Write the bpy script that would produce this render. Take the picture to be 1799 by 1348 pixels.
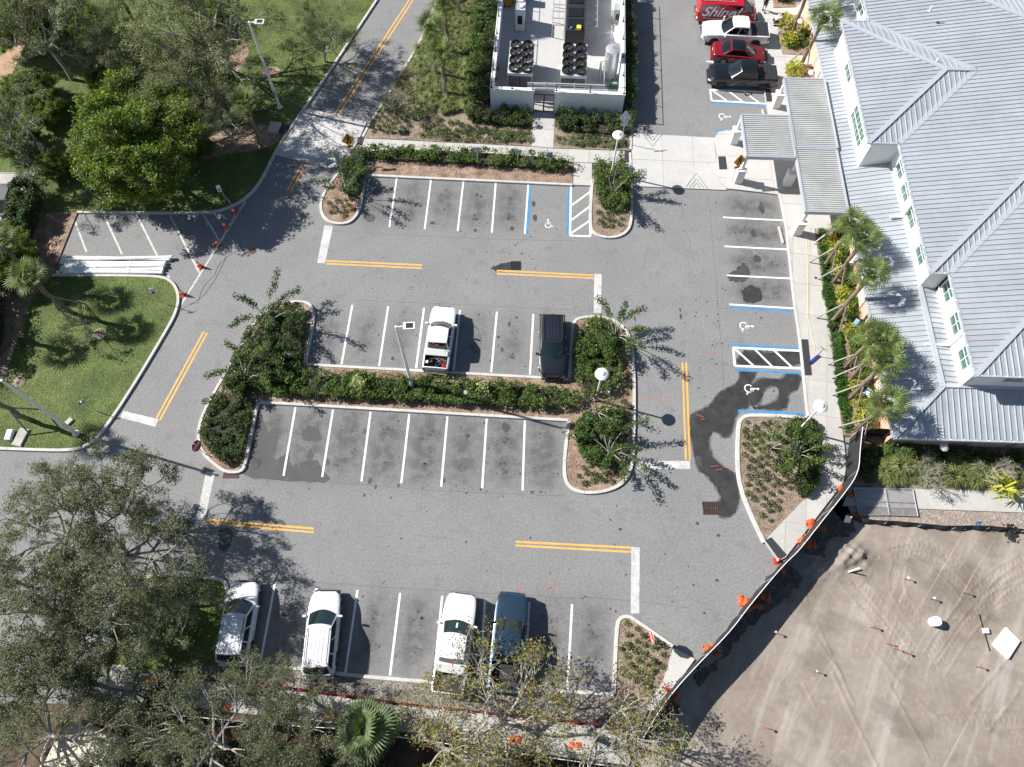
import bpy, bmesh, math, random
import numpy as np
from mathutils import Vector, Matrix, Euler
from mathutils.geometry import tessellate_polygon
random.seed(7); rng = np.random.default_rng(7)
scn = bpy.context.scene
for o in list(bpy.data.objects): bpy.data.objects.remove(o)
R = math.radians
# ------------------------------------------------------------ camera
F, TH, RO, CH = 1331.7, 0.44204, 0.0051, 49.5      # focal length in photo pixels, tilt from straight down, roll, height in metres
cam = bpy.data.cameras.new('camera'); camo = bpy.data.objects.new('camera', cam)
scn.collection.objects.link(camo); scn.camera = camo
cam.sensor_width = 36.0; cam.lens = 36.0 * F / 1799; cam.clip_start = 0.5; cam.clip_end = 1500
camo.location = (0, 0, CH)
camo.rotation_euler = (Matrix.Rotation(TH, 4, 'X') @ Matrix.Rotation(RO, 4, 'Z')).to_euler()
scn.render.resolution_x = 1024; scn.render.resolution_y = 767
# ------------------------------------------------------------ sky and sun
SUN_AZ, SUN_EL = 164.0, 39.0                       # where the sun stands (degrees from +X, above the horizon)
w = bpy.data.worlds.new('World'); scn.world = w; w.use_nodes = True
nt = w.node_tree; bg = nt.nodes['Background']
sky = nt.nodes.new('ShaderNodeTexSky'); sky.sky_type = 'NISHITA'; sky.sun_disc = False
sky.sun_elevation = R(SUN_EL); sky.sun_rotation = R(90 - SUN_AZ)
sky.dust_density = 0.6; sky.ozone_density = 1.0
nt.links.new(sky.outputs[0], bg.inputs[0]); bg.inputs[1].default_value = 0.052
sl = bpy.data.lights.new('sun', 'SUN'); sl.energy = 4.6; sl.angle = R(0.55); sl.color = (1, 0.955, 0.89)
so = bpy.data.objects.new('sun', sl); scn.collection.objects.link(so)
sd = Vector((math.cos(R(SUN_AZ)) * math.cos(R(SUN_EL)), math.sin(R(SUN_AZ)) * math.cos(R(SUN_EL)), math.sin(R(SUN_EL))))
so.rotation_euler = sd.to_track_quat('Z', 'Y').to_euler(); so.location = (-60, 20, 60)
scn.view_settings.view_transform = 'Standard'; scn.view_settings.look = 'None'
scn.view_settings.gamma = 1; scn.view_settings.use_curve_mapping = False
scn.view_settings.exposure = 0.85
scn.render.engine = 'CYCLES'
# ------------------------------------------------------------ places: photo point -> point of the world on height z
_c, _s = math.cos(RO), math.sin(RO)
def G(u, v, z=0.0):
    x = (u - 899.5) / F; y = (674 - v) / F
    x, y = _c * x - _s * y, _s * x + _c * y
    Y = y * math.cos(TH) + math.sin(TH); Z = y * math.sin(TH) - math.cos(TH)
    t = (CH - z) / -Z
    return Vector((x * t, Y * t, z))
def GL(pts, z=0.0): return [G(p[0], p[1], z) for p in pts]
# ------------------------------------------------------------ materials
MATS = {}
def mat(name, col, rough=0.8, metal=0.0, var=0.0, scale=6.0, bump=0.0, bscale=None, col2=None, island=0.0, coat=0.0, trans=0.0, emis=None, detail=6, spec=None, fine=0.0, fscale=60.0, objvar=0.0, worn=0.0):
    if name in MATS: return MATS[name]
    m = bpy.data.materials.new(name); m.use_nodes = True; MATS[name] = m
    n = m.node_tree.nodes; l = m.node_tree.links; b = n['Principled BSDF']
    b.inputs['Roughness'].default_value = rough; b.inputs['Metallic'].default_value = metal
    if coat: b.inputs['Coat Weight'].default_value = coat; b.inputs['Coat Roughness'].default_value = 0.06
    if spec is not None: b.inputs['Specular IOR Level'].default_value = spec
    c = (*col, 1); b.inputs['Base Color'].default_value = c
    tc = n.new('ShaderNodeTexCoord'); cur = None
    if var or col2:
        nz = n.new('ShaderNodeTexNoise'); nz.inputs['Scale'].default_value = scale; nz.inputs['Detail'].default_value = detail; nz.inputs['Roughness'].default_value = 0.65
        l.new(tc.outputs['Object'], nz.inputs['Vector'])
        cr = n.new('ShaderNodeValToRGB'); l.new(nz.outputs['Fac'], cr.inputs['Fac'])
        cr.color_ramp.elements[0].position = 0.32; cr.color_ramp.elements[1].position = 0.68
        a = tuple(x * (1 - var) for x in col); bb = col2 if col2 else tuple(min(1, x * (1 + var)) for x in col)
        cr.color_ramp.elements[0].color = (*a, 1); cr.color_ramp.elements[1].color = (*bb, 1)
        cur = cr.outputs['Color']
    def mul(cur, val_socket, lo, hi):
        mr = n.new('ShaderNodeMapRange'); mr.inputs['To Min'].default_value = lo; mr.inputs['To Max'].default_value = hi
        l.new(val_socket, mr.inputs['Value'])
        mx = n.new('ShaderNodeMix'); mx.data_type = 'RGBA'; mx.blend_type = 'MULTIPLY'; mx.inputs[0].default_value = 1
        if cur is None: mx.inputs[6].default_value = c
        else: l.new(cur, mx.inputs[6])
        l.new(mr.outputs[0], mx.inputs[7]); return mx.outputs[2]
    if fine:
        nf = n.new('ShaderNodeTexNoise'); nf.inputs['Scale'].default_value = fscale; nf.inputs['Detail'].default_value = 3
        l.new(tc.outputs['Object'], nf.inputs['Vector']); mr0 = n.new('ShaderNodeMapRange'); mr0.inputs['From Min'].default_value = .3; mr0.inputs['From Max'].default_value = .7
        l.new(nf.outputs['Fac'], mr0.inputs['Value'])
        cur = mul(cur, mr0.outputs[0], 1 - fine, 1 + fine)
    if island:
        g = n.new('ShaderNodeNewGeometry'); cur = mul(cur, g.outputs['Random Per Island'], 1 - island, 1 + island)
    if objvar:
        g = n.new('ShaderNodeObjectInfo'); cur = mul(cur, g.outputs['Random'], 1 - objvar, 1 + objvar)
    if worn:                                        # paint chipped away down to the asphalt
        wn = n.new('ShaderNodeTexNoise'); wn.inputs['Scale'].default_value = 9; wn.inputs['Detail'].default_value = 10; wn.inputs['Roughness'].default_value = .75; l.new(tc.outputs['Object'], wn.inputs['Vector'])
        wb = n.new('ShaderNodeTexNoise'); wb.inputs['Scale'].default_value = .8; l.new(tc.outputs['Object'], wb.inputs['Vector'])
        ad = n.new('ShaderNodeMath'); ad.operation = 'MULTIPLY_ADD'; l.new(wb.outputs['Fac'], ad.inputs[0]); ad.inputs[1].default_value = .45; l.new(wn.outputs['Fac'], ad.inputs[2])
        wr = n.new('ShaderNodeMapRange'); wr.inputs['From Min'].default_value = .90 - worn * .2; wr.inputs['From Max'].default_value = .98 - worn * .2; wr.inputs['To Max'].default_value = .8; l.new(ad.outputs[0], wr.inputs['Value'])
        mw = n.new('ShaderNodeMix'); mw.data_type = 'RGBA'; l.new(wr.outputs[0], mw.inputs[0]); l.new(cur, mw.inputs[6]); mw.inputs[7].default_value = (.2, .2, .2, 1); cur = mw.outputs[2]
    if cur is not None: l.new(cur, b.inputs['Base Color'])
    if bump:
        nb = n.new('ShaderNodeTexNoise'); nb.inputs['Scale'].default_value = bscale or scale * 4; nb.inputs['Detail'].default_value = 4
        l.new(tc.outputs['Object'], nb.inputs['Vector'])
        bp = n.new('ShaderNodeBump'); bp.inputs['Strength'].default_value = 1.0; bp.inputs['Distance'].default_value = bump
        l.new(nb.outputs['Fac'], bp.inputs['Height']); l.new(bp.outputs[0], b.inputs['Normal'])
    if trans: b.inputs['Subsurface Weight'].default_value = 0; b.inputs['Transmission Weight'].default_value = trans
    if emis: b.inputs['Emission Color'].default_value = (*emis, 1); b.inputs['Emission Strength'].default_value = 1
    return m
def leafmat(name, col, island=0.45, rough=0.55, tl=0.35):
    m = mat(name, col, rough=rough, island=island, var=0.3, scale=0.7, detail=3, spec=0.35)
    n = m.node_tree.nodes; l = m.node_tree.links; b = n['Principled BSDF']; out = n['Material Output']
    t = n.new('ShaderNodeBsdfTranslucent'); src = b.inputs['Base Color'].links[0].from_socket
    mx2 = n.new('ShaderNodeMix'); mx2.data_type = 'RGBA'; mx2.blend_type = 'MULTIPLY'; mx2.inputs[0].default_value = 1
    l.new(src, mx2.inputs[6]); mx2.inputs[7].default_value = (1.3, 1.5, .5, 1); l.new(mx2.outputs[2], t.inputs['Color'])
    ms = n.new('ShaderNodeMixShader'); ms.inputs[0].default_value = tl
    l.new(b.outputs[0], ms.inputs[1]); l.new(t.outputs[0], ms.inputs[2]); l.new(ms.outputs[0], out.inputs['Surface'])
    return m
# ------------------------------------------------------------ mesh collector
KID = {}
class MB:
    def __init__(s): s.v = []; s.f = []
    def add(s, vs, fs):
        o = len(s.v); s.v += [tuple(p) for p in vs]; s.f += [tuple(i + o for i in f) for f in fs]; return s
    def box(s, c, d, rz=0.0, M=None, taper=1.0):
        x, y, z = d[0] / 2, d[1] / 2, d[2] / 2; q = Matrix.Rotation(rz, 3, 'Z'); vs = []
        for k in (-1, 1):
            t = taper if k > 0 else 1
            for a, b in ((-1, -1), (1, -1), (1, 1), (-1, 1)):
                p = q @ Vector((a * x * t, b * y * t, k * z)) + Vector(c); vs.append(M @ p if M else p)
        return s.add(vs, [(3, 2, 1, 0), (4, 5, 6, 7), (0, 1, 5, 4), (1, 2, 6, 5), (2, 3, 7, 6), (3, 0, 4, 7)])
    def bar(s, a, b, wd, ht):                      # rectangular bar from a to b
        a, b = Vector(a), Vector(b); d = (b - a).normalized(); up = Vector((0, 0, 1))
        if abs(d.z) > .95: up = Vector((0, 1, 0))
        r = d.cross(up).normalized() * wd / 2; u = r.cross(d).normalized() * ht / 2
        vs = [p + i * r + j * u for p in (a, b) for i, j in ((-1, -1), (1, -1), (1, 1), (-1, 1))]
        return s.add(vs, [(3, 2, 1, 0), (4, 5, 6, 7), (0, 1, 5, 4), (1, 2, 6, 5), (2, 3, 7, 6), (3, 0, 4, 7)])
    def tube(s, pts, r, n=8, cap=True):
        pts = [Vector(p) for p in pts]; rs = r if isinstance(r, (list, tuple)) else [r] * len(pts); vs = []; fs = []
        for i, p in enumerate(pts):
            d = (pts[min(i + 1, len(pts) - 1)] - pts[max(i - 1, 0)]).normalized()
            up = Vector((0, 0, 1)) if abs(d.z) < .9 else Vector((1, 0, 0))
            a = d.cross(up).normalized(); b = d.cross(a)
            for k in range(n):
                t = 2 * math.pi * k / n; vs.append(p + rs[i] * (math.cos(t) * a + math.sin(t) * b))
        for i in range(len(pts) - 1):
            for k in range(n): fs.append((i * n + k, i * n + (k + 1) % n, (i + 1) * n + (k + 1) % n, (i + 1) * n + k))
        if cap: fs.append(tuple(range(n))); fs.append(tuple((len(pts) - 1) * n + k for k in reversed(range(n))))
        return s.add(vs, fs)
    def lathe(s, c, prof, n=16):                   # prof: (radius, z) bottom to top
        c = Vector(c); vs = []; fs = []
        for r, z in prof:
            for k in range(n):
                t = 2 * math.pi * k / n; vs.append(c + Vector((r * math.cos(t), r * math.sin(t), z)))
        for i in range(len(prof) - 1):
            for k in range(n): fs.append((i * n + k, i * n + (k + 1) % n, (i + 1) * n + (k + 1) % n, (i + 1) * n + k))
        fs.append(tuple(reversed(range(n)))); fs.append(tuple((len(prof) - 1) * n + k for k in range(n)))
        return s.add(vs, fs)
    def sheet(s, poly, z=None):
        ps = [Vector(p) for p in poly]
        if z is not None: ps = [Vector((p.x, p.y, z)) for p in ps]
        tr = tessellate_polygon([ps]); fs = []
        for t in tr:
            a, b, c = (ps[i] for i in t)
            fs.append(t if (b - a).cross(c - a).z > 0 else (t[0], t[2], t[1]))
        return s.add(ps, fs)
    def prism(s, poly, z0, z1):
        n = len(poly); s.sheet(poly, z1)
        area = sum(poly[i][0] * poly[(i + 1) % n][1] - poly[(i + 1) % n][0] * poly[i][1] for i in range(n))
        P = list(poly) if area > 0 else list(reversed(poly))
        vs = [(p[0], p[1], z0) for p in P] + [(p[0], p[1], z1) for p in P]
        return s.add(vs, [(i, (i + 1) % n, n + (i + 1) % n, n + i) for i in range(n)])
    def strip(s, pts, wd, z):                      # flat ribbon
        pts = [Vector((p[0], p[1], z)) for p in pts]; vs = []; n = len(pts)
        for i, p in enumerate(pts):
            d = (pts[min(i + 1, n - 1)] - pts[max(i - 1, 0)]).normalized(); q = Vector((-d.y, d.x, 0)) * wd / 2
            vs += [p - q, p + q]
        return s.add(vs, [(2 * i, 2 * i + 2, 2 * i + 3, 2 * i + 1) for i in range(n - 1)])
    def grid(s, rows):                             # rows of equal length
        m = len(rows[0]); vs = [p for r in rows for p in r]
        return s.add(vs, [(i * m + j, i * m + j + 1, (i + 1) * m + j + 1, (i + 1) * m + j) for i in range(len(rows) - 1) for j in range(m - 1)])
def mesh(name, mb, m, smooth=0):
    me = bpy.data.meshes.new(name); me.from_pydata([tuple(p) for p in mb.v], [], mb.f)
    if m: me.materials.append(m)
    if smooth:
        bm = bmesh.new(); bm.from_mesh(me); bmesh.ops.remove_doubles(bm, verts=bm.verts, dist=1e-4)
        bmesh.ops.recalc_face_normals(bm, faces=bm.faces)
        lim = R(smooth)
        for f in bm.faces: f.smooth = True
        for e in bm.edges:
            if len(e.link_faces) != 2 or e.calc_face_angle(0) > lim: e.smooth = False
        bm.to_mesh(me); bm.free()
    me.update(); return me
def put(name, me, parent=None, loc=(0, 0, 0), rz=0.0, **props):
    o = bpy.data.objects.new(name, me); scn.collection.objects.link(o)
    o.location = loc
    if isinstance(rz, (int, float)): o.rotation_euler = (0, 0, rz)
    else: o.rotation_euler = rz
    if parent: o.parent = parent; KID.setdefault(parent.name, []).append(o)
    for k, v in props.items():
        if v: o[k] = v
    return o
def obj(name, mb, m, parent=None, smooth=0, loc=(0, 0, 0), rz=0.0, **props): return put(name, mesh(name, mb, m, smooth), parent, loc, rz, **props)
def thing(name, label, category, loc=(0, 0, 0), rz=0.0, group=None): return put(name, None, None, loc, rz, label=label, category=category, group=group)
def struct(name, mb, m, **p): return obj(name, mb, m, kind='structure', **p)
def copy_tree(src, loc, rz=None, label=None, group=None, scale=None):
    def cp(o, par):
        c = o.copy(); scn.collection.objects.link(c); c.parent = par
        if par: KID.setdefault(par.name, []).append(c)
        for k in KID.get(o.name, []): cp(k, c)
        return c
    c = cp(src, None); c.location = loc
    if rz is not None: c.rotation_euler = (0, 0, rz)
    if label: c['label'] = label
    if group: c['group'] = group
    if scale: c.scale = (scale,) * 3 if isinstance(scale, (int, float)) else scale
    return c
def npmesh(name, verts, nper, m, smooth=False):    # verts (N*nper,3): N polygons of nper corners
    me = bpy.data.meshes.new(name); n = len(verts) // nper
    me.vertices.add(len(verts)); me.vertices.foreach_set('co', np.asarray(verts, dtype=np.float32).ravel())
    me.loops.add(n * nper); me.loops.foreach_set('vertex_index', np.arange(n * nper, dtype=np.int32))
    me.polygons.add(n); me.polygons.foreach_set('loop_start', np.arange(0, n * nper, nper, dtype=np.int32))
    me.polygons.foreach_set('loop_total', np.full(n, nper, dtype=np.int32))
    if m: me.materials.append(m)
    me.update(calc_edges=True); me.validate(); return me
def inside(P, poly):                               # P (n,2) array
    x, y = P[:, 0], P[:, 1]; r = np.zeros(len(P), bool); n = len(poly)
    for i in range(n):
        x1, y1 = poly[i][0], poly[i][1]; x2, y2 = poly[(i + 1) % n][0], poly[(i + 1) % n][1]
        c = ((y1 > y) != (y2 > y)) & (x < (x2 - x1) * (y - y1) / ((y2 - y1) or 1e-9) + x1); r ^= c
    return r
def fillet(pts, k=3, closed=True):                 # Chaikin rounding
    for _ in range(k):
        q = []; n = len(pts)
        for i in range(n if closed else n - 1):
            a, b = Vector(pts[i]), Vector(pts[(i + 1) % n]); q += [a.lerp(b, .25), a.lerp(b, .75)]
        if not closed: q = [Vector(pts[0])] + q + [Vector(pts[-1])]
        pts = q
    return pts
# ============================================================ MATERIALS OF THE PLACE
m_soil = mat('soil', (.10, .075, .05), 1, var=.5, scale=.8, bump=.05, fine=.25, fscale=9)
m_conc = mat('pale concrete', (.46, .45, .42), .85, var=.10, scale=.5, fine=.06, fscale=5, bump=.004, bscale=40)
m_conc2 = mat('grey concrete', (.40, .39, .37), .9, var=.2, scale=.7, fine=.08, fscale=8)
m_kerb = mat('kerb concrete', (.52, .51, .48), .85, var=.14, scale=1.2, fine=.08, fscale=12)
m_mulch = mat('mulch', (.27, .165, .12), 1, var=.35, scale=1.3, col2=(.40, .30, .23), bump=.06, bscale=14, fine=.45, fscale=9)
m_mulch2 = mat('brown mulch', (.235, .18, .135), 1, var=.3, scale=1.5, col2=(.36, .29, .23), bump=.06, bscale=14, fine=.4, fscale=9)
m_grass = mat('lawn grass', (.095, .14, .030), .9, var=.40, scale=.35, col2=(.16, .19, .06), bump=.12, bscale=9, fine=.35, fscale=7)
m_paint = mat('white road paint', (.78, .78, .76), .7, var=.10, scale=2.5, fine=.07, fscale=20, worn=.25)
m_wornpaint = mat('worn white paint', (.52, .52, .51), .8, var=.22, scale=1.6, fine=.12, fscale=10, worn=.5)
m_yellow = mat('yellow road paint', (.78, .40, .08), .7, var=.15, scale=1.5, fine=.1, fscale=12, worn=.4)
m_blue = mat('blue road paint', (.03, .25, .55), .7, var=.2, scale=2, fine=.1, fscale=12, worn=.6)
m_red = mat('red survey paint', (.62, .10, .10), .8)
m_wet = mat('wet asphalt', (.044, .044, .045), .42, var=.35, scale=1.2, fine=.25, fscale=25)
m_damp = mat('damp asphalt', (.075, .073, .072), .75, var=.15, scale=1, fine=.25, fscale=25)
m_stain = mat('oil stain', (.065, .064, .064), .6, var=.2, scale=3, fine=.2, fscale=25)
m_dark = mat('dark metal', (.02, .02, .022), .5)
m_mat = mat('dark tactile mat', (.032, .034, .04), .8, fine=.1)
m_steel = mat('galvanised steel', (.55, .56, .57), .45, .6, var=.15, scale=3)
m_white = mat('white paint', (.80, .80, .79), .45)
m_iron = mat('rusty iron', (.10, .05, .035), .8, var=.4, scale=4)
m_black = mat('black rubber', (.015, .015, .016), .7)
# asphalt: pale aged surface with darker wear where cars stand
def asphalt():
    m = mat('asphalt', (.218, .218, .220), .9, var=.07, scale=.22, fine=.16, fscale=7, bump=.004, bscale=60)
    n = m.node_tree.nodes; l = m.node_tree.links; b = n['Principled BSDF']
    src = b.inputs['Base Color'].links[0].from_socket
    def mulc(src, fac, dark):
        mx = n.new('ShaderNodeMix'); mx.data_type = 'RGBA'; mx.blend_type = 'MIX'
        mx2 = n.new('ShaderNodeMix'); mx2.data_type = 'RGBA'; mx2.blend_type = 'MULTIPLY'; mx2.inputs[0].default_value = 1
        l.new(src, mx2.inputs[6]); mx2.inputs[7].default_value = (*dark, 1)
        l.new(fac, mx.inputs[0]); l.new(src, mx.inputs[6]); l.new(mx2.outputs[2], mx.inputs[7]); return mx.outputs[2]
    tc = n.new('ShaderNodeTexCoord')
    def noise(sc, det=6, lo=.4, hi=.6):
        z = n.new('ShaderNodeTexNoise'); z.inputs['Scale'].default_value = sc; z.inputs['Detail'].default_value = det
        l.new(tc.outputs['Object'], z.inputs['Vector']); mr = n.new('ShaderNodeMapRange'); mr.inputs['From Min'].default_value = lo; mr.inputs['From Max'].default_value = hi
        l.new(z.outputs['Fac'], mr.inputs['Value']); return mr.outputs[0]
    at = n.new('ShaderNodeAttribute'); at.attribute_name = 'wear'
    a = n.new('ShaderNodeMath'); a.operation = 'MULTIPLY'; l.new(at.outputs['Fac'], a.inputs[0]); 
    mr = n.new('ShaderNodeMapRange'); mr.inputs['To Min'].default_value = .55; mr.inputs['To Max'].default_value = 1.1
    l.new(noise(1.3), mr.inputs['Value']); l.new(mr.outputs[0], a.inputs[1]); a.use_clamp = True
    src = mulc(src, a.outputs[0], (.50, .50, .50))
    src = mulc(src, noise(.9, 8, .57, .75), (.82, .82, .83))          # blotches
    src = mulc(src, noise(22, 2, .62, .72), (.62, .62, .63))          # dark aggregate
    src = mulc(src, noise(17, 2, .66, .74), (1.5, 1.5, 1.48))         # pale aggregate
    # thin cracks
    v = n.new('ShaderNodeTexVoronoi'); v.feature = 'DISTANCE_TO_EDGE'; v.inputs['Scale'].default_value = .09
    dn = n.new('ShaderNodeTexNoise'); dn.inputs['Scale'].default_value = .8; dn.inputs['Detail'].default_value = 6
    l.new(tc.outputs['Object'], dn.inputs['Vector']); va = n.new('ShaderNodeVectorMath'); va.operation = 'MULTIPLY_ADD'
    l.new(dn.outputs['Color'], va.inputs[0]); va.inputs[1].default_value = (1.5, 1.5, 0); l.new(tc.outputs['Object'], va.inputs[2])
    l.new(va.outputs[0], v.inputs['Vector']); mc = n.new('ShaderNodeMapRange'); mc.inputs['From Min'].default_value = .0018; mc.inputs['From Max'].default_value = .0
    l.new(v.outputs['Distance'], mc.inputs['Value'])
    src = mulc(src, mc.outputs[0], (.84, .84, .84))
    l.new(src, b.inputs['Base Color']); return m
m_asph = asphalt()
# ============================================================ GROUND SHEETS
g = MB(); g.sheet([Vector(p) for p in ((-400, -300, 0), (400, -300, 0), (400, 500, 0), (-400, 500, 0))], -.30)
struct('ground', g, m_soil)
# parking stalls: white lines (photo points on the ground)
ROW1 = [((697,313),(684,399)),((757,317),(746,403)),((814,319),(804,406)),((871,321),(864,409)),((928,325),(922,411))]
ROW2 = [((619,536),(600,640)),((682,538),(666,643)),((745,541),(731,647)),((808,545),(797,651)),((873,548),(863,654)),((937,552),(931,658))]
ROW3 = [((519,716),(498,836)),((585,720),(566,838)),((651,724),(635,846)),((719,728),(705,849)),((786,732),(775,855)),((855,736),(847,858)),((922,739),(918,862))]
ROW4 = [((483,1026),(457,1166)),((556,1033),(531,1176)),((628,1037),(607,1182)),((703,1042),(685,1187)),((777,1047),(762,1196)),((852,1053),(843,1203)),((930,1058),(922,1207)),((1005,1062),(997,1210))]
COL = [((1270,382),(1378,387.5)),((1273,433),(1383,438.5)),((1277,484),(1388,489.5)),((1281,535),(1395,542))]
def asphalt_grid():
    x0, x1, y0, y1, st = -70, 45, -12, 75, .4
    xs = np.arange(x0, x1, st); ys = np.arange(y0, y1, st); X, Y = np.meshgrid(xs, ys)
    wv = np.zeros(X.shape); sp = []
    def stalls(lines, first=None, last=None, k=.8):
        L = [(G(*a), G(*b)) for a, b in lines]
        w_ = (L[1][0] - L[0][0])
        if first: L = [(L[0][0] - w_, L[0][1] - w_)] + L
        if last: L = L + [(L[-1][0] + w_, L[-1][1] + w_)]
        for i in range(len(L) - 1):
            c0 = (L[i][0] + L[i + 1][0]) / 2; c1 = (L[i][1] + L[i + 1][1]) / 2
            for t, ww in ((.2, .55), (.42, 1.), (.66, 1.)): sp.append((c0.lerp(c1, t), (c1 - c0).normalized(), ww * k * random.uniform(.45, .85)))
    stalls(ROW1, 1, 0, .75); stalls(ROW2, 1, 1, .55); stalls(ROW3, 1, 1, .95); stalls(ROW4, 1, 1, .8); stalls([((1268,337),(1368,341))] + COL, 0, 0, .8)
    for p, d, k in sp:
        a = (X - p.x) * d.x + (Y - p.y) * d.y; b = (X - p.x) * d.y - (Y - p.y) * d.x
        wv += k * np.exp(-(a / 1.5) ** 2 - (b / .72) ** 2)
    for (u0, v0), (u1, v1), kk in [((640, 312), (930, 400), .30), ((540, 545), (1000, 655), .16), ((450, 715), (1000, 855), .42), ((465, 1040), (1075, 1200), .28), ((1275, 340), (1390, 530), .38)]:
        c = (G(u0, v0) + G(u1, v1)) / 2; hx = abs(G(u1, v1).x - G(u0, v0).x) / 2; hy = abs(G(u1, v1).y - G(u0, v0).y) / 2
        wv += kk / ((1 + np.exp((np.abs(X - c.x) - hx) * 4)) * (1 + np.exp((np.abs(Y - c.y) - hy) * 3)))
    wv = np.clip(wv, 0, 1)
    n, m = X.shape; idx = np.arange(n * m).reshape(n, m)
    me = bpy.data.meshes.new('asphalt'); co = np.stack([X.ravel(), Y.ravel(), np.zeros(X.size)], 1)
    q = np.stack([idx[:-1, :-1], idx[:-1, 1:], idx[1:, 1:], idx[1:, :-1]], -1).reshape(-1, 4)
    me.vertices.add(len(co)); me.vertices.foreach_set('co', co.astype(np.float32).ravel()); me.loops.add(q.size); me.loops.foreach_set('vertex_index', q.astype(np.int32).ravel())
    me.polygons.add(len(q)); me.polygons.foreach_set('loop_start', np.arange(0, q.size, 4, dtype=np.int32)); me.polygons.foreach_set('loop_total', np.full(len(q), 4, dtype=np.int32))
    at = me.attributes.new('wear', 'FLOAT', 'POINT'); at.data.foreach_set('value', wv.ravel().astype(np.float32))
    me.materials.append(m_asph); me.update(calc_edges=True); return put('asphalt_lot', me, kind='structure')
LOT = asphalt_grid()
def wobble0(P):
    out = []
    for i in range(len(P) - 1):
        n = max(2, int((P[i + 1] - P[i]).length / .35))
        for k in range(n): q = P[i].lerp(P[i + 1], k / n); out.append(Vector((q.x + random.gauss(0, .018), q.y + random.gauss(0, .018), 0)))
    return out + [P[-1]]
def pline(a, b, wd, m, z=.004, name='parking_line'):
    mb = MB(); mb.strip([G(*a), G(*b)], wd, z); return obj(name, mb, m, LOT)
for a, b in ROW1 + ROW2 + ROW3 + ROW4 + COL: pline(a, b, .14, m_paint)
for a, b in [((130,385),(152,443)),((183.6,380),(214.5,447)),((240,377),(276,449)),((299,379),(350.5,480)),((359,380),(386,424)),((432,353),(317,537)),((291,478),(297,488)),((1237,74),(1262,77)),((1241,108),(1262,110)),((1232,38),(1255,41))]: pline(a, b, .15, m_paint if a[0] > 1000 else m_wornpaint)
# accessible bays
for a, b in [((932,326),(926,411)),((999.5,329),(996,412)),((1281,540),(1394,547)),((1286,606),(1405,613)),((1290,650),(1410,656.5)),((1297,721.5),(1419,728)),((1246,154.5),(1343,159.5)),((1249,180),(1346,186)),((1255,229),(1302,230))]: pline(a, b, .16, m_blue, .0044, 'blue_line')
def frame(pts, stripes, w_=.16):
    for i in range(len(pts)):
        if pts[i] is None or pts[(i + 1) % len(pts)] is None: continue
        pline(pts[i], pts[(i + 1) % len(pts)], w_, m_paint, .0048 + .0004 * (i % 2), 'aisle_line')
    for i, (a, b) in enumerate(stripes): pline(a, b, .15, m_paint, .0060, 'aisle_stripe')
frame([(1003,327),(1001.5,414),(1037,415.5),(1038,330),None], [((1003,362),(1037,337)),((1002.5,388),(1036,363)),((1002,411),(1036,388))])
frame([(1405,616.5),(1288,611),(1291,643),(1410,647.5),None], [((1291,613),(1324,643)),((1325,613),(1357.5,645)),((1359,615),(1393,647))], .17)
frame([(1343,162),(1247.5,157.5),(1250,177),(1346,182.5),None], [((1250,158),(1277,177.5)),((1278,159),(1305,179)),((1305,160),(1334,181))])
# stop bars and double yellow lines
def poly(name, pts, m, z, parent=LOT): mb = MB(); mb.sheet(GL(pts), z); return obj(name, mb, m, parent)
for P in [[(570,396),(585,398),(571,463),(557,462)],[(1044,481),(1057,482),(1056,550),(1043,550)],[(362,829),(378,830),(358,922),(343,921)],[(1109,961),(1124,962),(1123,1078),(1108,1078)],[(1119,810),(1212,810),(1213,824),(1120,825)],[(217,722),(279,737),(273,750),(211,734)]]:
    poly('stop_bar', P, m_wornpaint, .0064)
for a, b in [((573,458.5),(741,466)),((573,463.5),(741,471.5)),((873,475.5),(1043,484)),((873,481),(1043,489)),((358,912.5),(551,929)),((357,918.5),(551,935.5)),((906,952),(1109,962.5)),((905.5,958.5),(1109,970)),
             ((1199,637),(1205,809)),((1205.5,637),(1212,809)),((358,583),(275,735)),((364,585),(281,738)),((727,-12),(587.5,201)),((733,-11),(594,203)),((532,286),(504,336)),((538,288),(510,338)),((720.5,-1),(727.5,-12))]:
    pline(a, b, .13, m_yellow, .0052, 'yellow_line')
mb = MB()
for P in [[(447,838),(560,846),(760,862),(1000,872)],[(620,527),(760,533),(1010,545)],[(1030,1050),(1120,1056),(1210,1068)],[(1116,545),(1118,800)],[(465,1018),(700,1033),(1010,1052)],[(1245,345),(1262,540),(1275,720)],[(560,405),(800,418),(1010,424)]]: mb.strip(wobble0([G(*p) for p in P]), .018, .0018)
obj('paving_seams', mb, m_stain, LOT)
mb = MB()
for k in range(14):
    u, v, a = random.choice([(1150, 930, .4), (1200, 1030, .9), (700, 900, .1), (420, 480, 2.3), (850, 430, .05), (1170, 480, 1.5), (700, 960, .1), (1180, 700, 1.6)]); c = G(u + random.uniform(-60, 60), v + random.uniform(-40, 40)); a += random.uniform(-.3, .3); L = random.uniform(2, 5); r_ = random.uniform(.03, .10)
    mb.strip([Vector((c.x + L * f * math.cos(a + r_ * f), c.y + L * f * math.sin(a + r_ * f), 0)) for f in (0, .25, .5, .75, 1)], .15, .0011 + k * .00003)
obj('tyre_marks', mb, mat('faint tyre rubber', (.200, .200, .202), .85, fine=.25, fscale=9), LOT)
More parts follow.
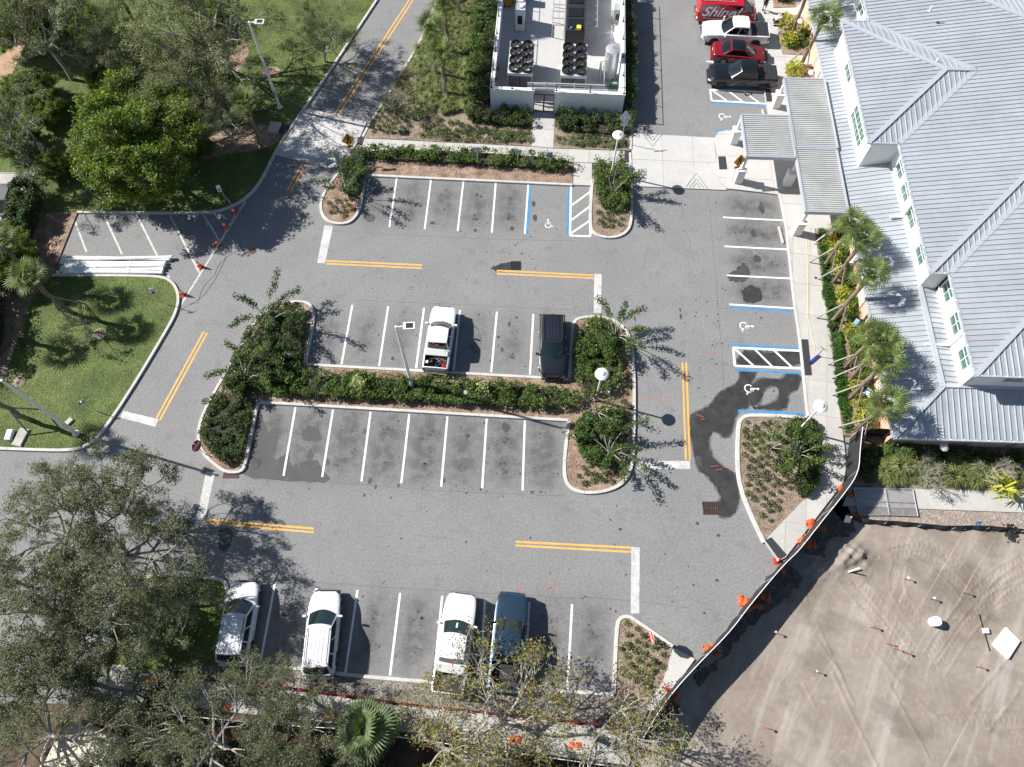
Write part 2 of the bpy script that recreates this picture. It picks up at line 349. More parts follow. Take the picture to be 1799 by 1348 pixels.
# wheelchair symbols
def symbol(u, v, rz, s):
    mb = MB(); P = []
    for k in range(19):
        t = math.radians(-170 + k * 275 / 18 - 60); P.append((.38 * math.cos(t) - .08, .38 * math.sin(t) - .25))
    def st(pts, w_): mb.strip([Vector((p[0], p[1], 0)) for p in pts], w_, 0)
    st(P, .11); st([(-.06, .42), (-.06, -.08)], .15); st([(-.06, .16), (.22, .16)], .09); st([(-.06, -.06), (.28, -.06), (.44, -.5)], .12); st([(.40, -.5), (.60, -.44)], .10)
    mb.sheet([Vector((-.06 + .13 * math.cos(k * .6283), .62 + .13 * math.sin(k * .6283), 0)) for k in range(10)])
    mb.v = [(x * s, y * s, 0) for x, y, z in mb.v]
    return obj('wheelchair_symbol', mb, m_paint, LOT, loc=G(u, v, .0088), rz=rz)
symbol(964, 393, R(2), .62); symbol(1311, 574, R(-92), .75); symbol(1320, 684, R(-92), .75); symbol(1273, 205.5, R(-92), .75)
# wet trail and damp patches
def trace(pts, ox, oy, sc): return [(ox + x / sc, oy + y / sc) for x, y in pts]
def wobble(P, amp=.09, sub=5):
    out = []; n = len(P)
    for i in range(n):
        a, b = P[i], P[(i + 1) % n]
        for k in range(sub): q = a.lerp(b, k / sub); out.append(Vector((q.x + random.gauss(0, amp), q.y + random.gauss(0, amp), 0)))
    return out
def puddle(name, pts, m, z, amp=.06, sub=4):
    mb = MB(); mb.sheet(wobble(fillet(GL(pts), 1), amp, sub), z); return obj(name, mb, m, LOT)
def trail():
    A = trace([(640,225),(740,230),(725,270),(695,305),(690,415),(690,448),(640,440),(610,520),(588,600),(545,612),(528,577),(475,575),(465,660),(500,735),(600,805),(632,815),(640,930),(632,990),(600,1050),(540,1060),(515,1030),(515,970),(535,960),(520,905),(490,860),(450,815),(402,790),(380,690),(357,560),(357,482),(400,460),(470,430),(500,380),(560,330),(612,315),(640,270)], 1100, 580, 3.21)
    B = trace([(728,300),(745,272),(840,278),(885,275),(905,240),(990,245),(975,330),(910,362),(915,410),(895,455),(735,447),(733,430),(800,424),(860,392),(866,335),(842,315),(800,320),(772,355),(760,405),(720,432),(686,415),(690,300)], 1100, 580, 3.21)
    C = trace([(640,150),(668,112),(700,118),(745,112),(780,128),(858,125),(925,118),(990,122),(990,212),(640,205),(620,170)], 1100, 580, 3.21)
    md = mat('drying asphalt margin', (.115, .115, .116), .85, var=.2, scale=2, fine=.25, fscale=20)
    for i, q in enumerate((A, B, C)):
        puddle('wet_trail', q, m_wet, .0020 + .0006 * i, .035, 3)
        P = fillet(GL(q), 1); n = len(P); ar = sum(P[k].x * P[(k + 1) % n].y - P[(k + 1) % n].x * P[k].y for k in range(n)); s = 1 if ar > 0 else -1; O = []
        for k in range(n): d = (P[(k + 1) % n] - P[k - 1]).normalized(); O.append(P[k] + Vector((d.y, -d.x, 0)) * s * random.uniform(.04, .16))
        mb = MB(); mb.sheet(O, .0012 + .0002 * i); obj('drying_margin', mb, md, LOT)
trail()
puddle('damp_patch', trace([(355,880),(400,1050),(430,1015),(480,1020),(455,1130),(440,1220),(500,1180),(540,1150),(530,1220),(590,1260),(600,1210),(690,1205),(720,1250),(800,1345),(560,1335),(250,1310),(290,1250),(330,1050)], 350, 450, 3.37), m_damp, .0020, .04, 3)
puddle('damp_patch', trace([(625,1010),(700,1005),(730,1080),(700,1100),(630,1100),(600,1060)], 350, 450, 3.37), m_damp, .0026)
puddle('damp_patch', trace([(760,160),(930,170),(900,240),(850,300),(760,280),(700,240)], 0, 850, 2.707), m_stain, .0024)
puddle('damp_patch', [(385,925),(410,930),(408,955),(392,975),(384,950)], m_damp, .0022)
puddle('wet_trail', trace([(478,60),(560,35),(600,28),(600,80),(520,85)], 700, 450, 2.996), m_wet, .0020, .03, 3)
puddle('oil_stain', trace([(620,510),(655,500),(680,560),(660,600),(590,612),(560,600),(550,560),(600,545)], 1100, 300, 3.1), m_stain, .002)
puddle('oil_stain', [(1303,508),(1316,501),(1334,505),(1340,516),(1337,530),(1318,534),(1306,530)], m_wet, .0028)
spots = [(590,345,7),(575,1050,0)] + [(x, y, s) for x, y, s in [(876,592,3.5),(868,603,3),(882,615,4),(863,634,4),(937,358,6),(940,383,6),(888,751,9),(853,744,4),(820,765,3),(700,740,3),(640,758,4),(545,800,8),(575,812,6),(520,820,5),(858,788,2),(935,865,3),(1196,556,4),(1195,545,3),(1227,810,8),(1262,941,3),(460,880,6),(845,860,3),(928,358,3),(705,372,3),(835,405,4),(1042,1113,3),(1048,1118,2),(1035,1098,3),(590,1115,7),(585,1085,8),(735,1075,3),(760,392,5),(900,402,5),(780,845,4),(450,813,9),(555,815,7),(600,600,4),(690,630,4),(830,610,3),(895,570,4),(908,558,3),(650,845,5),(1330,470,3),(1338,365,9),(1325,410,8),(1330,455,8),(1115,560,3),(990,760,3),(1090,930,3),(1225,920,3),(1260,1020,3),(1320,166,3),(1275,510,2),(640,870,3),(660,855,4),(700,853,3),(1100,1010,2)]]
for u, v, s in spots:
    if s:
        c = G(u, v); k = random.randint(7, 10); a = random.uniform(.6, 1.2)
        mb = MB(); mb.sheet([Vector((c.x + s * .042 * a * random.uniform(.6, 1.2) * math.cos(t * 2 * math.pi / k), c.y + s * .042 / a * random.uniform(.6, 1.2) * math.sin(t * 2 * math.pi / k), 0)) for t in range(k)], .0030 + random.random() * .0004)
        obj('oil_stain', mb, m_stain, LOT)
mb = MB()
for k in range(420):                                # small droplets and chewing gum spots, too small to name
    u, v = random.choice([(random.uniform(640, 1000), random.uniform(330, 870)), (random.uniform(450, 1250), random.uniform(700, 1180)), (random.uniform(1200, 1400), random.uniform(340, 700))]); c = G(u, v); s = random.uniform(.02, .10)
    mb.sheet([Vector((c.x + s * random.uniform(.6, 1.2) * math.cos(t), c.y + s * random.uniform(.6, 1.2) * math.sin(t), 0)) for t in (0, 1.2, 2.4, 3.6, 5)], .0036)
for ln in (ROW1, ROW2, ROW3, ROW4, COL):             # oil drips where engines stand
    for i in range(len(ln) - 1):
        a0 = (G(*ln[i][0]) + G(*ln[i + 1][0])) / 2; a1 = (G(*ln[i][1]) + G(*ln[i + 1][1])) / 2
        for t_ in (.3, .72):
            for k in range(random.randint(4, 12)):
                c = a0.lerp(a1, t_ + random.gauss(0, .05)) + Vector((random.gauss(0, .22), random.gauss(0, .15), 0)); s = random.uniform(.02, .08) * random.choice((1, 1, 1.9))
                mb.sheet([Vector((c.x + s * random.uniform(.5, 1.3) * math.cos(t), c.y + s * random.uniform(.5, 1.3) * math.sin(t), 0)) for t in (0, .9, 1.8, 2.7, 3.6, 4.5, 5.4)], .0037)
obj('tiny_stains', mb, m_stain, LOT, kind='stuff')
# red survey scribbles
mb = MB()
def scr(pts, w_=.035): mb.strip([G(*p) for p in pts], w_, .0074)
for P in [[(1117,668),(1117,690),(1112,683)],[(1117,690),(1122,684)],[(1115,697),(1128,700),(1131,703)],[(1128,697),(1133,699)],[(1135,700),(1185,705)],[(1243,622),(1250,617),(1248,624),(1256,619),(1254,626),(1262,620)],[(1262,519),(1255,514)],[(1222,728),(1236,733),(1230,738),(1238,736)],[(1248,820),(1262,818),(1256,826),(1268,824)],[(1270,820),(1290,825)],[(912,1031),(925,1052)],[(908,1032),(916,1028)],[(921,1056),(929,1049)],[(968,1020),(977,1022),(972,1034),(984,1038)],[(958,1038),(969,1032),(963,1037)],[(670,1016),(676,1022),(672,1026),(680,1018)],[(715,528),(719,533),(722,528)],[(1121,530),(1121,548)],[(396,390),(402,384)],[(350,450),(356,446),(353,455)]]: scr(P)
obj('survey_scribbles', mb, m_red, LOT)
# ---- sheets on top
def slab(name, pts, m, z1, z0=-.28, rnd=0, **p):
    P = GL(pts, z1); P = fillet(P, rnd) if rnd else P
    mb = MB(); mb.prism(P, z0, z1); return struct(name, mb, m, **p), P
def kerb(pts, name='kerb', closed=False, wd=.22, rnd=2, z=.15, label=None):
    P = [G(u, v, z) for u, v in pts]; P = fillet(P, rnd, closed) if rnd else P
    if closed: P = P + [P[0]]
    # 3 m long kerb pieces, joints cut between them
    L = [0]
    for i in range(1, len(P)): L.append(L[-1] + (P[i] - P[i - 1]).length)
    tot = L[-1]; n = max(1, round(tot / 3.0)); root = None
    def at(s):
        s = min(max(s, 0), tot)
        for i in range(1, len(P)):
            if L[i] >= s - 1e-9: return P[i - 1].lerp(P[i], (s - L[i - 1]) / max(1e-6, L[i] - L[i - 1]))
        return P[-1]
    for k in range(n):
        a, b = tot * k / n + .008, tot * (k + 1) / n - .008
        ss = [a] + [x for x in L if a + .02 < x < b - .02] + [b]; pts_ = [at(s) for s in ss]; vs = []; fs = []
        for i, p in enumerate(pts_):
            if len(pts_) > 1:
                s_ = ss[i]; d = (at(s_ + .05) - at(s_ - .05)).normalized()
            q = Vector((-d.y, d.x, 0)) * wd / 2
            for off, zz in ((-1.06, -.02), (-1, z - .03), (-.86, z), (.86, z), (1, z - .03), (1.06, -.02)): vs.append(Vector((p.x, p.y, 0)) + q * off + Vector((0, 0, zz)))
        for i in range(len(pts_) - 1):
            for j in range(5): fs.append((i * 6 + j, i * 6 + j + 1, i * 6 + 7 + j, i * 6 + 6 + j))
        e = (len(pts_) - 1) * 6; fs += [(0, 1, 2, 3, 4, 5), (e + 5, e + 4, e + 3, e + 2, e + 1, e)]
        mb = MB(); mb.add(vs, fs)
        if root is None: root = put(name, None, None, (0, 0, 0), kind='structure')
        obj('kerb_stone', mb, m_kerb, root)
    return root
# west land
LAWN1 = [(-900,-420),(980,-420),(705,-60),(663,-3),(600,92),(537,185),(487,258),(461,312),(443,337),(420,355),(395,367),(365,373),(135,372),(-400,372)]
slab('upper_lawn', LAWN1, m_grass, .11)
slab('mulch_strip', [(136,373),(92,482),(59,524),(22,639),(0,676),(0,790),(-500,790),(-500,373)], m_mulch, .09)
LAWN2 = [(92,483),(270,484),(292,488),(306,500),(313,522),(308,548),(290,583),(232,680),(182,755),(158,779),(130,791),(60,790),(-300,780),(-300,700),(0,676),(18,639),(59,524)]
slab('west_lawn', LAWN2, m_grass, .115, rnd=1)
kerb([(663,-3),(600,92),(537,185),(487,258),(461,312),(443,337),(420,355),(395,367),(365,373),(250,373),(135,372)])
kerb([(92,483),(270,484),(294,489),(308,502),(314,523),(308,550),(290,583),(232,680),(182,755),(158,779),(130,791),(60,790),(-60,785)])
LAWN3 = [(388,1163),(399,1035),(395,1024),(378,1016),(321,1011),(255,1012),(225,1031),(205,1070),(188,1170),(190,1190)]
slab('south_west_lawn', LAWN3, m_grass, .115)
kerb([(388,1163),(399,1035),(395,1022),(378,1015),(321,1010),(255,1011),(225,1030),(205,1070)])
kerb([(388,1163),(530,1175),(620,1187),(762,1199),(960,1213),(1078,1220)], rnd=0)
# south: gravel verge, red line and walk
slab('gravel_verge', [(386,1166),(620,1190),(1078,1223),(1140,1245),(1120,1290),(960,1262),(700,1236),(536,1215),(300,1185)], mat('grey gravel', (.20, .185, .165), 1, var=.35, scale=2, bump=.06, bscale=12, fine=.5, fscale=8), .10)
slab('south_walk', [(300,1188),(536,1217),(700,1239),(960,1265),(1120,1292),(1105,1345),(900,1318),(700,1285),(500,1262),(270,1235)], m_conc2, .12)
slab('south_soil', [(-500,1236),(270,1236),(500,1263),(700,1286),(900,1319),(1105,1346),(1080,1500),(-500,1600)], m_soil, .08)
slab('slab_pad', [(196,1167),(238,1172),(232,1213),(190,1207)], m_conc, .16)
slab('west_paving', [(-500,305),(62,303),(22,402),(0,470),(-500,470)], m_conc2, .13)
slab('sand_patch', [(-60,150),(18,85),(52,45),(60,62),(40,90),(22,128),(0,170),(-60,250)], mat('sandy ground', (.42, .28, .19), 1, var=.2, scale=1.5, bump=.03), .125, rnd=1)
slab('mulch_bed', [(330,265),(395,225),(470,215),(500,240),(470,262),(400,270),(345,285)], m_mulch, .125, rnd=2)
slab('mulch_bed', [(375,150),(405,95),(432,68),(440,100),(405,140),(385,160)], m_mulch, .125, rnd=2)
slab('mulch_bed', [(452,135),(470,115),(494,120),(492,135),(470,140)], m_mulch, .125, rnd=2)
for c in [(177,588,12),(36,672,11),(3,655,14)]:
    mb = MB(); q = G(c[0], c[1]); mb.lathe((q.x, q.y, .1), [(c[2] * .045, 0), (c[2] * .042, .05), (c[2] * .02, .12), (.02, .14)], 12); struct('mulch_ring', mb, m_mulch2)
# islands
def island(name, pts, ks, m, rnd=2, closed=True):
    slab(name, pts, m, .10, rnd=rnd if closed else 0)
    for k, c in ks: kerb(k, closed=c, rnd=rnd)
I1 = [(622,258),(1007,287),(1006,324),(640,307),(637,338),(630,372),(616,388),(597,393),(577,388),(565,374),(564,354),(576,328),(604,290)]
slab('north_west_island', I1, m_mulch, .10)
kerb([(1006,324),(640,307)], rnd=0); kerb([(640,309),(637,338),(631,370),(617,389),(597,393),(576,389),(564,374),(563,352),(576,326),(606,288)])
I2 = [(1041,287),(1107,290),(1110,335),(1110,385),(1104,403),(1085,415),(1060,416),(1043,407),(1038,393),(1041,330)]
slab('north_island', I2, m_mulch2, .10, rnd=1)
kerb([(1107,268),(1110,335),(1110,385),(1104,405),(1085,416),(1060,416.5),(1041,408),(1037,393),(1039,345),(1041,315)])
IC = [(478,537),(507,530),(532,529),(546,536),(551,550),(549,570),(535,640),(700,649),(1000,666),(1004,600),(1006,572),(1012,560),(1030,556),(1055,556),(1083,563),(1101,580),(1110,602),(1114,650),(1115,705),(1113,800),(1107,832),(1090,853),(1060,864),(1025,866),(1003,858),(992,840),(992,805),(1000,738),(727,722),(453,706),(444,745),(430,815),(424,827),(405,829),(388,824),(355,795),(348,768),(352,735),(376,688),(420,615),(448,562)]
slab('central_island', IC, m_mulch, .10)
kerb([(535,640),(549,570),(551,550),(546,535),(532,529),(507,530),(478,537),(448,562),(420,615),(376,688),(352,735),(347,768),(355,796),(388,825),(405,830),(424,828),(431,815),(444,745),(453,706)])
kerb([(535,640),(700,649),(1000,666)], rnd=0); kerb([(453,706),(727,722),(1000,738)], rnd=0)
kerb([(1000,666),(1004,600),(1006,572),(1012,560),(1030,556),(1055,556),(1083,563),(1101,580),(1110,602),(1114,650),(1115,705),(1113,800),(1107,832),(1090,853),(1060,864),(1025,866),(1003,858),(992,840),(992,805),(1000,738)])
IE = [(1432,743),(1330,730),(1308,732),(1299,745),(1297,775),(1297,826),(1304,862),(1320,905),(1341,950),(1349,944),(1438,851)]
slab('east_island', IE, m_mulch2, .10)
kerb([(1432,742),(1420,733),(1318,728),(1303,734),(1297,748),(1296,826),(1303,862),(1320,905),(1343,953)], rnd=2, wd=.26)
ISE = [(1080,1221),(1085,1098),(1091,1086),(1101,1083),(1114,1089),(1183,1138),(1165,1195),(1140,1246)]
slab('south_east_island', ISE, m_mulch2, .10)
kerb([(1079,1220),(1084,1100),(1089,1086),(1101,1082),(1114,1087),(1183,1136)], rnd=2)
# concrete walks: panels divided by joints
def panels(name, pts, z, div_dirs, step, m=m_conc):
    base = put(name, None, None, (0, 0, 0), kind='structure')
    P = GL(pts, z); ang = div_dirs; c, s = math.cos(ang), math.sin(ang)
    mbb = MB(); mbb.prism([Vector((p.x, p.y, 0)) for p in P], -.28, z - .02); obj('walk_base', mbb, m_conc2, base)
    L = [(p.x * c + p.y * s, -p.x * s + p.y * c) for p in P]
    def clip(poly, ax, lim, keep):
        out = []
        for i in range(len(poly)):
            a, b = poly[i], poly[(i + 1) % len(poly)]; ia = (a[ax] - lim) * keep >= 0; ib = (b[ax] - lim) * keep >= 0
            if ia: out.append(a)
            if ia != ib: t = (lim - a[ax]) / (b[ax] - a[ax]); out.append((a[0] + (b[0] - a[0]) * t, a[1] + (b[1] - a[1]) * t))
        return out
    x0, x1 = min(q[0] for q in L), max(q[0] for q in L); y0, y1 = min(q[1] for q in L), max(q[1] for q in L); g_ = .012
    nx, ny = max(1, round((x1 - x0) / step[0])), max(1, round((y1 - y0) / step[1]))
    for i in range(nx):
        for j in range(ny):
            q = L
            for ax, lim, k in ((0, x0 + (x1 - x0) * i / nx + g_, 1), (0, x0 + (x1 - x0) * (i + 1) / nx - g_, -1), (1, y0 + (y1 - y0) * j / ny + g_, 1), (1, y0 + (y1 - y0) * (j + 1) / ny - g_, -1)):
                q = clip(q, ax, lim, k)
                if len(q) < 3: break
            if len(q) < 3: continue
            ar = abs(sum(q[t][0] * q[(t + 1) % len(q)][1] - q[(t + 1) % len(q)][0] * q[t][1] for t in range(len(q)))) / 2
            if ar < .05: continue
            mb = MB(); mb.prism([Vector((a * c - b * s, a * s + b * c, 0)) for a, b in q], z - .05, z + random.uniform(-.002, .002)); obj('concrete_panel', mb, m, base)
    return base
m_walk = mat('walk concrete', (.45, .44, .42), .85, var=.09, scale=.6, fine=.05, fscale=6, objvar=.07)
m_plaza = mat('bright concrete', (.49, .485, .475), .85, var=.07, scale=.5, fine=.05, fscale=6, objvar=.05)
panels('crosswalk_table', [(537,190),(644,214),(630,246),(604,291),(580,295),(484,272)], .09, R(-16), (1.9, 1.9), m_plaza)
panels('north_path', [(637,243),(934,258),(972,261),(1108,266),(1108,288),(1041,286),(1007,285),(637,264)], .12, R(-3), (1.7, 1.6), m_walk)
panels('yard_path', [(938,196),(975,198),(972,260),(934,257)], .12, R(-3), (1.7, 1.7), m_walk)
panels('aisle_path', [(1008,286),(1040,287),(1040,326),(1007,325)], .11, R(-3), (1.6, 1.6), m_walk)
panels('east_crossing', [(1109,234),(1255,242),(1259,290),(1262,312),(1277,334),(1111,327)], .09, R(-3), (2.4, 2.3), m_plaza)
panels('canopy_plaza', [(1315,-80),(1327,0),(1342,158),(1352,210),(1356,231),(1276,229),(1262,232),(1255,243),(1259,270),(1259,304),(1266,322),(1277,331),(1340,338),(1367,342),(1376,362),(1382,398),(1432,402),(1520,400),(1420,-80)], .14, R(-3), (2.4, 2.4), m_plaza)
panels('east_walk', [(1382,398),(1431,401),(1448,520),(1459,597),(1481,765),(1487,812),(1483,846),(1380,980),(1367,986),(1343,952),(1349,944),(1438,851),(1432,743),(1420,732),(1406,598),(1395,520)], .13, R(80), (2.6, 1.25), m_walk)
panels('gate_path', [(1494,855),(1830,865),(1830,902),(1480,889)], .12, R(-3), (2.0, 1.9), m_walk)
panels('corner_walk', [(1183,1138),(1221,1158),(1190,1200),(1147,1250),(1136,1246),(1165,1195)], .12, R(-35), (2.2, 2.2), m_walk)
kerb([(1370,338),(1382,400),(1395,520),(1406,598),(1420,732)], rnd=0, wd=.16, z=.155)
poly('tactile_mat', [(1008,314),(1039,316),(1038,327),(1007,325)], m_mat, .118, None)
for q, P in enumerate([[(1008,314),(1039,316)],[(1097,266),(1108,266),(1108,288),(1096,287)],[(1405,598),(1418,598),(1425,661),(1411,661)],[(1261,277),(1274,277),(1277,300),(1263,300)],[(1343,950),(1354,945),(1381,976),(1368,985)],[(594+35,243),(640,244),(637,255),(628,254)],[(497,217),(513,220),(505,238),(489,236)],[(1343,158),(1353,159),(1356,181),(1346,181)]]):
    if len(P) == 2: continue
    mb = MB(); mb.prism(GL(P), .06, .152 if q not in (1,) else .135); struct('tactile_mat', mb, m_mat)
mb = MB(); mb.prism(GL([(476,215),(499,218),(490,237),(470,234)]), 0, .14); struct('concrete_landing', mb, m_conc)
bpy.data.objects.remove(bpy.data.objects['tactile_mat'])
# painted chevrons on the crossings
mb = MB()
def tri(pts, z=.098): mb.strip([G(*p) for p in pts], .045, z)
for pp in ([(545,193),(549,215),(576,213)],[(553,196),(556,208),(570,206)],[(550,290),(579,269),(580,294)],[(559,291),(575,279),(576,293)],[(1129,235),(1146,259),(1164,236)],[(1136,236),(1146,249),(1157,236)],[(1205,330),(1223,306),(1243,333)],[(1211,331),(1223,316),(1236,332)],[(1217,331),(1223,323),(1229,332)]): tri(pp)
struct('crossing_chevrons', mb, m_dark)
# planting beds
slab('verge_bed', [(800,-80),(768,-3),(745,60),(706,128),(650,215),(637,242),(934,257),(938,194),(862,196),(880,-80)], m_mulch2, .10)
slab('yard_bed', [(975,196),(1095,204),(1107,160),(1103,-80),(1112,-80),(1113,100),(1109,240),(1108,265),(972,260)], m_mulch2, .10)
kerb([(768,-3),(745,60),(706,128),(650,215),(637,240)], rnd=1)
kerb([(1109,-60),(1112,100),(1109,240),(1108,262)], rnd=0)
slab('building_bed', [(1433,402),(1448,520),(1459,597),(1482,765),(1500,766),(1560,764),(1555,690),(1505,400)], m_mulch, .15)
slab('south_bed', [(1510,772),(1560,766),(1850,792),(1850,866),(1494,854),(1500,800)], m_mulch2, .12)
slab('gravel_strip', [(1462,893),(1486,852),(1496,855),(1480,890),(1830,903),(1830,935),(1640,926),(1480,915)], mat('brown gravel', (.30, .25, .22), 1, var=.3, scale=3, bump=.05, bscale=12, fine=.4, fscale=9), .10)
slab('entrance_bed', [(1357,-12),(1398,-10),(1398,12),(1359,13)], m_mulch, .20)
slab('entrance_bed', [(1368,29),(1400,26),(1440,40),(1445,97),(1400,96),(1375,94),(1366,58)], m_mulch, .20)
slab('entrance_bed', [(1381,114),(1432,112),(1440,150),(1384,146)], m_mulch, .20)
# bulldozed site
m_dirt = mat('dry dirt', (.235, .19, .152), 1, var=.15, scale=.16, col2=(.345, .30, .262), fine=.07, fscale=3, bump=.012, bscale=9, detail=9)
def scrape(m):
    n = m.node_tree.nodes; l = m.node_tree.links; b = n['Principled BSDF']; src = b.inputs['Base Color'].links[0].from_socket; tc = n.new('ShaderNodeTexCoord')
    for rot, sc, lo, hi, col, k in ((R(-62), (.10, .9, 1), .50, .66, (.44, .40, .36), .6), (R(20), (.22, .3, 1), .50, .66, (.15, .125, .10), .7), (R(-50), (.05, 3.2, 1), .60, .72, (.50, .46, .42), .5), (0, (1.6, 1.6, 1), .60, .72, (.44, .41, .38), .4)):
        mp = n.new('ShaderNodeMapping'); mp.inputs['Rotation'].default_value = (0, 0, rot); l.new(tc.outputs['Object'], mp.inputs['Vector']); ms = n.new('ShaderNodeVectorMath'); ms.operation = 'MULTIPLY'; ms.inputs[1].default_value = sc; l.new(mp.outputs[0], ms.inputs[0])
        z = n.new('ShaderNodeTexNoise'); z.inputs['Scale'].default_value = 1; z.inputs['Detail'].default_value = 9; z.inputs['Roughness'].default_value = .62; l.new(ms.outputs[0], z.inputs['Vector'])
        mr = n.new('ShaderNodeMapRange'); mr.inputs['From Min'].default_value = lo; mr.inputs['From Max'].default_value = hi; mr.inputs['To Max'].default_value = k; l.new(z.outputs['Fac'], mr.inputs['Value'])
        mx = n.new('ShaderNodeMix'); mx.data_type = 'RGBA'; l.new(mr.outputs[0], mx.inputs[0]); l.new(src, mx.inputs[6]); mx.inputs[7].default_value = (*col, 1); src = mx.outputs[2]
    l.new(src, b.inputs['Base Color'])
scrape(m_dirt)
DIRT = [(1500,770),(1492,812),(1500,900),(1640,927),(1850,938),(2050,1500),(1040,1500),(1080,1348),(1150,1250),(1178,1212),(1221,1166),(1268,1119),(1301,1073),(1361,1003),(1384,984),(1420,935),(1455,892),(1485,850)]
P = GL(DIRT)
mb = MB(); mb.prism(P, -.28, .02); struct('construction_site', mb, m_dirt)
def dirt_relief():
    st = .085; xs = np.arange(6, 36, st); ys = np.arange(-4, 17, st); X, Y = np.meshgrid(xs, ys)
    Z = np.full(X.shape, .05)
    r2 = np.random.default_rng(3)
    for k in range(26):
        a = r2.uniform(0, 6.28); f = r2.uniform(.25, 3.0); ph = r2.uniform(0, 6.28)
        Z += .009 / f ** .75 * np.sin((X * math.cos(a) + Y * math.sin(a)) * f + ph + 1.5 * np.sin(Y * f * .31 + ph))
    Z += r2.normal(0, .0022, Z.shape)
    tracks = [[(1480,1010),(1510,1050),(1560,1110),(1590,1160)],[(1492,1005),(1525,1045),(1575,1105),(1605,1150)],[(1560,960),(1620,950),(1680,990),(1720,1040)],[(1565,975),(1610,965),(1665,1005),(1700,1050)],[(1799,985),(1740,1020),(1690,1075),(1630,1160)],[(1799,1000),(1750,1035),(1705,1090),(1645,1180)],[(1580,990),(1570,1030),(1595,1075),(1620,1100)],[(1650,1270),(1720,1265),(1799,1262)],[(1690,1310),(1740,1300),(1799,1295)],[(1799,1035),(1740,1055),(1700,1100)]]
    for t in tracks:
        q = fillet([G(*p) for p in t], 3, False); acc = 0
        for i in range(len(q) - 1):
            a, b = q[i], q[i + 1]; d = b - a; L = d.length
            if L < 1e-4: continue
            ux, uy = d.x / L, d.y / L; al = (X - a.x) * ux + (Y - a.y) * uy; ac = -(X - a.x) * uy + (Y - a.y) * ux
            m_ = (al >= 0) & (al <= L) & (np.abs(ac) < .42)
            Z += m_ * (-.013 + .011 * np.sign(np.sin((al + acc) * 19 + np.abs(ac) * 14)) * (np.abs(ac) < .3)); m2 = (al >= 0) & (al <= L) & (np.abs(np.abs(ac) - .46) < .06); Z += m2 * .02; acc += L
    for (u, v, rr, h) in [(1497,985,1.1,.35),(1492,1000,.5,-.45),(1480,975,.9,.2),(1430,1005,.7,.25),(1510,975,.3,.25),(1484,992,.35,.25),(1508,995,.3,-.2)]:
        c = G(u, v); Z += h * .8 * np.exp(-((X - c.x) ** 2 + (Y - c.y) ** 2) / rr ** 2) * (1 + .35 * np.sin(X * 7) * np.cos(Y * 8))
    for ln in [((1410,1040),(1500,1240)),((1460,1180),(1540,1348)),((1560,1200),(1640,1348)),((1410,1200),(1430,1240)),((1520,1130),(1580,1200)),((1700,1240),(1799,1120)),((1799,1200),(1690,1348)),((1425,1110),(1480,1190)),((1610,1230),(1680,1290))]:
        a, b = G(*ln[0]), G(*ln[1]); d = b - a; L = d.length; ux, uy = d.x / L, d.y / L
        al = (X - a.x) * ux + (Y - a.y) * uy; ac = -(X - a.x) * uy + (Y - a.y) * ux; Z += ((al > 0) & (al < L)) * .035 * np.exp(-(ac / .09) ** 2)
    ok = inside(np.stack([X.ravel(), Y.ravel()], 1), [(p.x, p.y) for p in P]).reshape(X.shape); Z = np.where(ok, np.maximum(Z, .024), -.1)
    n, m = X.shape; idx = np.arange(n * m).reshape(n, m); q = np.stack([idx[:-1, :-1], idx[:-1, 1:], idx[1:, 1:], idx[1:, :-1]], -1).reshape(-1, 4)
    okc = ok.ravel()[q].all(1); q = q[okc]
    me = bpy.data.meshes.new('dirt'); co = np.stack([X.ravel(), Y.ravel(), Z.ravel()], 1)
    me.vertices.add(len(co)); me.vertices.foreach_set('co', co.astype(np.float32).ravel()); me.loops.add(q.size); me.loops.foreach_set('vertex_index', q.astype(np.int32).ravel())
    me.polygons.add(len(q)); me.polygons.foreach_set('loop_start', np.arange(0, q.size, 4, dtype=np.int32)); me.polygons.foreach_set('loop_total', np.full(len(q), 4, dtype=np.int32))
    me.polygons.foreach_set('use_smooth', np.ones(len(q), bool)); me.materials.append(m_dirt); me.update(calc_edges=True); put('dirt_relief', me, kind='structure')
dirt_relief()
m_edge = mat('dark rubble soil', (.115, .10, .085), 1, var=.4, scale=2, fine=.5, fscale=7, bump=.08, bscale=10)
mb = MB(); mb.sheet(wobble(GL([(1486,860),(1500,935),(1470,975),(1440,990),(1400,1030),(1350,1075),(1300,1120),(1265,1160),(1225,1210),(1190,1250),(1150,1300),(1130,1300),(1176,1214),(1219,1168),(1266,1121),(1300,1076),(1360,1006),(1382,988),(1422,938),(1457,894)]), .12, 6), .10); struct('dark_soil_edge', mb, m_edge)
# ============================================================ VEHICLES
def paintmat(n, c, metal=0.0): return mat(n, c, rough=.32, metal=metal, coat=.8)
m_glass = mat('tinted window glass', (.006, .009, .011), rough=.06, spec=.8, coat=.3)
m_glassg = mat('greenish window glass', (.010, .022, .021), rough=.05, spec=.8, coat=.4)
m_chrome = mat('chrome', (.75, .75, .76), .18, 1)
m_rim = mat('wheel rim metal', (.45, .45, .47), .35, .8)
m_lens = mat('headlight lens', (.72, .74, .76), .12, coat=.5)
m_tail = mat('red tail light', (.38, .01, .012), .2, coat=.5)
m_trim = mat('black plastic trim', (.02, .02, .022), .6)
m_plate = mat('licence plate', (.75, .72, .25), .5)
def lerp(a, b, t): return a + (b - a) * t
def interp(tab, x):
    if x <= tab[0][0]: return tab[0][1]
    for i in range(1, len(tab)):
        if x <= tab[i][0]:
            a, b = tab[i - 1], tab[i]; return lerp(a[1], b[1], (x - a[0]) / max(1e-9, b[0] - a[0]))
    return tab[-1][1]
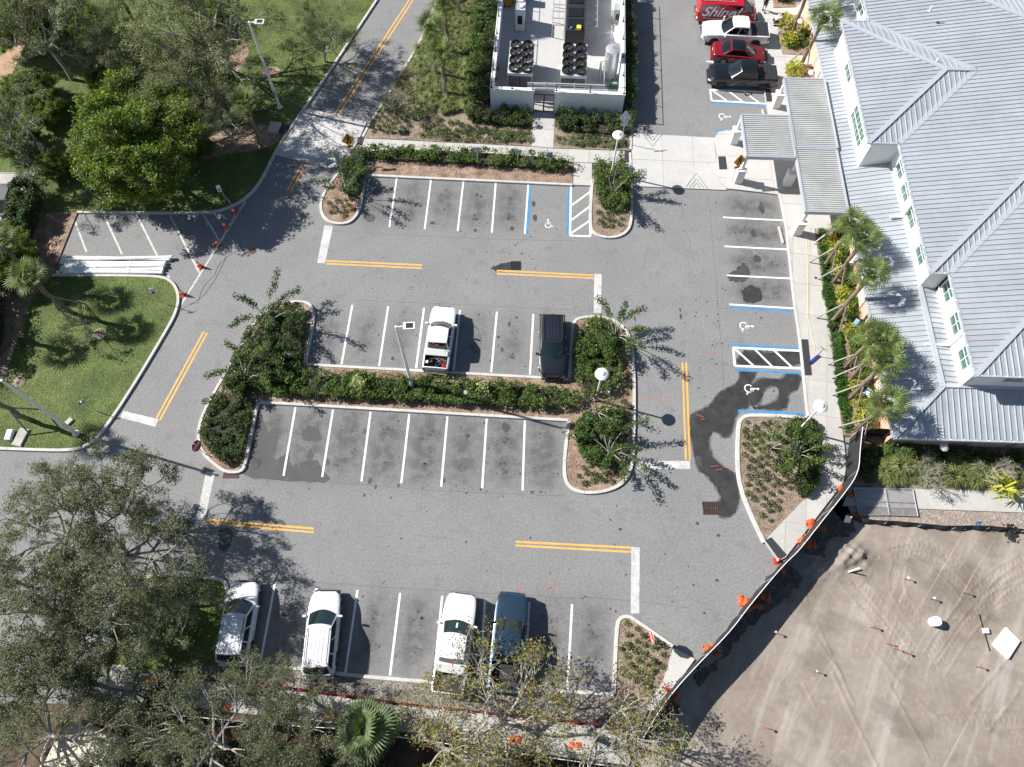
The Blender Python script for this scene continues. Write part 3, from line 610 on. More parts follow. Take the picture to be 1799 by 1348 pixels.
def car(label, nose, tail, kind, paint, zc=.9, roofpaint=None, glass=None, spec=None, group=None, wid=None, length=None, rimm=None, trimmed=False):
    glass = glass or m_glass
    S = dict(
        pickup=dict(L=5.9, W=2.02, wr=.40, ax=(1.80, -1.85), zb=.42, belt=1.22, hood=1.16, roof=1.92, wsb=1.10, wst=.28, rrt=-1.00, rrb=-1.22, cabend=-1.30, inset=.13, ri=.27),
        suv=dict(L=4.85, W=1.93, wr=.38, ax=(1.45, -1.42), zb=.34, belt=1.10, hood=1.06, roof=1.76, wsb=.98, wst=.20, rrt=-1.95, rrb=-2.28, cabend=None, inset=.10, ri=.25),
        sedan=dict(L=4.9, W=1.86, wr=.34, ax=(1.45, -1.40), zb=.26, belt=.92, hood=.86, roof=1.44, wsb=1.05, wst=.25, rrt=-.85, rrb=-1.65, cabend=None, inset=.12, ri=.27),
        van=dict(L=5.5, W=2.0, wr=.36, ax=(1.75, -1.6), zb=.32, belt=1.30, hood=1.15, roof=2.15, wsb=2.05, wst=1.15, rrt=-2.60, rrb=-2.68, cabend=None, inset=.04, ri=.12))[kind]
    if spec: S.update(spec)
    a, b = G(*nose, zc), G(*tail, zc); c = (a + b) / 2; d = (a - b); L = length or S['L']
    W = wid or S['W']; k = L / S['L']; hw0 = W / 2
    print('CAR', label[:30], 'measured length', round(d.length, 2), 'used', L)
    if length is None and kind != 'x': pass
    root = thing(kind if kind != 'suv' else 'sport_utility_vehicle', label, {'pickup': 'pickup truck', 'suv': 'car', 'sedan': 'car', 'van': 'van'}[kind], (c.x, c.y, 0), math.atan2(d.y, d.x), group)
    if kind == 'pickup': root.name = 'pickup_truck'
    if kind == 'van': root.name = 'cargo_van'
    if kind == 'sedan': root.name = 'sedan_car'
    X = lambda v: v * k
    F_, B_ = L / 2, -L / 2
    plan = [(B_, .80), (B_ + .06, .89), (B_ + .3, .97), (B_ + .9, 1), (F_ - 1.5, 1), (F_ - .9, .975), (F_ - .5, .92), (F_ - .25, .82), (F_ - .1, .68), (F_ - .03, .52), (F_, .38)]
    if kind in ('pickup',): plan = [(B_, .95), (B_ + .06, .97), (B_ + .3, .985), (B_ + .9, 1), (F_ - 1.2, 1), (F_ - .7, .975), (F_ - .35, .92), (F_ - .14, .82), (F_ - .04, .68), (F_, .55)]
    hood, belt = S['hood'], S['belt']
    if kind == 'pickup': top = [(B_, belt), (X(S['cabend']), belt), (X(S['wsb']), belt), (X(S['wsb']) + .1, hood + .06), (F_ - .5, hood - .02), (F_ - .12, hood - .14), (F_, hood - .32)]
    elif kind == 'sedan': top = [(B_, .80), (B_ + .1, .94), (X(S['rrb']), .97), (X(S['wsb']), belt), (F_ - .9, hood - .04), (F_ - .25, hood - .17), (F_, hood - .36)]
    elif kind == 'van': top = [(B_, belt), (X(S['wsb']), belt - .02), (F_ - .25, hood - .1), (F_, hood - .35)]
    else: top = [(B_, .95), (B_ + .06, belt), (X(S['rrt']), belt + .02), (X(S['wsb']), belt), (F_ - .9, hood - .01), (F_ - .22, hood - .14), (F_, hood - .38)]
    xs = set(np.round(np.arange(B_, F_ + .001, .14), 3)); xs |= {round(p[0], 3) for p in plan} | {round(F_, 3)}
    for ax in S['ax']:
        for q in np.linspace(-1, 1, 13): xs.add(round(X(ax) + q * (S['wr'] + .07), 3))
    xs = sorted(xs); bedx = None
    if kind == 'pickup': bedx = (B_ + .07, X(S['cabend']) - .06)
    rows = []; ra = S['wr'] + .07
    def row(x, bed=False):
        hw = hw0 * interp(plan, x); zt = interp(top, x); zb = S['zb'] + (.12 if x > F_ - .12 or x < B_ + .1 else 0)
        for ax in S['ax']:
            dx = abs(x - X(ax))
            if dx < ra: zb = max(zb, S['wr'] - .02 + math.sqrt(ra * ra - dx * dx))
        zm = max(.62, zb + .05); zc_ = .78 if bed else zt + .05 * min(1, (F_ - x) / .5)
        ped = .90 if kind == 'pickup' and x < X(S['cabend']) else .80
        half = [(0, zc_), (.5, zc_ - (0 if bed else .012)), (.78 if not bed else .86, zc_ if bed else zt + .015), (.90 if not bed else .865, zt), (.975, zt - .04), (1.0, min(zt - .12, max(zt - .2, zm + .1))), (1.0, zm), (.975, zb)]
        return [Vector((x, -y * hw, z)) for y, z in reversed(half)] + [Vector((x, y * hw, z)) for y, z in half[1:]]
    for x in xs:
        inb = bedx and bedx[0] < x < bedx[1]
        if bedx:
            prev = rows[-1][0].x if rows else -99
            for e in bedx:
                if prev < e <= x: rows.append(row(e - .001, not inb if e == bedx[1] else False)); rows.append(row(e + .001, e == bedx[0]))
        rows.append(row(x, inb))
    body = MB(); body.grid(rows); body.add(rows[0], [tuple(range(15))]); body.add(rows[-1], [tuple(reversed(range(15)))])
    bo = obj('body', body, paint, root, smooth=32)
    mb = MB(); mb.box((0, 0, (S['zb'] + .62) / 2), (L - .5, W * .80, .62 - S['zb'] + .25)); obj('underbody', mb, m_trim, root)
    # greenhouse
    xb, xt, rt, rb = X(S['wsb']), X(S['wst']), X(S['rrt']), X(S['rrb']); H = S['roof']; hb = hw0 - S['inset']; hr = hw0 - S['ri']; zb_ = belt - .03
    bul = {'pickup': .20, 'suv': .28, 'sedan': .30, 'van': .25}[kind]; bulr = .12 if kind != 'pickup' else .06
    def pt(s, t):      # t 0..1 windshield, 1..2 roof, 2..3 rear glass
        cz = .05 * (1 - s * s)
        if t <= 1: return Vector((lerp(xb, xt, t) + (bul * (1 - t) + .10 * t) * (1 - s * s), s * lerp(hb, hr, t), lerp(zb_, H - .03, t) + cz + .05 * math.sin(t * 3.14) * 0))
        if t <= 2: u_ = t - 1; return Vector((lerp(xt + .10 * (1 - s * s), rt - .05 * (1 - s * s), u_), s * (hr + .01 * math.sin(u_ * 3.14)), H - .03 + cz + .035 * math.sin(u_ * 3.14)))
        u_ = t - 2; return Vector((lerp(rt, rb, u_) - (.05 * (1 - u_) + bulr * u_) * (1 - s * s), s * lerp(hr, hb, u_), lerp(H - .03, zb_, u_) + cz))
    ss = [-1, -.96, -.8, -.5, -.2, 0, .2, .5, .8, .96, 1]
    gh = MB(); gh.grid([[pt(s, t) for s in ss] for t in (0, .5, 1, 1.02, 1.1, 1.3, 1.5, 1.7, 1.9, 1.98, 2, 2.5, 3)])
    def side(sg, f, h):    # f 0..1 along (front to rear), h 0..1 up
        x = lerp(lerp(xb, xt, h), lerp(rb, rt, h), f); return Vector((x, sg * lerp(hb, hr, h), lerp(zb_, H - .03, h)))
    for sg in (1, -1): gh.grid([[side(sg, f, h) for f in (0, .3, .7, 1)] for h in (0, .5, 1)])
    obj('cab', gh, roofpaint or paint, root, smooth=28)
    def pane(name, t0, t1, s0, bulge=.012):
        mb = MB(); mb.grid([[pt(s * s0, lerp(t0, t1, q)) + Vector((bulge if t1 <= 1 else (-bulge if t0 >= 2 else 0), 0, bulge)) for s in ss] for q in (0, .25, .5, .75, 1)]); obj(name, mb, glass, root, smooth=40)
    pane('windshield', .04, .93, .93)
    if kind != 'van': pane('rear_window', 2.10, 2.88, .88)
    if kind == 'sedan': pane('roof_panel', 1.02, 1.98, .93)
    wins = {'pickup': [(.06, .47), (.52, .93)], 'suv': [(.05, .36), (.39, .66), (.69, .95)], 'sedan': [(.10, .48), (.51, .90)], 'van': [(.05, .24)]}[kind]
    for sg in (1, -1):
        for f0, f1 in wins:
            mb = MB(); mb.grid([[side(sg, lerp(f0, f1, q) , h) + Vector((0, sg * .014, .008)) for q in (0, .33, .66, 1)] for h in (.10, .5, .88)]); obj('side_window', mb, glass, root)
        f = .20 if kind != 'van' else .10
        mb = MB(); mb.box((xb - .12 if kind != 'van' else xb - .25, sg * (hw0 + .13), belt + .08), (.14, .24, .17 if kind != 'pickup' else .26), rz=sg * .15, taper=.85); mb.box((xb - .10, sg * (hw0 - .02), belt + .02), (.06, .2, .05))
        obj('mirror', mb, m_trim if trimmed or kind == 'van' else paint, root, smooth=30)
        for hx in ((.30, -.65) if kind != 'van' else (1.25,)):
            mb = MB(); mb.box((X(hx), sg * (hw0 + .012), belt - .20), (.17, .03, .035)); obj('door_handle', mb, m_chrome if not trimmed else m_trim, root)
        hwf = hw0 * interp(plan, F_ - .12)
        mb = MB(); zl = interp(top, F_ - .1)
        fr = [(F_ - .30, .93, -.05), (F_ - .12, .90, -.03), (F_ - .035, .70, -.02), (F_ + .012, .52, -.03)]
        mb.grid([[Vector((x + .012, sg * (hw0 * y + .008), interp(top, x) - dz)) for x, y, _ in fr] for dz in (.03, .12, .22)]); obj('headlight', mb, m_lens, root)
        mb = MB(); zt = belt - .12 if kind != 'sedan' else .82
        mb.grid([[Vector((B_ + .14, sg * (hw0 * .985 + .012), zt - dz)), Vector((B_ - .006, sg * (hw0 * .95 + .006), zt - dz)), Vector((B_ - .014, sg * hw0 * .76, zt - dz))] for dz in (0, .18, .36 if kind == 'pickup' else .22)]); obj('tail_light', mb, m_tail, root)
        if kind == 'suv':
            mb = MB(); mb.tube([pt(sg * .90, 1.05) + Vector((0, 0, .03)), pt(sg * .90, 1.12) + Vector((0, 0, .09)), pt(sg * .90, 1.5) + Vector((0, 0, .09)), pt(sg * .90, 1.88) + Vector((0, 0, .09)), pt(sg * .90, 1.95) + Vector((0, 0, .03))], .022, 6); obj('roof_rail', mb, m_chrome if trimmed else m_trim, root)
    # hood creases, roof ribs
    for sg in (1, -1):
        mb = MB(); mb.bar((xb + .22, sg * hw0 * .60, interp(top, xb + .3) + .035), (F_ - .35, sg * hw0 * .40, interp(top, F_ - .35) + .035), .05, .03); obj('hood_ridge', mb, paint, root)
    if kind in ('suv', 'pickup') :
        for q in (-.45, -.15, .15, .45):
            mb = MB(); mb.tube([pt(q, 1.12) + Vector((0, 0, .004)), pt(q, 1.5) + Vector((0, 0, .006)), pt(q, 1.88) + Vector((0, 0, .004))], .014, 5)
            if kind == 'suv': obj('roof_rib', mb, roofpaint or paint, root)
    for sg in (-.05, .85): mb = MB(); mb.tube([pt(sg - .05, .03) + Vector((.02, 0, .02)), pt(sg - .55, .12) + Vector((.015, 0, .03))], .012, 4); obj('wiper', mb, m_trim, root)
    mb = MB(); mb.grid([[pt(s * .97, t) + Vector((.01, 0, .006)) for s in ss] for t in (-.05, .045)]); obj('cowl', mb, m_trim, root)
    mb = MB(); mb.box((F_ - .01, 0, S['zb'] + .38), (.06, W * .48, .26)); obj('grille', mb, m_trim if kind != 'pickup' or trimmed else m_chrome, root)
    mb = MB(); mb.box((F_ - .05, 0, S['zb'] + .10), (.22, W * .80, .20), taper=.96); obj('front_bumper', mb, m_trim if kind != 'pickup' or trimmed else m_chrome, root, smooth=20)
    mb = MB(); mb.box((B_ - .03, 0, S['zb'] + .16), (.20, W * .90, .18), taper=.96); obj('rear_bumper', mb, paint if kind in ('suv', 'sedan') else (m_trim if trimmed else m_chrome), root, smooth=20)
    mb = MB(); mb.box((B_ - .02 if kind != 'pickup' else B_ - .135, 0, .80 if kind != 'pickup' else .6), (.015, .31, .16)); obj('licence_plate', mb, m_plate, root)
    mb = MB(); mb.box((rb - .02 if kind == 'pickup' else rt - .06, 0, H - .01 if kind != 'pickup' else H - .07), (.06, .28, .03)); obj('brake_light', mb, m_tail, root)
    wh = MB(); wh.lathe((0, 0, 0), [(S['wr'] * .62, -.11), (S['wr'] - .03, -.12), (S['wr'], -.08), (S['wr'], .08), (S['wr'] - .03, .12), (S['wr'] * .62, .11)], 20); tyre = mesh('tyre', wh, m_black, 30)
    wr = MB(); wr.lathe((0, 0, .02), [(S['wr'] * .60, 0), (S['wr'] * .62, .095), (S['wr'] * .56, .10), (S['wr'] * .5, .05), (.001, .05)], 20)
    for q in range(6): an = q * math.pi / 3; wr.bar((0, 0, .085), (S['wr'] * .58 * math.cos(an), S['wr'] * .58 * math.sin(an), .105), .06, .03)
    wr.lathe((0, 0, .07), [(.06, 0), (.05, .05)], 8); rim = mesh('rim', wr, rimm or m_rim)
    for ax in S['ax']:
        for sg in (1, -1):
            wo = put('wheel', None, root, (X(ax), sg * (hw0 - .135), S['wr']), Euler((R(-90 * sg), 0, 0)))
            put('tyre', tyre, wo); put('rim', rim, wo)
    root['_'] = 1; del root['_']
    return root, dict(L=L, W=W, H=H, F=F_, B=B_, belt=belt, bedx=bedx, hw=hw0, pt=pt, X=X, S=S)
p_white = paintmat('white car paint', (.72, .73, .74)); p_white2 = paintmat('pearl white car paint', (.66, .69, .73))
p_black = paintmat('black car paint', (.006, .007, .010)); p_red = paintmat('dark red car paint', (.20, .006, .014)); p_van = paintmat('bright red van paint', (.45, .008, .02))
p_grey = paintmat('dark grey car paint', (.016, .020, .030), .3); p_blue = paintmat('steel blue car paint', (.026, .056, .094), .4)
m_cover = mat('black bed cover', (.022, .024, .028), .65)
def bed_cover(root, I):
    mb = MB(); x0, x1 = I['bedx']; n = 4
    for i in range(n):
        a, b = x0 + (x1 - x0) * i / n + .01, x0 + (x1 - x0) * (i + 1) / n - .01; mb.box(((a + b) / 2, 0, I['belt'] + .02), (b - a, I['W'] * .86, .05))
    obj('bed_cover', mb, m_cover, root, smooth=20)
w1, i1 = car('white pickup truck with debris in its open bed, nose towards the lane', (781, 541), (764.5, 648), 'pickup', p_white, length=5.3, wid=1.9, spec=dict(ax=(1.75, -1.7)))
w2, i2 = car('dark grey SUV parked beside the kerb of the central island', (970.5, 663), (970, 554), 'suv', p_grey, zc=.8, length=5.0, wid=1.95, trimmed=False, glass=m_glassg)
w3, i3 = car('white SUV in the end bay beside the small lawn', (431, 1025), (407, 1161), 'suv', p_white2, length=4.95, wid=1.98, zc=.8, glass=m_glassg)
w4, i4 = car('white SUV with branches over its roof, second in the bottom row', (573, 1045), (559, 1180), 'suv', p_white2, length=5.1, wid=1.98, zc=.8, glass=m_glassg)
w5, i5 = car('white pickup truck with an empty open bed, beside the blue one', (811, 1053), (787, 1208), 'pickup', p_white, length=5.9, glass=m_glassg)
w6, i6 = car('steel blue pickup truck half hidden by bare branches', (900, 1052), (886, 1200), 'pickup', p_blue, length=5.7, glass=m_glassg)
w7, i7 = car('black pickup truck with black bed cover beside the canopy', (1248, 128), (1360, 133), 'pickup', p_black, trimmed=True, rimm=m_trim)
w8, i8 = car('dark red sedan with black glass roof between two pickups', (1347, 95), (1253, 88), 'sedan', p_red, zc=.7)
w9, i9 = car('white pickup truck with black bed cover behind the red sedan', (1232, 52), (1350, 57), 'pickup', p_white, length=6.0, rimm=m_trim)
w10, i10 = car('bright red cargo van with white lettering on its side', (1326, 19), (1228, 14), 'van', p_van, zc=1.0)
bed_cover(w7, i7); bed_cover(w9, i9)
# rear toolbox-coloured cab ledge (white cross panel behind the cab) of the two open beds
for rt_, I in ((w1, i1), (w5, i5)):
    mb = MB(); mb.box((I['bedx'][1] - .22, 0, I['belt'] + .03), (.46, I['W'] * .86, .10), taper=.97); obj('toolbox', mb, mat('dull aluminium', (.52, .53, .53), .5, .2), rt_, smooth=20)
for rt_, I in ((w1, i1), (w5, i5), (w6, i6)):
    x0, x1 = I['bedx']; hh = I['W'] * .86 / 2; mb = MB(); ex = .02
    mb.grid([[Vector((x0 + ex, y, 1.15)) for y in (-hh, hh)], [Vector((x0 + ex, y, .79)) for y in (-hh, hh)], [Vector((x1 - ex, y, .79)) for y in (-hh, hh)], [Vector((x1 - ex, y, 1.15)) for y in (-hh, hh)]])
    for sg in (1, -1): mb.add([(x0 + ex, sg * (hh - .01), .79), (x1 - ex, sg * (hh - .01), .79), (x1 - ex, sg * (hh - .01), 1.17), (x0 + ex, sg * (hh - .01), 1.17)], [(0, 1, 2, 3)])
    obj('bed_liner', mb, mat('black bed liner', (.028, .028, .03), .85), rt_)
m_debris = mat('brown yard debris', (.24, .18, .12), 1, var=.4, scale=5, island=.5)
def heap(n, cx, cy, cz, sx, sy, h, s):
    c = np.stack([rng.normal(cx, sx, n), rng.normal(cy, sy, n), np.zeros(n)], 1); c[:, 0] = np.clip(c[:, 0], cx - 2 * sx, cx + 2 * sx); c[:, 1] = np.clip(c[:, 1], cy - 1.8 * sy, cy + 1.8 * sy)
    c[:, 2] = cz + h * np.exp(-((c[:, 0] - cx) / sx / 1.6) ** 2 - ((c[:, 1] - cy) / sy / 1.6) ** 2) * rng.uniform(.5, 1, n); return c
def cards(c, ax, s, asp=.35, up=.3):
    n = len(c); d = rng.normal(0, 1, (n, 3)); d[:, 2] *= .5; d /= np.linalg.norm(d, axis=1)[:, None]
    nn = rng.normal(0, 1, (n, 3)); nn[:, 2] = np.abs(nn[:, 2]) + up; e = np.cross(d, nn); e /= np.linalg.norm(e, axis=1)[:, None] + 1e-9
    s = s * rng.uniform(.6, 1.3, n)[:, None]; return np.stack([c - d * s, c + e * s * asp - d * s * .1, c + d * s, c - e * s * asp - d * s * .1], 1).reshape(-1, 3)
hp = npmesh('debris', cards(heap(900, -1.75, -.2, .82, .38, .35, .25, 0), 0, .09), 4, m_debris)
t = put('yard_debris', hp, None, w1.location, w1.rotation_euler.z, label='heap of brown cuttings in the bed of the white pickup', category='debris')
def onveh(w, x, y, z): return w.matrix_basis @ Vector((x, y, z))
mb = MB(); mb.lathe((0, 0, 0), [(.13, 0), (.15, .30), (.15, .34), (.12, .34), (.11, .05)], 14); obj('bucket', mb, mat('blue plastic', (.02, .06, .30), .4), None, loc=onveh(w1, -2.25, -.15, .80), label='blue bucket in the bed of the white pickup', category='bucket')
mb = MB(); mb.lathe((0, 0, 0), [(.11, 0), (.12, .34), (.10, .36), (.001, .37)], 14); obj('jug', mb, m_white, None, smooth=30, loc=onveh(w1, -2.15, .62, .80), label='white plastic container in the corner of the pickup bed', category='container')
mb = MB(); mb.box((0, 0, .12), (.3, .25, .24), taper=.9); mb.tube([(-.1, 0, .26), (0, 0, .33), (.1, 0, .26)], .02, 6); obj('fuel_can', mb, mat('red plastic', (.4, .02, .02), .4), None, loc=onveh(w1, -2.32, -.58, .80), label='small red can in the bed of the white pickup', category='can')
hp = npmesh('bag', cards(heap(500, 0, 0, .1, .16, .16, .28, 0), 0, .10, .8), 4, mat('black plastic bag', (.02, .02, .022), .25, island=.6)); put('rubbish_bag', hp, None, onveh(w1, -2.0, .30, .80), 0, label='crumpled black rubbish bag in the pickup bed', category='bag')
# lettering on the van's side that faces the camera
def text(body, size, m, parent, loc, rot, shear=0, name='lettering', ext=.004, off=0.0, sx=1.0):
    cu = bpy.data.curves.new('t', 'FONT'); cu.body = body; cu.size = size; cu.shear = shear; cu.extrude = ext; cu.offset = off; cu.align_x = 'CENTER'; cu.align_y = 'CENTER'
    to = bpy.data.objects.new('t', cu); scn.collection.objects.link(to); dg = bpy.context.evaluated_depsgraph_get(); me = bpy.data.meshes.new_from_object(to.evaluated_get(dg)); bpy.data.objects.remove(to)
    me.materials.clear(); me.materials.append(m); o = put(name, me, parent, loc, rot); o.scale = (sx, 1, 1); return o
# the side towards the camera is the van's right side (local -y)
text('Shine!', 1.25, m_white, w10, (-.75, -1.03, 1.42), Euler((R(80), 0, 0)), .42, off=.022, sx=1.12)
mb = MB(); mb.strip([Vector((-1.9, 0, 0)), Vector((-1.2, -.10, 0)), Vector((-.4, -.06, 0)), Vector((.2, .0, 0))], .05, 0); o = obj('lettering_swash', mb, m_white, w10, loc=(-.3, -1.03, .82), rz=Euler((R(80), 0, 0)))
mb = MB(); mb.box((-.9, .55, 2.23), (2.9, .05, .05)); mb.box((-.9, -.55, 2.23), (2.9, .05, .05))
for x in (-2.1, -.9, .3): mb.box((x, 0, 2.24), (.06, 1.15, .05))
obj('roof_rack', mb, m_steel, w10)
# other side of the small cars: white sheet behind the windshield
mb = MB(); mb.grid([[i5['pt'](s, t_) + Vector((.016, 0, .016)) for s in (-.08, .04)] for t_ in (.25, .6)]); obj('windshield_tag', mb, m_white, w5)
# ============================================================ MAIN BUILDING (own frame: w away from the car park, u along the building)
_a = R(88.4); UV = Vector((math.cos(_a), math.sin(_a), 0)); WV = Vector((math.sin(_a), -math.cos(_a), 0))
def B(w_, u_, z): return WV * w_ + UV * u_ + Vector((0, 0, z))
def uof(px, z, w_): g = G(px[0], px[1], z); return g.dot(UV)
m_roof = mat('pale metal roof', (.40, .435, .475), .40, .25, var=.09, scale=.35, fine=.03, fscale=3, objvar=.035)
m_roofcap = mat('metal roof cap', (.46, .49, .54), .4, .2)
m_wall = mat('white stucco', (.78, .78, .76), .9, bump=.01, bscale=30, var=.03, scale=1)
m_peach = mat('peach stucco', (.66, .40, .30), .9, var=.06, scale=1)
m_wpane = mat('green tinted pane', (.045, .125, .10), .15, var=.6, scale=1.2, coat=.3)
m_seam = mat('roof seam metal', (.24, .26, .29), .45, .2)
BLD = thing('white_building', 'large white building with pale standing seam metal roofs and green tinted windows', 'building', B(30, 40, 0))
BO = -BLD.location
def brel(p): return p + BO
NP = [0]; REST = MB(); RESTS = MB()
def clipax(poly, ax, lim, keep):
    out = []
    for i in range(len(poly)):
        a, b = poly[i], poly[(i + 1) % len(poly)]; ia = (a[ax] - lim) * keep >= 0; ib = (b[ax] - lim) * keep >= 0
        if ia: out.append(a)
        if ia != ib: t = (lim - a[ax]) / (b[ax] - a[ax]); out.append((a[0] + (b[0] - a[0]) * t, a[1] + (b[1] - a[1]) * t))
    return out
def facet(poly, zf, run, sp=.405, thick=.05):
    ax = 1 if run == 'w' else 0        # strips divide along the other axis
    lo, hi = min(p[ax] for p in poly), max(p[ax] for p in poly); n = round((hi - lo) / sp)
    for i in range(n):
        a, b = lo + (hi - lo) * i / n, lo + (hi - lo) * (i + 1) / n; q = clipax(clipax(poly, ax, a, 1), ax, b, -1)
        if len(q) < 3: continue
        def sub(q):
            mb = MB(); mb.sheet([brel(B(p[0], p[1], zf(*p))) for p in q])
            # standing seam on the strip's first edge
            e = [p for p in q if abs(p[ax] - a) < 1e-6]
            if len(e) >= 2:
                e.sort(key=lambda p: p[1 - ax]); s0, s1 = e[0], e[-1]
                if math.dist(s0, s1) > .15: mb.bar(brel(B(s0[0], s0[1], zf(*s0) + .03)), brel(B(s1[0], s1[1], zf(*s1) + .03)), .04, .065)
            return mb
        mb = sub(q); NP[0] += 1
        if NP[0] <= 300:
            o = obj('roof_panel', mb, m_roof, BLD)
        else: REST.add(mb.v, mb.f)
def cap(p, q, zp, zq, wd=.22): mb = MB(); mb.bar(brel(B(p[0], p[1], zp + .05)), brel(B(q[0], q[1], zq + .05)), wd, .09); obj('ridge_cap', mb, m_roofcap, BLD)
PR = .175; ZE = 6.1
zA = lambda w_, u_: ZE + PR * (w_ - 27.7); zB = lambda w_, u_: ZE + PR * (w_ - 29.0); zAe = lambda w_, u_: ZE + PR * (u_ - 29.9); zBe = lambda w_, u_: ZE + PR * (u_ - 22.15)
zD = lambda w_, u_: ZE + PR * (w_ - 25.45); zDs = lambda w_, u_: ZE + PR * (u_ - 41.38); zDn = lambda w_, u_: ZE + PR * (54.28 - u_)
zS = lambda w_, u_: 3.0 + .25 * (w_ - 24.65); zSe = lambda w_, u_: 3.0 + .25 * (u_ - 18.95); zC = lambda w_, u_: 3.87 - .16 * (w_ - 28.05)
facet([(29.0, 22.15), (29.0, 29.9), (44, 44.9), (44, 37.15)], zB, 'w')
facet([(27.7, 29.9), (29.0, 29.9), (44, 44.9), (44, 46.2)], zAe, 'u')
facet([(25.45, 41.38), (27.7, 41.38), (34.15, 47.83), (31.9, 47.83)], zDs, 'u')
facet([(25.45, 54.28), (27.7, 54.28), (34.15, 47.83), (31.9, 47.83)], zDn, 'u')
facet([(25.45, 41.38), (25.45, 54.28), (31.9, 47.83)], zD, 'w')
facet([(29, 22.15), (46, 22.15), (46, 39.15)], zBe, 'u')
facet([(24.65, 18.95), (28.05, 22.35), (28.05, 41.5), (25.8, 41.5), (25.8, 54.15), (28.05, 54.15), (28.05, 64), (24.65, 64)], zS, 'w')
facet([(24.65, 18.95), (46, 18.95), (46, 22.45), (28.15, 22.45)], zSe, 'u')
facet([(27.7, 29.9), (27.7, 41.38), (34.15, 47.83), (27.7, 54.28), (27.7, 63.9), (44.7, 46.9)], zA, 'w')
facet([(28.05, 22.35), (29.3, 22.45), (29.3, 30.2), (28.05, 30.2)], zC, 'w')
facet([(27.7, 63.9), (44.7, 46.9), (46, 46.9), (46, 63.9)], lambda w_, u_: ZE + PR * (63.9 - u_), 'u')
if REST.v: obj('roof_panels', REST, m_roof, BLD, kind='stuff')
print('PANELS', NP[0])
for p, q, f in [((27.7, 29.9), (44, 46.2), zA), ((29, 29.9), (44, 44.9), zB), ((29, 22.15), (44, 37.15), zB), ((25.45, 41.38), (31.9, 47.83), zD), ((25.45, 54.28), (31.9, 47.83), zD), ((27.7, 41.38), (34.15, 47.83), zA), ((27.7, 54.28), (34.15, 47.83), zA), ((24.65, 18.95), (28.1, 22.4), zS), ((27.7, 63.9), (44.7, 46.9), zA)]:
    valley = f in (zB,) and p[1] == 29.9 or p[0] == 27.7 and p[1] in (41.38, 54.28)
    cap(p, q, f(*p) - (.04 if valley else 0), f(*q) - (.04 if valley else 0), .42 if valley else .34)
cap((31.9, 47.83), (34.15, 47.83), zD(31.9, 0), zD(31.9, 0), .3); cap((28.05, 22.3), (28.05, 30.2), 3.87, 3.87, .34); cap((28.1, 22.38), (46, 22.38), 3.85, 3.85, .25); cap((28.1, 30.2), (28.0, 41.5), 3.84, 3.84, .2)
# roof decks below the panels (closed underneath), fascia and gutters
def bprism(name, poly, z0, z1, m): mb = MB(); mb.prism([brel(B(p[0], p[1], 0)) for p in poly], z0, z1); return obj(name, mb, m, BLD)
for nm, poly, z in [('soffit', [(25.5, 41.42), (28.3, 41.42), (28.3, 54.2), (25.5, 54.2)], ZE), ('soffit', [(27.75, 29.95), (29.5, 29.95), (44, 44), (44, 63), (27.75, 63.8)], ZE), ('soffit', [(29.05, 22.2), (46, 22.2), (46, 44), (29.05, 29.9)], ZE)]:
    bprism(nm, poly, z - .14, z - .07, m_wall)
def gutter(p, q, z): mb = MB(); mb.bar(brel(B(p[0], p[1], z - .05)), brel(B(q[0], q[1], z - .05)), .13, .16); obj('gutter', mb, m_roofcap, BLD)
def hanger(p, q, z, n):
    mb = MB()
    for i in range(n): t = (i + .5) / n; a = B(p[0] + (q[0] - p[0]) * t, p[1] + (q[1] - p[1]) * t, z + .045); mb.box(brel(a), (.07, .07, .03))
    obj('gutter_straps', mb, m_white, BLD, kind='stuff')
for p, q, z in [((24.57, 18.9), (24.57, 64), 3.0), ((24.6, 18.87), (46, 18.87), 3.0), ((25.37, 41.3), (25.37, 54.3), ZE), ((25.4, 41.3), (27.7, 41.3), ZE), ((25.4, 54.36), (27.7, 54.36), ZE), ((27.62, 29.85), (27.62, 41.3), ZE), ((27.62, 54.4), (27.62, 64), ZE), ((27.6, 29.82), (28.95, 29.82), ZE), ((28.92, 22.1), (28.92, 29.8), ZE), ((28.9, 22.07), (46, 22.07), ZE)]:
    gutter(p, q, z); hanger(p, q, z, max(2, int(math.dist(p, q) / .8)))
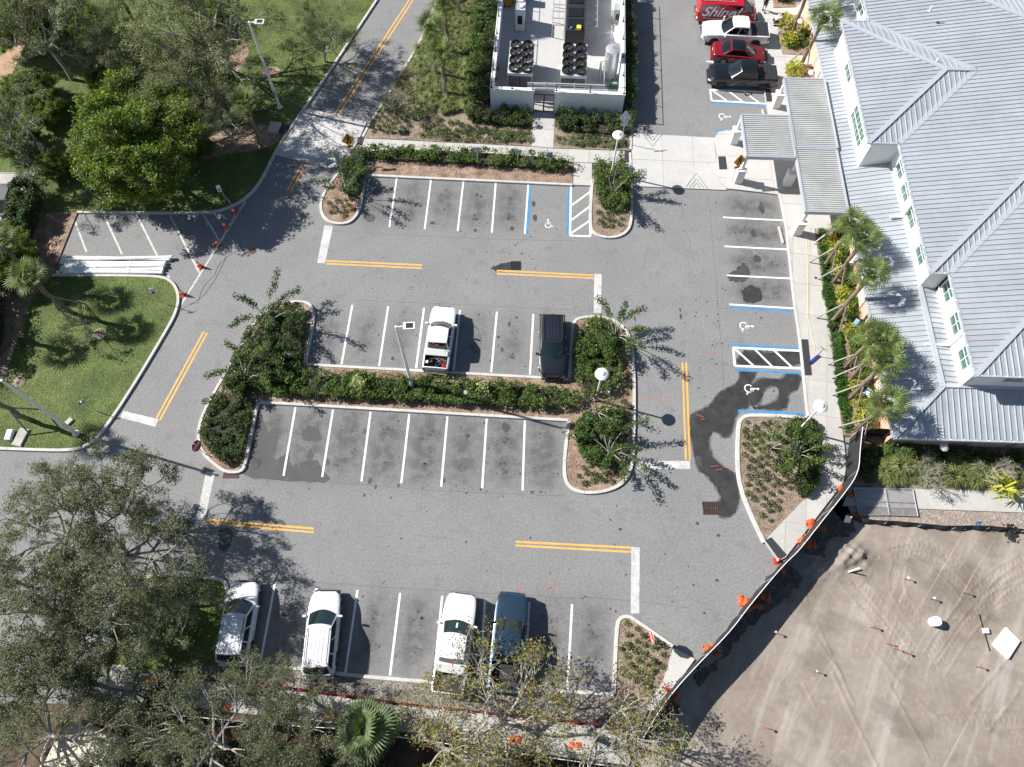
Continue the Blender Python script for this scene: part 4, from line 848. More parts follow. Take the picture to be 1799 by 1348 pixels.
# walls with real window openings
def wallrun(w_, u0, u1, z0, z1, wins, th=.28, name='wall', m=None, par='u'):
    """wins: (centre, width, sill z, head z)"""
    m = m or m_wall; P = (lambda a, b, z: brel(B(b, a, z))) if par == 'u' else (lambda a, b, z: brel(B(a, b, z)))
    mb = MB(); cur = u0; wins = sorted(wins)
    def bx(a, b, za, zb):
        if b - a > .01 and zb - za > .01:
            c = P((a + b) / 2, w_ + th / 2, (za + zb) / 2); d = (th, b - a, zb - za) if par == 'u' else (b - a, th, zb - za); mb.box(c, d, rz=_a - math.pi / 2)
    for c, wd, s0, s1 in wins:
        bx(cur, c - wd / 2, z0, z1); bx(c - wd / 2, c + wd / 2, z0, s0); bx(c - wd / 2, c + wd / 2, s1, z1); cur = c + wd / 2
    bx(cur, u1, z0, z1); obj(name, mb, m, BLD)
    for c, wd, s0, s1 in wins:
        f = MB(); rz = _a - math.pi / 2; off = .07
        def fb(a, b, za, zb, t=.05, o=off):
            q = P((a + b) / 2, w_ + o, (za + zb) / 2); f.box(q, (t, b - a, zb - za) if par == 'u' else (b - a, t, zb - za), rz=rz)
        fb(c - wd / 2, c - wd / 2 + .06, s0, s1); fb(c + wd / 2 - .06, c + wd / 2, s0, s1); fb(c - wd / 2 + .06, c + wd / 2 - .06, s0, s0 + .06); fb(c - wd / 2 + .06, c + wd / 2 - .06, s1 - .06, s1)
        nv = max(2, round(wd / .62)); nh = 3 if s1 - s0 > 1.5 else 2
        for i in range(1, nv): x = c - wd / 2 + wd * i / nv; fb(x - .022, x + .022, s0 + .06, s1 - .06, .035)
        for j in range(1, nh): z = s0 + (s1 - s0) * j / nh; fb(c - wd / 2 + .06, c + wd / 2 - .06, z - .022, z + .022, .03)
        fo = obj('window', f, m_white, BLD)
        for i in range(nv):
            for j in range(nh):
                g = MB(); a, b = c - wd / 2 + wd * i / nv, c - wd / 2 + wd * (i + 1) / nv; za, zb = s0 + (s1 - s0) * j / nh, s0 + (s1 - s0) * (j + 1) / nh
                g.box(P((a + b) / 2, w_ + off + .03, (za + zb) / 2), (.012, b - a - .04, zb - za - .04) if par == 'u' else (b - a - .04, .012, zb - za - .04), rz=rz); obj('pane', g, m_wpane, fo)
        sb = MB(); sb.box(P(c, w_ - .03, s0 - .04), (.12, wd + .15, .08) if par == 'u' else (wd + .15, .12, .08), rz=rz); obj('sill', sb, m_white, fo)
WA = [(uof(p, 5.15, 0), 1.5, 4.2, 5.6) for p in [(1584, 292), (1594, 331), (1607, 378), (1621, 442)]] + [(uof((1504, 8), 5.15, 0), 1.5, 4.2, 5.6), (uof((1515, 36), 5.15, 0), 1.0, 4.2, 5.6)]
WA = [x for x in WA if x[0] < 41 or x[0] > 54.9]
wallrun(28.05, 30.2, 41.6, 3.5, ZE - .14, [x for x in WA if x[0] < 41])
wallrun(28.05, 54.1, 66, 3.5, ZE - .14, [x for x in WA if x[0] > 54.9])
wallrun(25.8, 41.5, 54.15, 3.1, ZE - .14, [(uof((1507, 212), 4.9, 0), 3.5, 3.55, 5.6), (uof((1486, 123), 4.9, 0), 1.9, 4.1, 5.6)])
wallrun(29.3, 22.45, 30.0, 3.4, ZE - .14, [(uof(p, 5.15, 0), 1.5, 4.2, 5.6) for p in [(1669, 507), (1682, 564), (1695, 625)]])
wallrun(22.45, 29.31, 46, 3.6, ZE - .14, [(32.2, 1.3, 4.75, 5.7)], par='w')
wallrun(41.5, 26.09, 28.04, 3.1, ZE - .14, [], par='w'); wallrun(53.87, 26.09, 28.04, 3.1, ZE - .14, [], par='w'); wallrun(30.2, 28.34, 29.29, 3.4, ZE - .14, [], par='w')
# ground floor: peach wall, corner piers, recessed lighter panels
wallrun(25.32, 19.6, 64, 0, 2.94, [], name='lower_wall', m=m_peach)
wallrun(19.6, 25.61, 46, 0, 2.94, [], name='lower_wall', m=m_peach, par='w')
m_tan = mat('tan shutter', (.50, .42, .34), .8)
for i in range(9):
    mb = MB(); c = 23.4 + i * 3.9; mb.box(brel(B(25.27, c, 1.5)), (.10, 1.7, 1.9), rz=_a - math.pi / 2); obj('wall_panel', mb, mat('pale pink panel', (.72, .52, .44), .9), BLD)
for c in (28.2, 32.1, 35.2, 38.4, 42):
    for s in (-.62, .62): mb = MB(); mb.box(brel(B(c + s, 19.54, 1.45)), (1.2, .12, 2.1), rz=_a - math.pi / 2); obj('shutter', mb, m_tan, BLD)
# downpipes with a spout over the lower roof
for px, w_ in (((1602, 362), 28.05), ((1713, 590), 29.3)):
    u_ = G(px[0], px[1], 5.2).dot(UV); zz = zS(28, 0) if w_ < 29 else 3.75
    mb = MB(); mb.bar(brel(B(w_ - .07, u_, ZE - .1)), brel(B(w_ - .07, u_, zz + .1)), .12, .12); mb.bar(brel(B(w_ - .07, u_, zz + .1)), brel(B(w_ - (1.0 if w_ < 29 else 1.7), u_, zz + .06 - .0)), .16, .13); obj('downpipe', mb, m_white, BLD)
for px, z in (((1637, 12), 8.2), ((1648, 104), 7.3)):
    g = G(px[0], px[1], z); mb = MB(); mb.lathe(brel(g) - Vector((0, 0, .35)), [(.16, 0), (.06, .1), (.05, .45), (.001, .46)], 8); obj('vent_pipe', mb, m_white, BLD)
# dish lamps on the wall
def walllamp(px, z, d, label):
    g = G(px[0], px[1], z); t = thing('wall_lamp', label, 'wall lamp', g, group='white dish lamps on the building wall')
    mb = MB(); mb.lathe((0, 0, 0), [(.30, 0), (.27, .06), (.12, .15), (.04, .2)], 16); obj('lamp_shade', mb, m_white, t, smooth=50)
    mb = MB(); mb.tube([(0, 0, .2), (d[0] * .1, d[1] * .1, .42), (d[0] * .4, d[1] * .4, .5), (d[0] * .8, d[1] * .8, .35)], .025, 6); obj('bracket', mb, m_white, t, smooth=60)
walllamp((1659, 786), 2.2, (0, 1), 'white dish lamp on the end wall above the flower bed')
walllamp((1530, 693), 2.3, (1, 0), 'white dish lamp between palms near the south corner'); walllamp((1407, 38), 2.3, (1, 0), 'white dish lamp beside the tall palm at the top'); walllamp((1426, 128), 2.3, (1, 0), 'white dish lamp just above the canopy roof'); walllamp((1496, 462), 2.3, (1, 0), 'white dish lamp behind the second palm of the row')
# ============================================================ ENTRANCE CANOPY
CAN = thing('entrance_canopy', 'L-shaped corrugated metal canopy on white columns at the building entrance', 'canopy', B(21, 43, 0)); CO = -CAN.location
m_corr = mat('corrugated canopy metal', (.47, .48, .475), .5, .15, var=.12, scale=.5, fine=.05, fscale=3)
def corr(w0, w1, u0, u1, z, dz):
    mb = MB(); rows = []; n = int((u1 - u0) / .21)
    for i in range(n + 1):
        for f, h in ((0, 0), (.5, 0), (.62, .07), (.88, .07)):
            u_ = u0 + (u1 - u0) * (i + f) / (n + 1); rows.append([B(w0, u_, z + h) + CO, B(w1, u_, z + dz + h) + CO])
    mb.grid(rows); obj('roof_sheet', mb, m_corr, CAN)
    mb = MB(); mb.prism([B(a, b, 0) + CO for a, b in ((w0 + .05, u0 + .05), (w1 - .05, u0 + .05), (w1 - .05, u1 - .05), (w0 + .05, u1 - .05))], z - .22, z - .16); obj('roof_underside', mb, m_white, CAN)
    for p, q in (((w0, u0), (w1, u0)), ((w1, u0), (w1, u1)), ((w1, u1), (w0, u1)), ((w0, u1), (w0, u0))):
        mb = MB(); mb.bar(B(p[0], p[1], z - .08) + CO, B(q[0], q[1], z - .08) + CO, .12, .34); obj('fascia', mb, m_roofcap, CAN)
corr(21.15, 24.5, 43.35, 50.8, 3.25, .0); corr(17.2, 21.05, 42.25, 46.6, 3.25, 0); corr(21.15, 24.4, 37.05, 43.22, 3.2, 0)
for px in ((1287, 252), (1294.5, 320), (1381, 326), (1397, 411), (1361, 189)):
    g = G(*px) + CO; c = MB(); c.box((g.x, g.y, .85), (.62, .62, 1.45)); ob = obj('column_base', c, m_wall, CAN); c = MB(); c.box((g.x, g.y, 1.62), (.72, .72, .10)); obj('column_cap', c, m_white, CAN)
    c = MB(); c.box((g.x, g.y, 2.35), (.22, .22, 1.45)); obj('column', c, m_white, CAN)
# ============================================================ SERVICE YARD
m_yfloor = mat('bright yard floor', (.47, .47, .465), .8, var=.06, scale=.5)
FL, FR = G(861, 157, 2.4), G(1098, 168, 2.4); YX = (FR - FL); YX.z = 0; YW = YX.length; YX.normalize(); YY = Vector((-YX.y, YX.x, 0)); YO = Vector((FL.x, FL.y, 0)); yr = math.atan2(YX.y, YX.x)
print('YARD', YW)
def Y(x, y, z=0): return YO + YX * x + YY * y + Vector((0, 0, z))
def yloc(px, z=0): g = G(px[0], px[1], z) - YO; return (g.dot(YX), g.dot(YY))
mb = MB(); mb.prism([Y(.05, .05), Y(YW - .05, .05), Y(YW - .05, 14.6), Y(.05, 14.6)], -.2, .16); struct('yard_floor', mb, m_yfloor)
gx0, gx1 = yloc((938, 160), 2.4)[0], yloc((975, 162), 2.4)[0]
YARD = thing('yard_wall', 'white wall around the chiller yard with thin black rail on top', 'wall', Y(0, 0), yr)
def yb(name, x0, x1, y0, y1, z0, z1, m, par=YARD, **k): mb = MB(); mb.box(((x0 + x1) / 2, (y0 + y1) / 2, (z0 + z1) / 2), (x1 - x0, y1 - y0, z1 - z0)); return obj(name, mb, m, par, **k)
m_ywall = mat('white yard wall', (.74, .75, .76), .9, var=.05, scale=.8)
yb('wall_side', 0, gx0, 0, .28, -.1, 2.4, m_ywall); yb('wall_side', gx1, YW, 0, .28, -.1, 2.4, m_ywall); yb('wall_side', 0, .28, .281, 15, -.1, 2.4, m_ywall); yb('wall_side', YW - .28, YW, .281, 15, -.1, 2.4, m_ywall)
for a, b, c, d in ((0 - .03, gx0 + .03, -.03, .31), (gx1 - .03, YW + .03, -.03, .31), (-.03, .31, .311, 15), (YW - .31, YW + .03, .311, 15)): yb('coping', a, b, c, d, 2.401, 2.46, m_white)
m_rail = mat('black rail', (.015, .015, .015), .5)
posts = [(x, .14) for x in (.1, gx0 / 2, gx0 - .1, gx1 + .1, (gx1 + YW) / 2, YW - .1)] + [(q, y) for q in (.14, YW - .14) for y in (2.2, 4.4, 6.6, 8.8, 11, 13.2)]
for x, y in posts: mb = MB(); mb.box((x, y, 2.8), (.06, .06, .70)); mb.box((x, y, 2.47), (.16, .16, .03)); obj('rail_post', mb, m_rail, YARD)
for a, b in (((.1, .14), (gx0 - .1, .14)), ((gx1 + .1, .14), (YW - .1, .14)), ((.14, .14), (.14, 15)), ((YW - .14, .14), (YW - .14, 15))):
    for z in (3.12,): mb = MB(); mb.tube([(*a, z), (*b, z)], .025, 6); obj('rail', mb, m_rail, YARD)
yb('sign', gx1 + 1.3, gx1 + 1.9, -.03, -.012, 1.5, 1.85, m_white)
gate = thing('double_gate', 'black double gate of open bars in the yard wall', 'gate', Y(gx0, .1), yr); gw = gx1 - gx0
for k in (0, 1):
    fr_ = MB(); x0, x1 = gw * k / 2 + .03, gw * (k + 1) / 2 - .03
    for a, b in (((x0, 0, .1), (x0, 0, 2.0)), ((x1, 0, .1), (x1, 0, 2.0)), ((x0, 0, 2.0), (x1, 0, 2.0)), ((x0, 0, .15), (x1, 0, .15)), ((x0, 0, 1.1), (x1, 0, 1.1))): fr_.bar(a, b, .07, .07)
    leaf = obj('gate_leaf', fr_, m_rail, gate)
    for i in range(1, 9): mb = MB(); x = x0 + (x1 - x0) * i / 9; mb.bar((x, 0, .15), (x, 0, 2.0), .022, .022); obj('bar', mb, m_rail, leaf)
# chillers
m_unit = mat('chiller casing', (.60, .60, .58), .5); m_coil = mat('chiller coil', (.12, .125, .13), .6, fine=.3, fscale=20); m_fan = mat('fan guard', (.025, .025, .028), .5); m_blade = mat('fan blade', (.28, .28, .28), .4, .5); m_bladeb = mat('dark fan blade', (.05, .035, .035), .5)
def chiller(pts, label, bm_):
    z = 2.5; q = [G(*p, z) for p in pts]; c = sum(q, Vector()) / 4; wx = ((q[1] - q[0]).length + (q[2] - q[3]).length) / 2; wy = ((q[3] - q[0]).length + (q[2] - q[1]).length) / 2
    t = thing('chiller', label, 'chiller', (c.x, c.y, .16), yr, 'rooftop-style chillers in the service yard')
    mb = MB(); mb.box((0, 0, 2.2), (wx, wy, .28)); obj('top_deck', mb, m_unit, t)
    for s in (-1, 1): mb = MB(); mb.add([(s * wx / 2 * .96, -wy / 2 * .97, 2.06), (s * wx / 2 * .96, wy / 2 * .97, 2.06), (s * wx / 2 * .45, wy / 2 * .97, .5), (s * wx / 2 * .45, -wy / 2 * .97, .5)], [(0, 1, 2, 3)]); obj('coil_panel', mb, m_coil, t)
    for s in (-1, 1): mb = MB(); mb.box((s * wx * .24, -wy / 2 + .05, 1.3), (wx * .44, .05, 1.5)); obj('end_panel', mb, m_coil, t)
    mb = MB(); mb.box((0, 0, .35), (wx * .8, wy * .97, .4)); obj('base_frame', mb, m_unit, t)
    for s in (-1, 1):
        for e in (-1, 1): mb = MB(); mb.box((s * wx * .47, e * wy * .48, 1.1), (.08, .08, 1.95)); obj('corner_post', mb, m_unit, t)
    rr = min(wx / 4.3, wy / 8.4) * 1.04
    for i in (-1, 1):
        for j in range(4):
            x, y = i * wx * .245, wy * (j - 1.5) * .24
            mb = MB(); mb.lathe((0, 0, 0), [(rr, 0), (rr * 1.03, .02), (rr * 1.0, .26), (rr * .94, .26), (rr * .92, .02)], 20); fan = obj('fan', mb, m_fan, t, smooth=30, loc=(x, y, 2.345))
            for k in range(6):
                mb = MB(); an = k * math.pi / 3 + random.random(); d = Vector((math.cos(an), math.sin(an), 0)); e = Vector((-d.y, d.x, 0)); mb.add([d * .08 + e * .03 + Vector((0, 0, .14)), d * .08 - e * .05 + Vector((0, 0, .10)), d * rr * .9 - e * .12 + Vector((0, 0, .08)), d * rr * .9 + e * .10 + Vector((0, 0, .18))], [(0, 1, 2, 3)]); obj('blade', mb, bm_, fan)
            mb = MB(); mb.lathe((0, 0, .10), [(.10, 0), (.10, .10), (.03, .12)], 10); obj('hub', mb, m_fan, fan)
            mb = MB()
            for k in range(1, 4):
                r_ = rr * k / 4; mb.tube([(r_ * math.cos(a_ * .5236), r_ * math.sin(a_ * .5236), .265) for a_ in range(13)], .007, 3, cap=False)
            for k in range(8): an = k * math.pi / 4; mb.tube([(0, 0, .27), (rr * math.cos(an), rr * math.sin(an), .262)], .008, 3, cap=False)
            obj('wire_guard', mb, m_fan, fan, kind='stuff')
    return t
chiller([(896.8, 73), (939, 73.6), (936, 130.6), (891, 128.5)], 'chiller with eight fans in the left corner of the yard', m_blade)
chiller([(988, 77), (1031.6, 78), (1031, 135), (983.7, 132)], 'chiller with eight dark fans beside the silver tank', m_bladeb)
# tank
tk = thing('storage_tank', 'tall silver cylindrical tank with a domed lid in the yard corner', 'tank', G(1070, 136, .16))
m_silver = mat('silver jacket', (.62, .64, .66), .35, .55, var=.08, scale=2)
mb = MB(); mb.lathe((0, 0, 0), [(.60, .3), (.62, .4), (.62, 3.0)], 28); obj('tank_shell', mb, m_silver, tk, smooth=40)
mb = MB(); mb.lathe((0, 0, 0), [(.64, 2.99), (.64, 3.07), (.5, 3.13), (.001, 3.18)], 28); obj('tank_lid', mb, m_silver, tk, smooth=20)
for an in (.5, 2.6, 4.7): mb = MB(); mb.box((.5 * math.cos(an), .5 * math.sin(an), .17), (.1, .1, .34)); obj('leg', mb, m_silver, tk)
mb = MB(); mb.tube([(0, 0, 3.15), (0, 0, 3.3), (.1, 0, 3.34)], .03, 6); obj('lid_valve', mb, m_dark, tk)
def pipe(label, pts, r, m=None, flanges=()):
    t = thing('insulated_pipe', label, 'pipe', pts[0]); o = Vector(pts[0]); mb = MB(); mb.tube([Vector(p) - o for p in pts], r, 10); obj('pipe_run', mb, m or m_silver, t, smooth=40)
    for f in flanges: mb = MB(); a, b = Vector(f) - o, Vector(f) - o + Vector((0, 0, .01)); mb.box(a, (r * 2.6, .05, r * 2.6), rz=yr + math.pi / 2); obj('flange', mb, m_silver, t)
    return t
pa, pb = yloc((927, 150), 1.9), yloc((1062, 155), 1.9)
pipe('upper silver pipe running behind the front yard wall', [Y(pa[0], pa[1] + .2, .3), Y(pa[0], pa[1] + .2, 1.9), Y(pb[0], pb[1] + .25, 1.9), Y(pb[0], pb[1] + .25, .4)], .13, flanges=[Y(x, pa[1] + .2, 1.9) for x in (pa[0] + 1.5, pa[0] + 4)])
pipe('lower silver pipe running behind the front yard wall', [Y(pa[0], pa[1] - .2, .3), Y(pa[0], pa[1] - .2, 1.75), Y(pb[0] + .3, pb[1] - .15, 1.75), Y(pb[0] + .3, pb[1] - .15, .4)], .13, flanges=[Y(x, pa[1] - .2, 1.75) for x in (pa[0] + 1.5, pa[0] + 4)])
def yp(px, z): return G(px[0], px[1], z)
pipe('silver elbow pipe from the tank down to the yard floor', [yp((1069, 104), 2.2), yp((1056, 110), 2.2), yp((1053, 140), .3)], .11)
pipe('second silver pipe standing left of the tank', [yp((1061, 118), 1.8), yp((1061, 150), .2)], .10)
pipe('silver pipe loop behind the tank', [yp((1064, 62), .3), yp((1067, 58), 1.6), yp((1078, 58), 1.6), yp((1084, 75), 1.5), yp((1086, 92), .3)], .09)
pipe('short silver pipe with valves behind the tank', [yp((1070, 72), .3), yp((1072, 66), 1.5), yp((1082, 66), 1.5)], .08)
pipe('slim silver pipe near the right yard wall', [yp((1088, 55), .3), yp((1090, 50), 1.6), yp((1088, 110), 1.4)], .06)
for px, dims, label, m, nm, cat in [((1079, 155), (.9, .4, .5), 'dark green pump box in the front right yard corner', mat('dark green', (.02, .07, .05), .5), 'pump_box', 'pump'), ((1077, 140), (.2, .25, .9), 'small blue pump beside the silver tank', mat('pump blue', (.03, .16, .28), .4), 'pump', 'pump'), ((1086, 105), (.15, .9, 1.4), 'orange panel standing behind the tank', mat('orange panel', (.55, .12, .03), .5), 'panel', 'panel')]:
    t = thing(nm, label, cat, G(*px, .16), yr); mb = MB(); mb.box((0, 0, dims[2] / 2 + .04), dims, taper=.94); obj('housing', mb, m, t, smooth=20); mb = MB(); mb.box((0, 0, .03), (dims[0] * 1.15, dims[1] * 1.1, .06)); obj('foot_plate', mb, m_steel, t); mb = MB(); mb.box((0, 0, dims[2] + .06), (dims[0] * .4, dims[1] * .4, .08)); obj('cap', mb, m_steel, t)
def cabinet(label, px, dims, m, extra=None, cat='cabinet', nm='cabinet'):
    t = thing(nm, label, cat, G(*px, .16), yr); mb = MB(); mb.box((0, 0, dims[2] / 2 + .08), dims); obj('casing', mb, m, t); mb = MB(); mb.box((0, 0, .04), (dims[0] + .25, dims[1] + .25, .08)); obj('plinth', mb, m_conc2, t)
    mb = MB(); mb.box((0, -dims[1] / 2 - .012, dims[2] * .55), (dims[0] * .5, .02, dims[2] * .4)); obj('grille', mb, m_dark, t)
    if extra: extra(t)
    return t
def topfans(t):
    for s in (-.4, .4): mb = MB(); mb.lathe((0, s, 2.28), [(.30, 0), (.32, .12), (.25, .14), (.12, .1)], 16); obj('fan_hood', mb, m_white, t, smooth=30)
cabinet('white upright cooling unit with two fan hoods near the yellow bins', (914, 44), (.85, 1.7, 2.2), m_white, topfans, 'cooling unit', 'cooling_unit')
cabinet('grey electrical cabinet by the right yard wall', (1083, 38), (.7, .9, 1.5), mat('cabinet grey', (.30, .34, .34), .5))
gen = thing('generator', 'long black generator housing in the middle of the yard', 'generator', Y(*yloc((1010, 40), 1)), yr)
mb = MB(); mb.box((0, 1.2, 1.25), (1.7, 7.6, 2.1)); obj('housing', mb, mat('generator black', (.025, .026, .03), .5), gen)
for i, y in enumerate((-1.7, -.3, 1.4)): mb = MB(); mb.box((0, y, 2.33), (1.3, 1.1, .06)); obj('hatch', mb, mat('hatch black', (.012, .012, .014), .35), gen)
mb = MB(); mb.box((.3, -2.35, 2.42), (.38, .42, .22)); obj('filter_box', mb, mat('filter yellow', (.75, .60, .06), .5), gen)
mb = MB(); mb.lathe((-.35, -2.35, 2.3), [(.13, 0), (.13, .12), (.05, .16)], 10); obj('filler_cap', mb, mat('cap blue', (.03, .15, .4), .4), gen)
for px0, label in (((982, 30), 'steel stair frame left of the black generator'), ((1038, 32), 'steel stair frame right of the black generator')):
    x, y = yloc(px0, 1.0); t = thing('stair_rack', label, 'steel frame', Y(x, y), yr)
    for s in (-.55, .55):
        mb = MB(); mb.bar((s, -1.8, 1.5), (s, 2.6, 1.5), .08, .1); obj('side_rail', mb, m_steel, t)
        for q in (-1.7, .3, 2.4): mb = MB(); mb.bar((s, q, .1), (s, q, 1.5), .07, .07); obj('post', mb, m_steel, t)
    for k in range(10): mb = MB(); mb.bar((-.55, -1.7 + k * .45, 1.5 - (k % 2) * .35), (.55, -1.7 + k * .45, 1.5 - (k % 2) * .35), .09, .05); obj('rung', mb, m_steel, t)
    mb = MB(); mb.bar((0, -1.7, 1.52), (0, 2.5, 1.52), .05, .05); obj('middle_rail', mb, m_steel, t)
for px, label in (((892, 9), 'yellow wheeled bin at the left yard wall'), ((905, 3), 'yellow wheeled bin behind the cooling unit')):
    t = thing('wheeled_bin', label, 'bin', G(*px, .16), yr, 'yellow wheeled bins in the yard'); mb = MB(); mb.box((0, 0, .55), (.55, .6, .95), taper=1.12); my = mat('bin yellow', (.55, .30, .02), .5); obj('bin_body', mb, my, t)
    mb = MB(); mb.box((0, .02, 1.06), (.66, .72, .07)); obj('lid', mb, my, t)
    for s in (-.25, .25): mb = MB(); mb.box((s, -.3, .1), (.06, .2, .2)); obj('wheel', mb, m_black, t)
t = thing('blue_crate', 'bright blue crate behind the cooling unit', 'crate', G(913, 2, .16), yr); mb = MB(); mb.box((0, 0, .8), (1.0, .8, 1.5)); obj('box', mb, mat('crate blue', (.02, .07, .45), .5), t); mb = MB(); mb.box((0, 0, 1.57), (1.05, .85, .05)); obj('lid', mb, mat('crate blue', (0, 0, 0)), t)
# ============================================================ VEGETATION
L_oak = leafmat('olive oak leaves', (.130, .142, .078), .6); L_dense = leafmat('bright dense leaves', (.135, .19, .026), .55); L_grey = leafmat('grey green leaves', (.185, .20, .105), .5)
L_dark = leafmat('dark hedge leaves', (.066, .100, .034), .65); L_hedge = leafmat('green hedge leaves', (.096, .148, .036), .65); L_gold = leafmat('golden croton leaves', (.42, .43, .07), .45); L_palm = leafmat('palm leaves', (.12, .16, .05), .45)
L_fanp = leafmat('silvery fan palm leaves', (.14, .19, .09), .35); L_sparse = leafmat('yellowing sparse leaves', (.22, .21, .055), .6); L_red = leafmat('reddish leaves', (.28, .07, .03), .5); L_clus = leafmat('glossy rosette leaves', (.075, .125, .040), .5, rough=.4)
L_gras = leafmat('ornamental grass', (.22, .25, .10), .5); L_lime = leafmat('lime leaves', (.10, .17, .02), .4); L_pale = leafmat('variegated pale leaves', (.42, .44, .22), .35); L_ever = leafmat('bright ground cover leaves', (.05, .13, .02), .4)
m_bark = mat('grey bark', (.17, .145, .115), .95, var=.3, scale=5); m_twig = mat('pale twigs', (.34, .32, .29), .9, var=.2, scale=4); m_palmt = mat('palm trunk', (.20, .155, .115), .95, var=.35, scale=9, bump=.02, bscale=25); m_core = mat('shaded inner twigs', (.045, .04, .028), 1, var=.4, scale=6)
m_brace = mat('weathered timber', (.28, .265, .245), .9)
def skeleton(seed, H, S, r0, n1=5, depth=4, fork=.25, bend=.35, nsub=3):
    r_ = random.Random(seed); segs = []; tips = []
    def rv(s): return Vector((r_.gauss(0, s), r_.gauss(0, s), r_.gauss(0, s)))
    def go(p, d, L, r, k):
        pts = [p]; q = p
        for i in range(3): d = (d + rv(bend * .35)).normalized(); q = q + d * L / 3; pts.append(q)
        segs.append((pts, r, r * .6))
        if k >= depth: tips.append(q); tips.append(pts[2]); return
        for j in range(nsub if k > 1 else nsub + 1):
            nd = (d + rv(.62) + Vector((0, 0, .10))).normalized(); nd.z = max(nd.z, -.15); go(pts[r_.choice((2, 3, 3))], nd.normalized(), L * r_.uniform(.58, .82), r * .58, k + 1)
    tr = [Vector((0, 0, 0)), Vector((r_.gauss(0, .1), r_.gauss(0, .1), H * fork * .5)), Vector((r_.gauss(0, .2), r_.gauss(0, .2), H * fork))]; segs.append((tr, r0, r0 * .8))
    for j in range(n1):
        a = 2 * math.pi * (j + r_.uniform(-.3, .3)) / n1; el = r_.uniform(.35, 1.1); go(tr[-1], Vector((math.cos(a) * math.cos(el), math.sin(a) * math.cos(el), math.sin(el))), S * .50, r0 * .55, 1)
    return segs, tips
def segmesh(name, segs, m, minr=.008):
    mb = MB()
    for pts, a, b in segs: n = 7 if a > .06 else (4 if a > .02 else 3); k = len(pts); mb.tube(pts, [max(minr, a + (b - a) * i / (k - 1)) for i in range(k)], n, cap=False)
    return mesh(name, mb, m)
def leaves(c, s, asp=.42, up=.5, outw=None):
    n = len(c); d = rng.normal(0, 1, (n, 3)); d[:, 2] = d[:, 2] * .5 - .15; d /= np.linalg.norm(d, axis=1)[:, None]
    nn = rng.normal(0, 1, (n, 3)) * .7; nn[:, 2] += up * 1.6
    e = np.cross(d, nn); e /= np.linalg.norm(e, axis=1)[:, None] + 1e-9; s = s * rng.uniform(.55, 1.35, n)[:, None]
    return np.stack([c - d * s, c + e * s * asp - d * s * .15, c + d * s, c - e * s * asp - d * s * .15], 1).reshape(-1, 3)
def cloud(tips, per, rad, zsq=.7):
    t = np.array([list(p) for p in tips]); c = np.repeat(t, per, 0); w_ = rng.random(len(t))
    rr = np.repeat(rad * (.5 + w_ * .9), per)[:, None]; o = rng.normal(0, 1, c.shape); o /= np.linalg.norm(o, axis=1)[:, None]; o *= rng.random((len(c), 1)) ** .45; o[:, 2] *= zsq
    return c + o * rr
def tree(name, label, seed, H, S, r0, leafm, per, rad, ls, px, zc, bark=None, cat='tree', group=None, extra=None, rz=0, dome=None, **k):
    g = G(px[0], px[1], zc); segs, tips = skeleton(seed, H, S, r0, **k)
    if dome:
        rd = random.Random(seed)
        for _ in range(dome[3]):
            a = rd.uniform(0, 6.283); e = math.asin(rd.uniform(-.15, 1)); f = rd.uniform(.82, 1.05) * (1 + .12 * math.sin(3 * a + seed)); tips.append(Vector((dome[0] * f * math.cos(a) * math.cos(e), dome[0] * f * math.sin(a) * math.cos(e), dome[2] + dome[1] * f * math.sin(e))))
    t = thing(name, label, cat, (g.x, g.y, .05), rz, group)
    put('trunk', segmesh('trunk', segs[:1], bark or m_bark), t); put('branches', segmesh('branches', segs[1:], bark or m_bark), t, kind='stuff')
    c = cloud(tips, per, rad); put('crown', npmesh('crown', leaves(c, ls), 4, leafm), t)
    if extra: m2, frac = extra; c2 = cloud([tips[i] for i in range(0, len(tips), max(1, int(1 / frac)))], per, rad); put('tinted_leaves', npmesh('tinted', leaves(c2, ls), 4, m2), t, kind='stuff')
    return t
def again(src, label, px, zc, sc, rz):
    g = G(px[0], px[1], zc); return copy_tree(src, (g.x, g.y, .05), rz, label, None, sc)
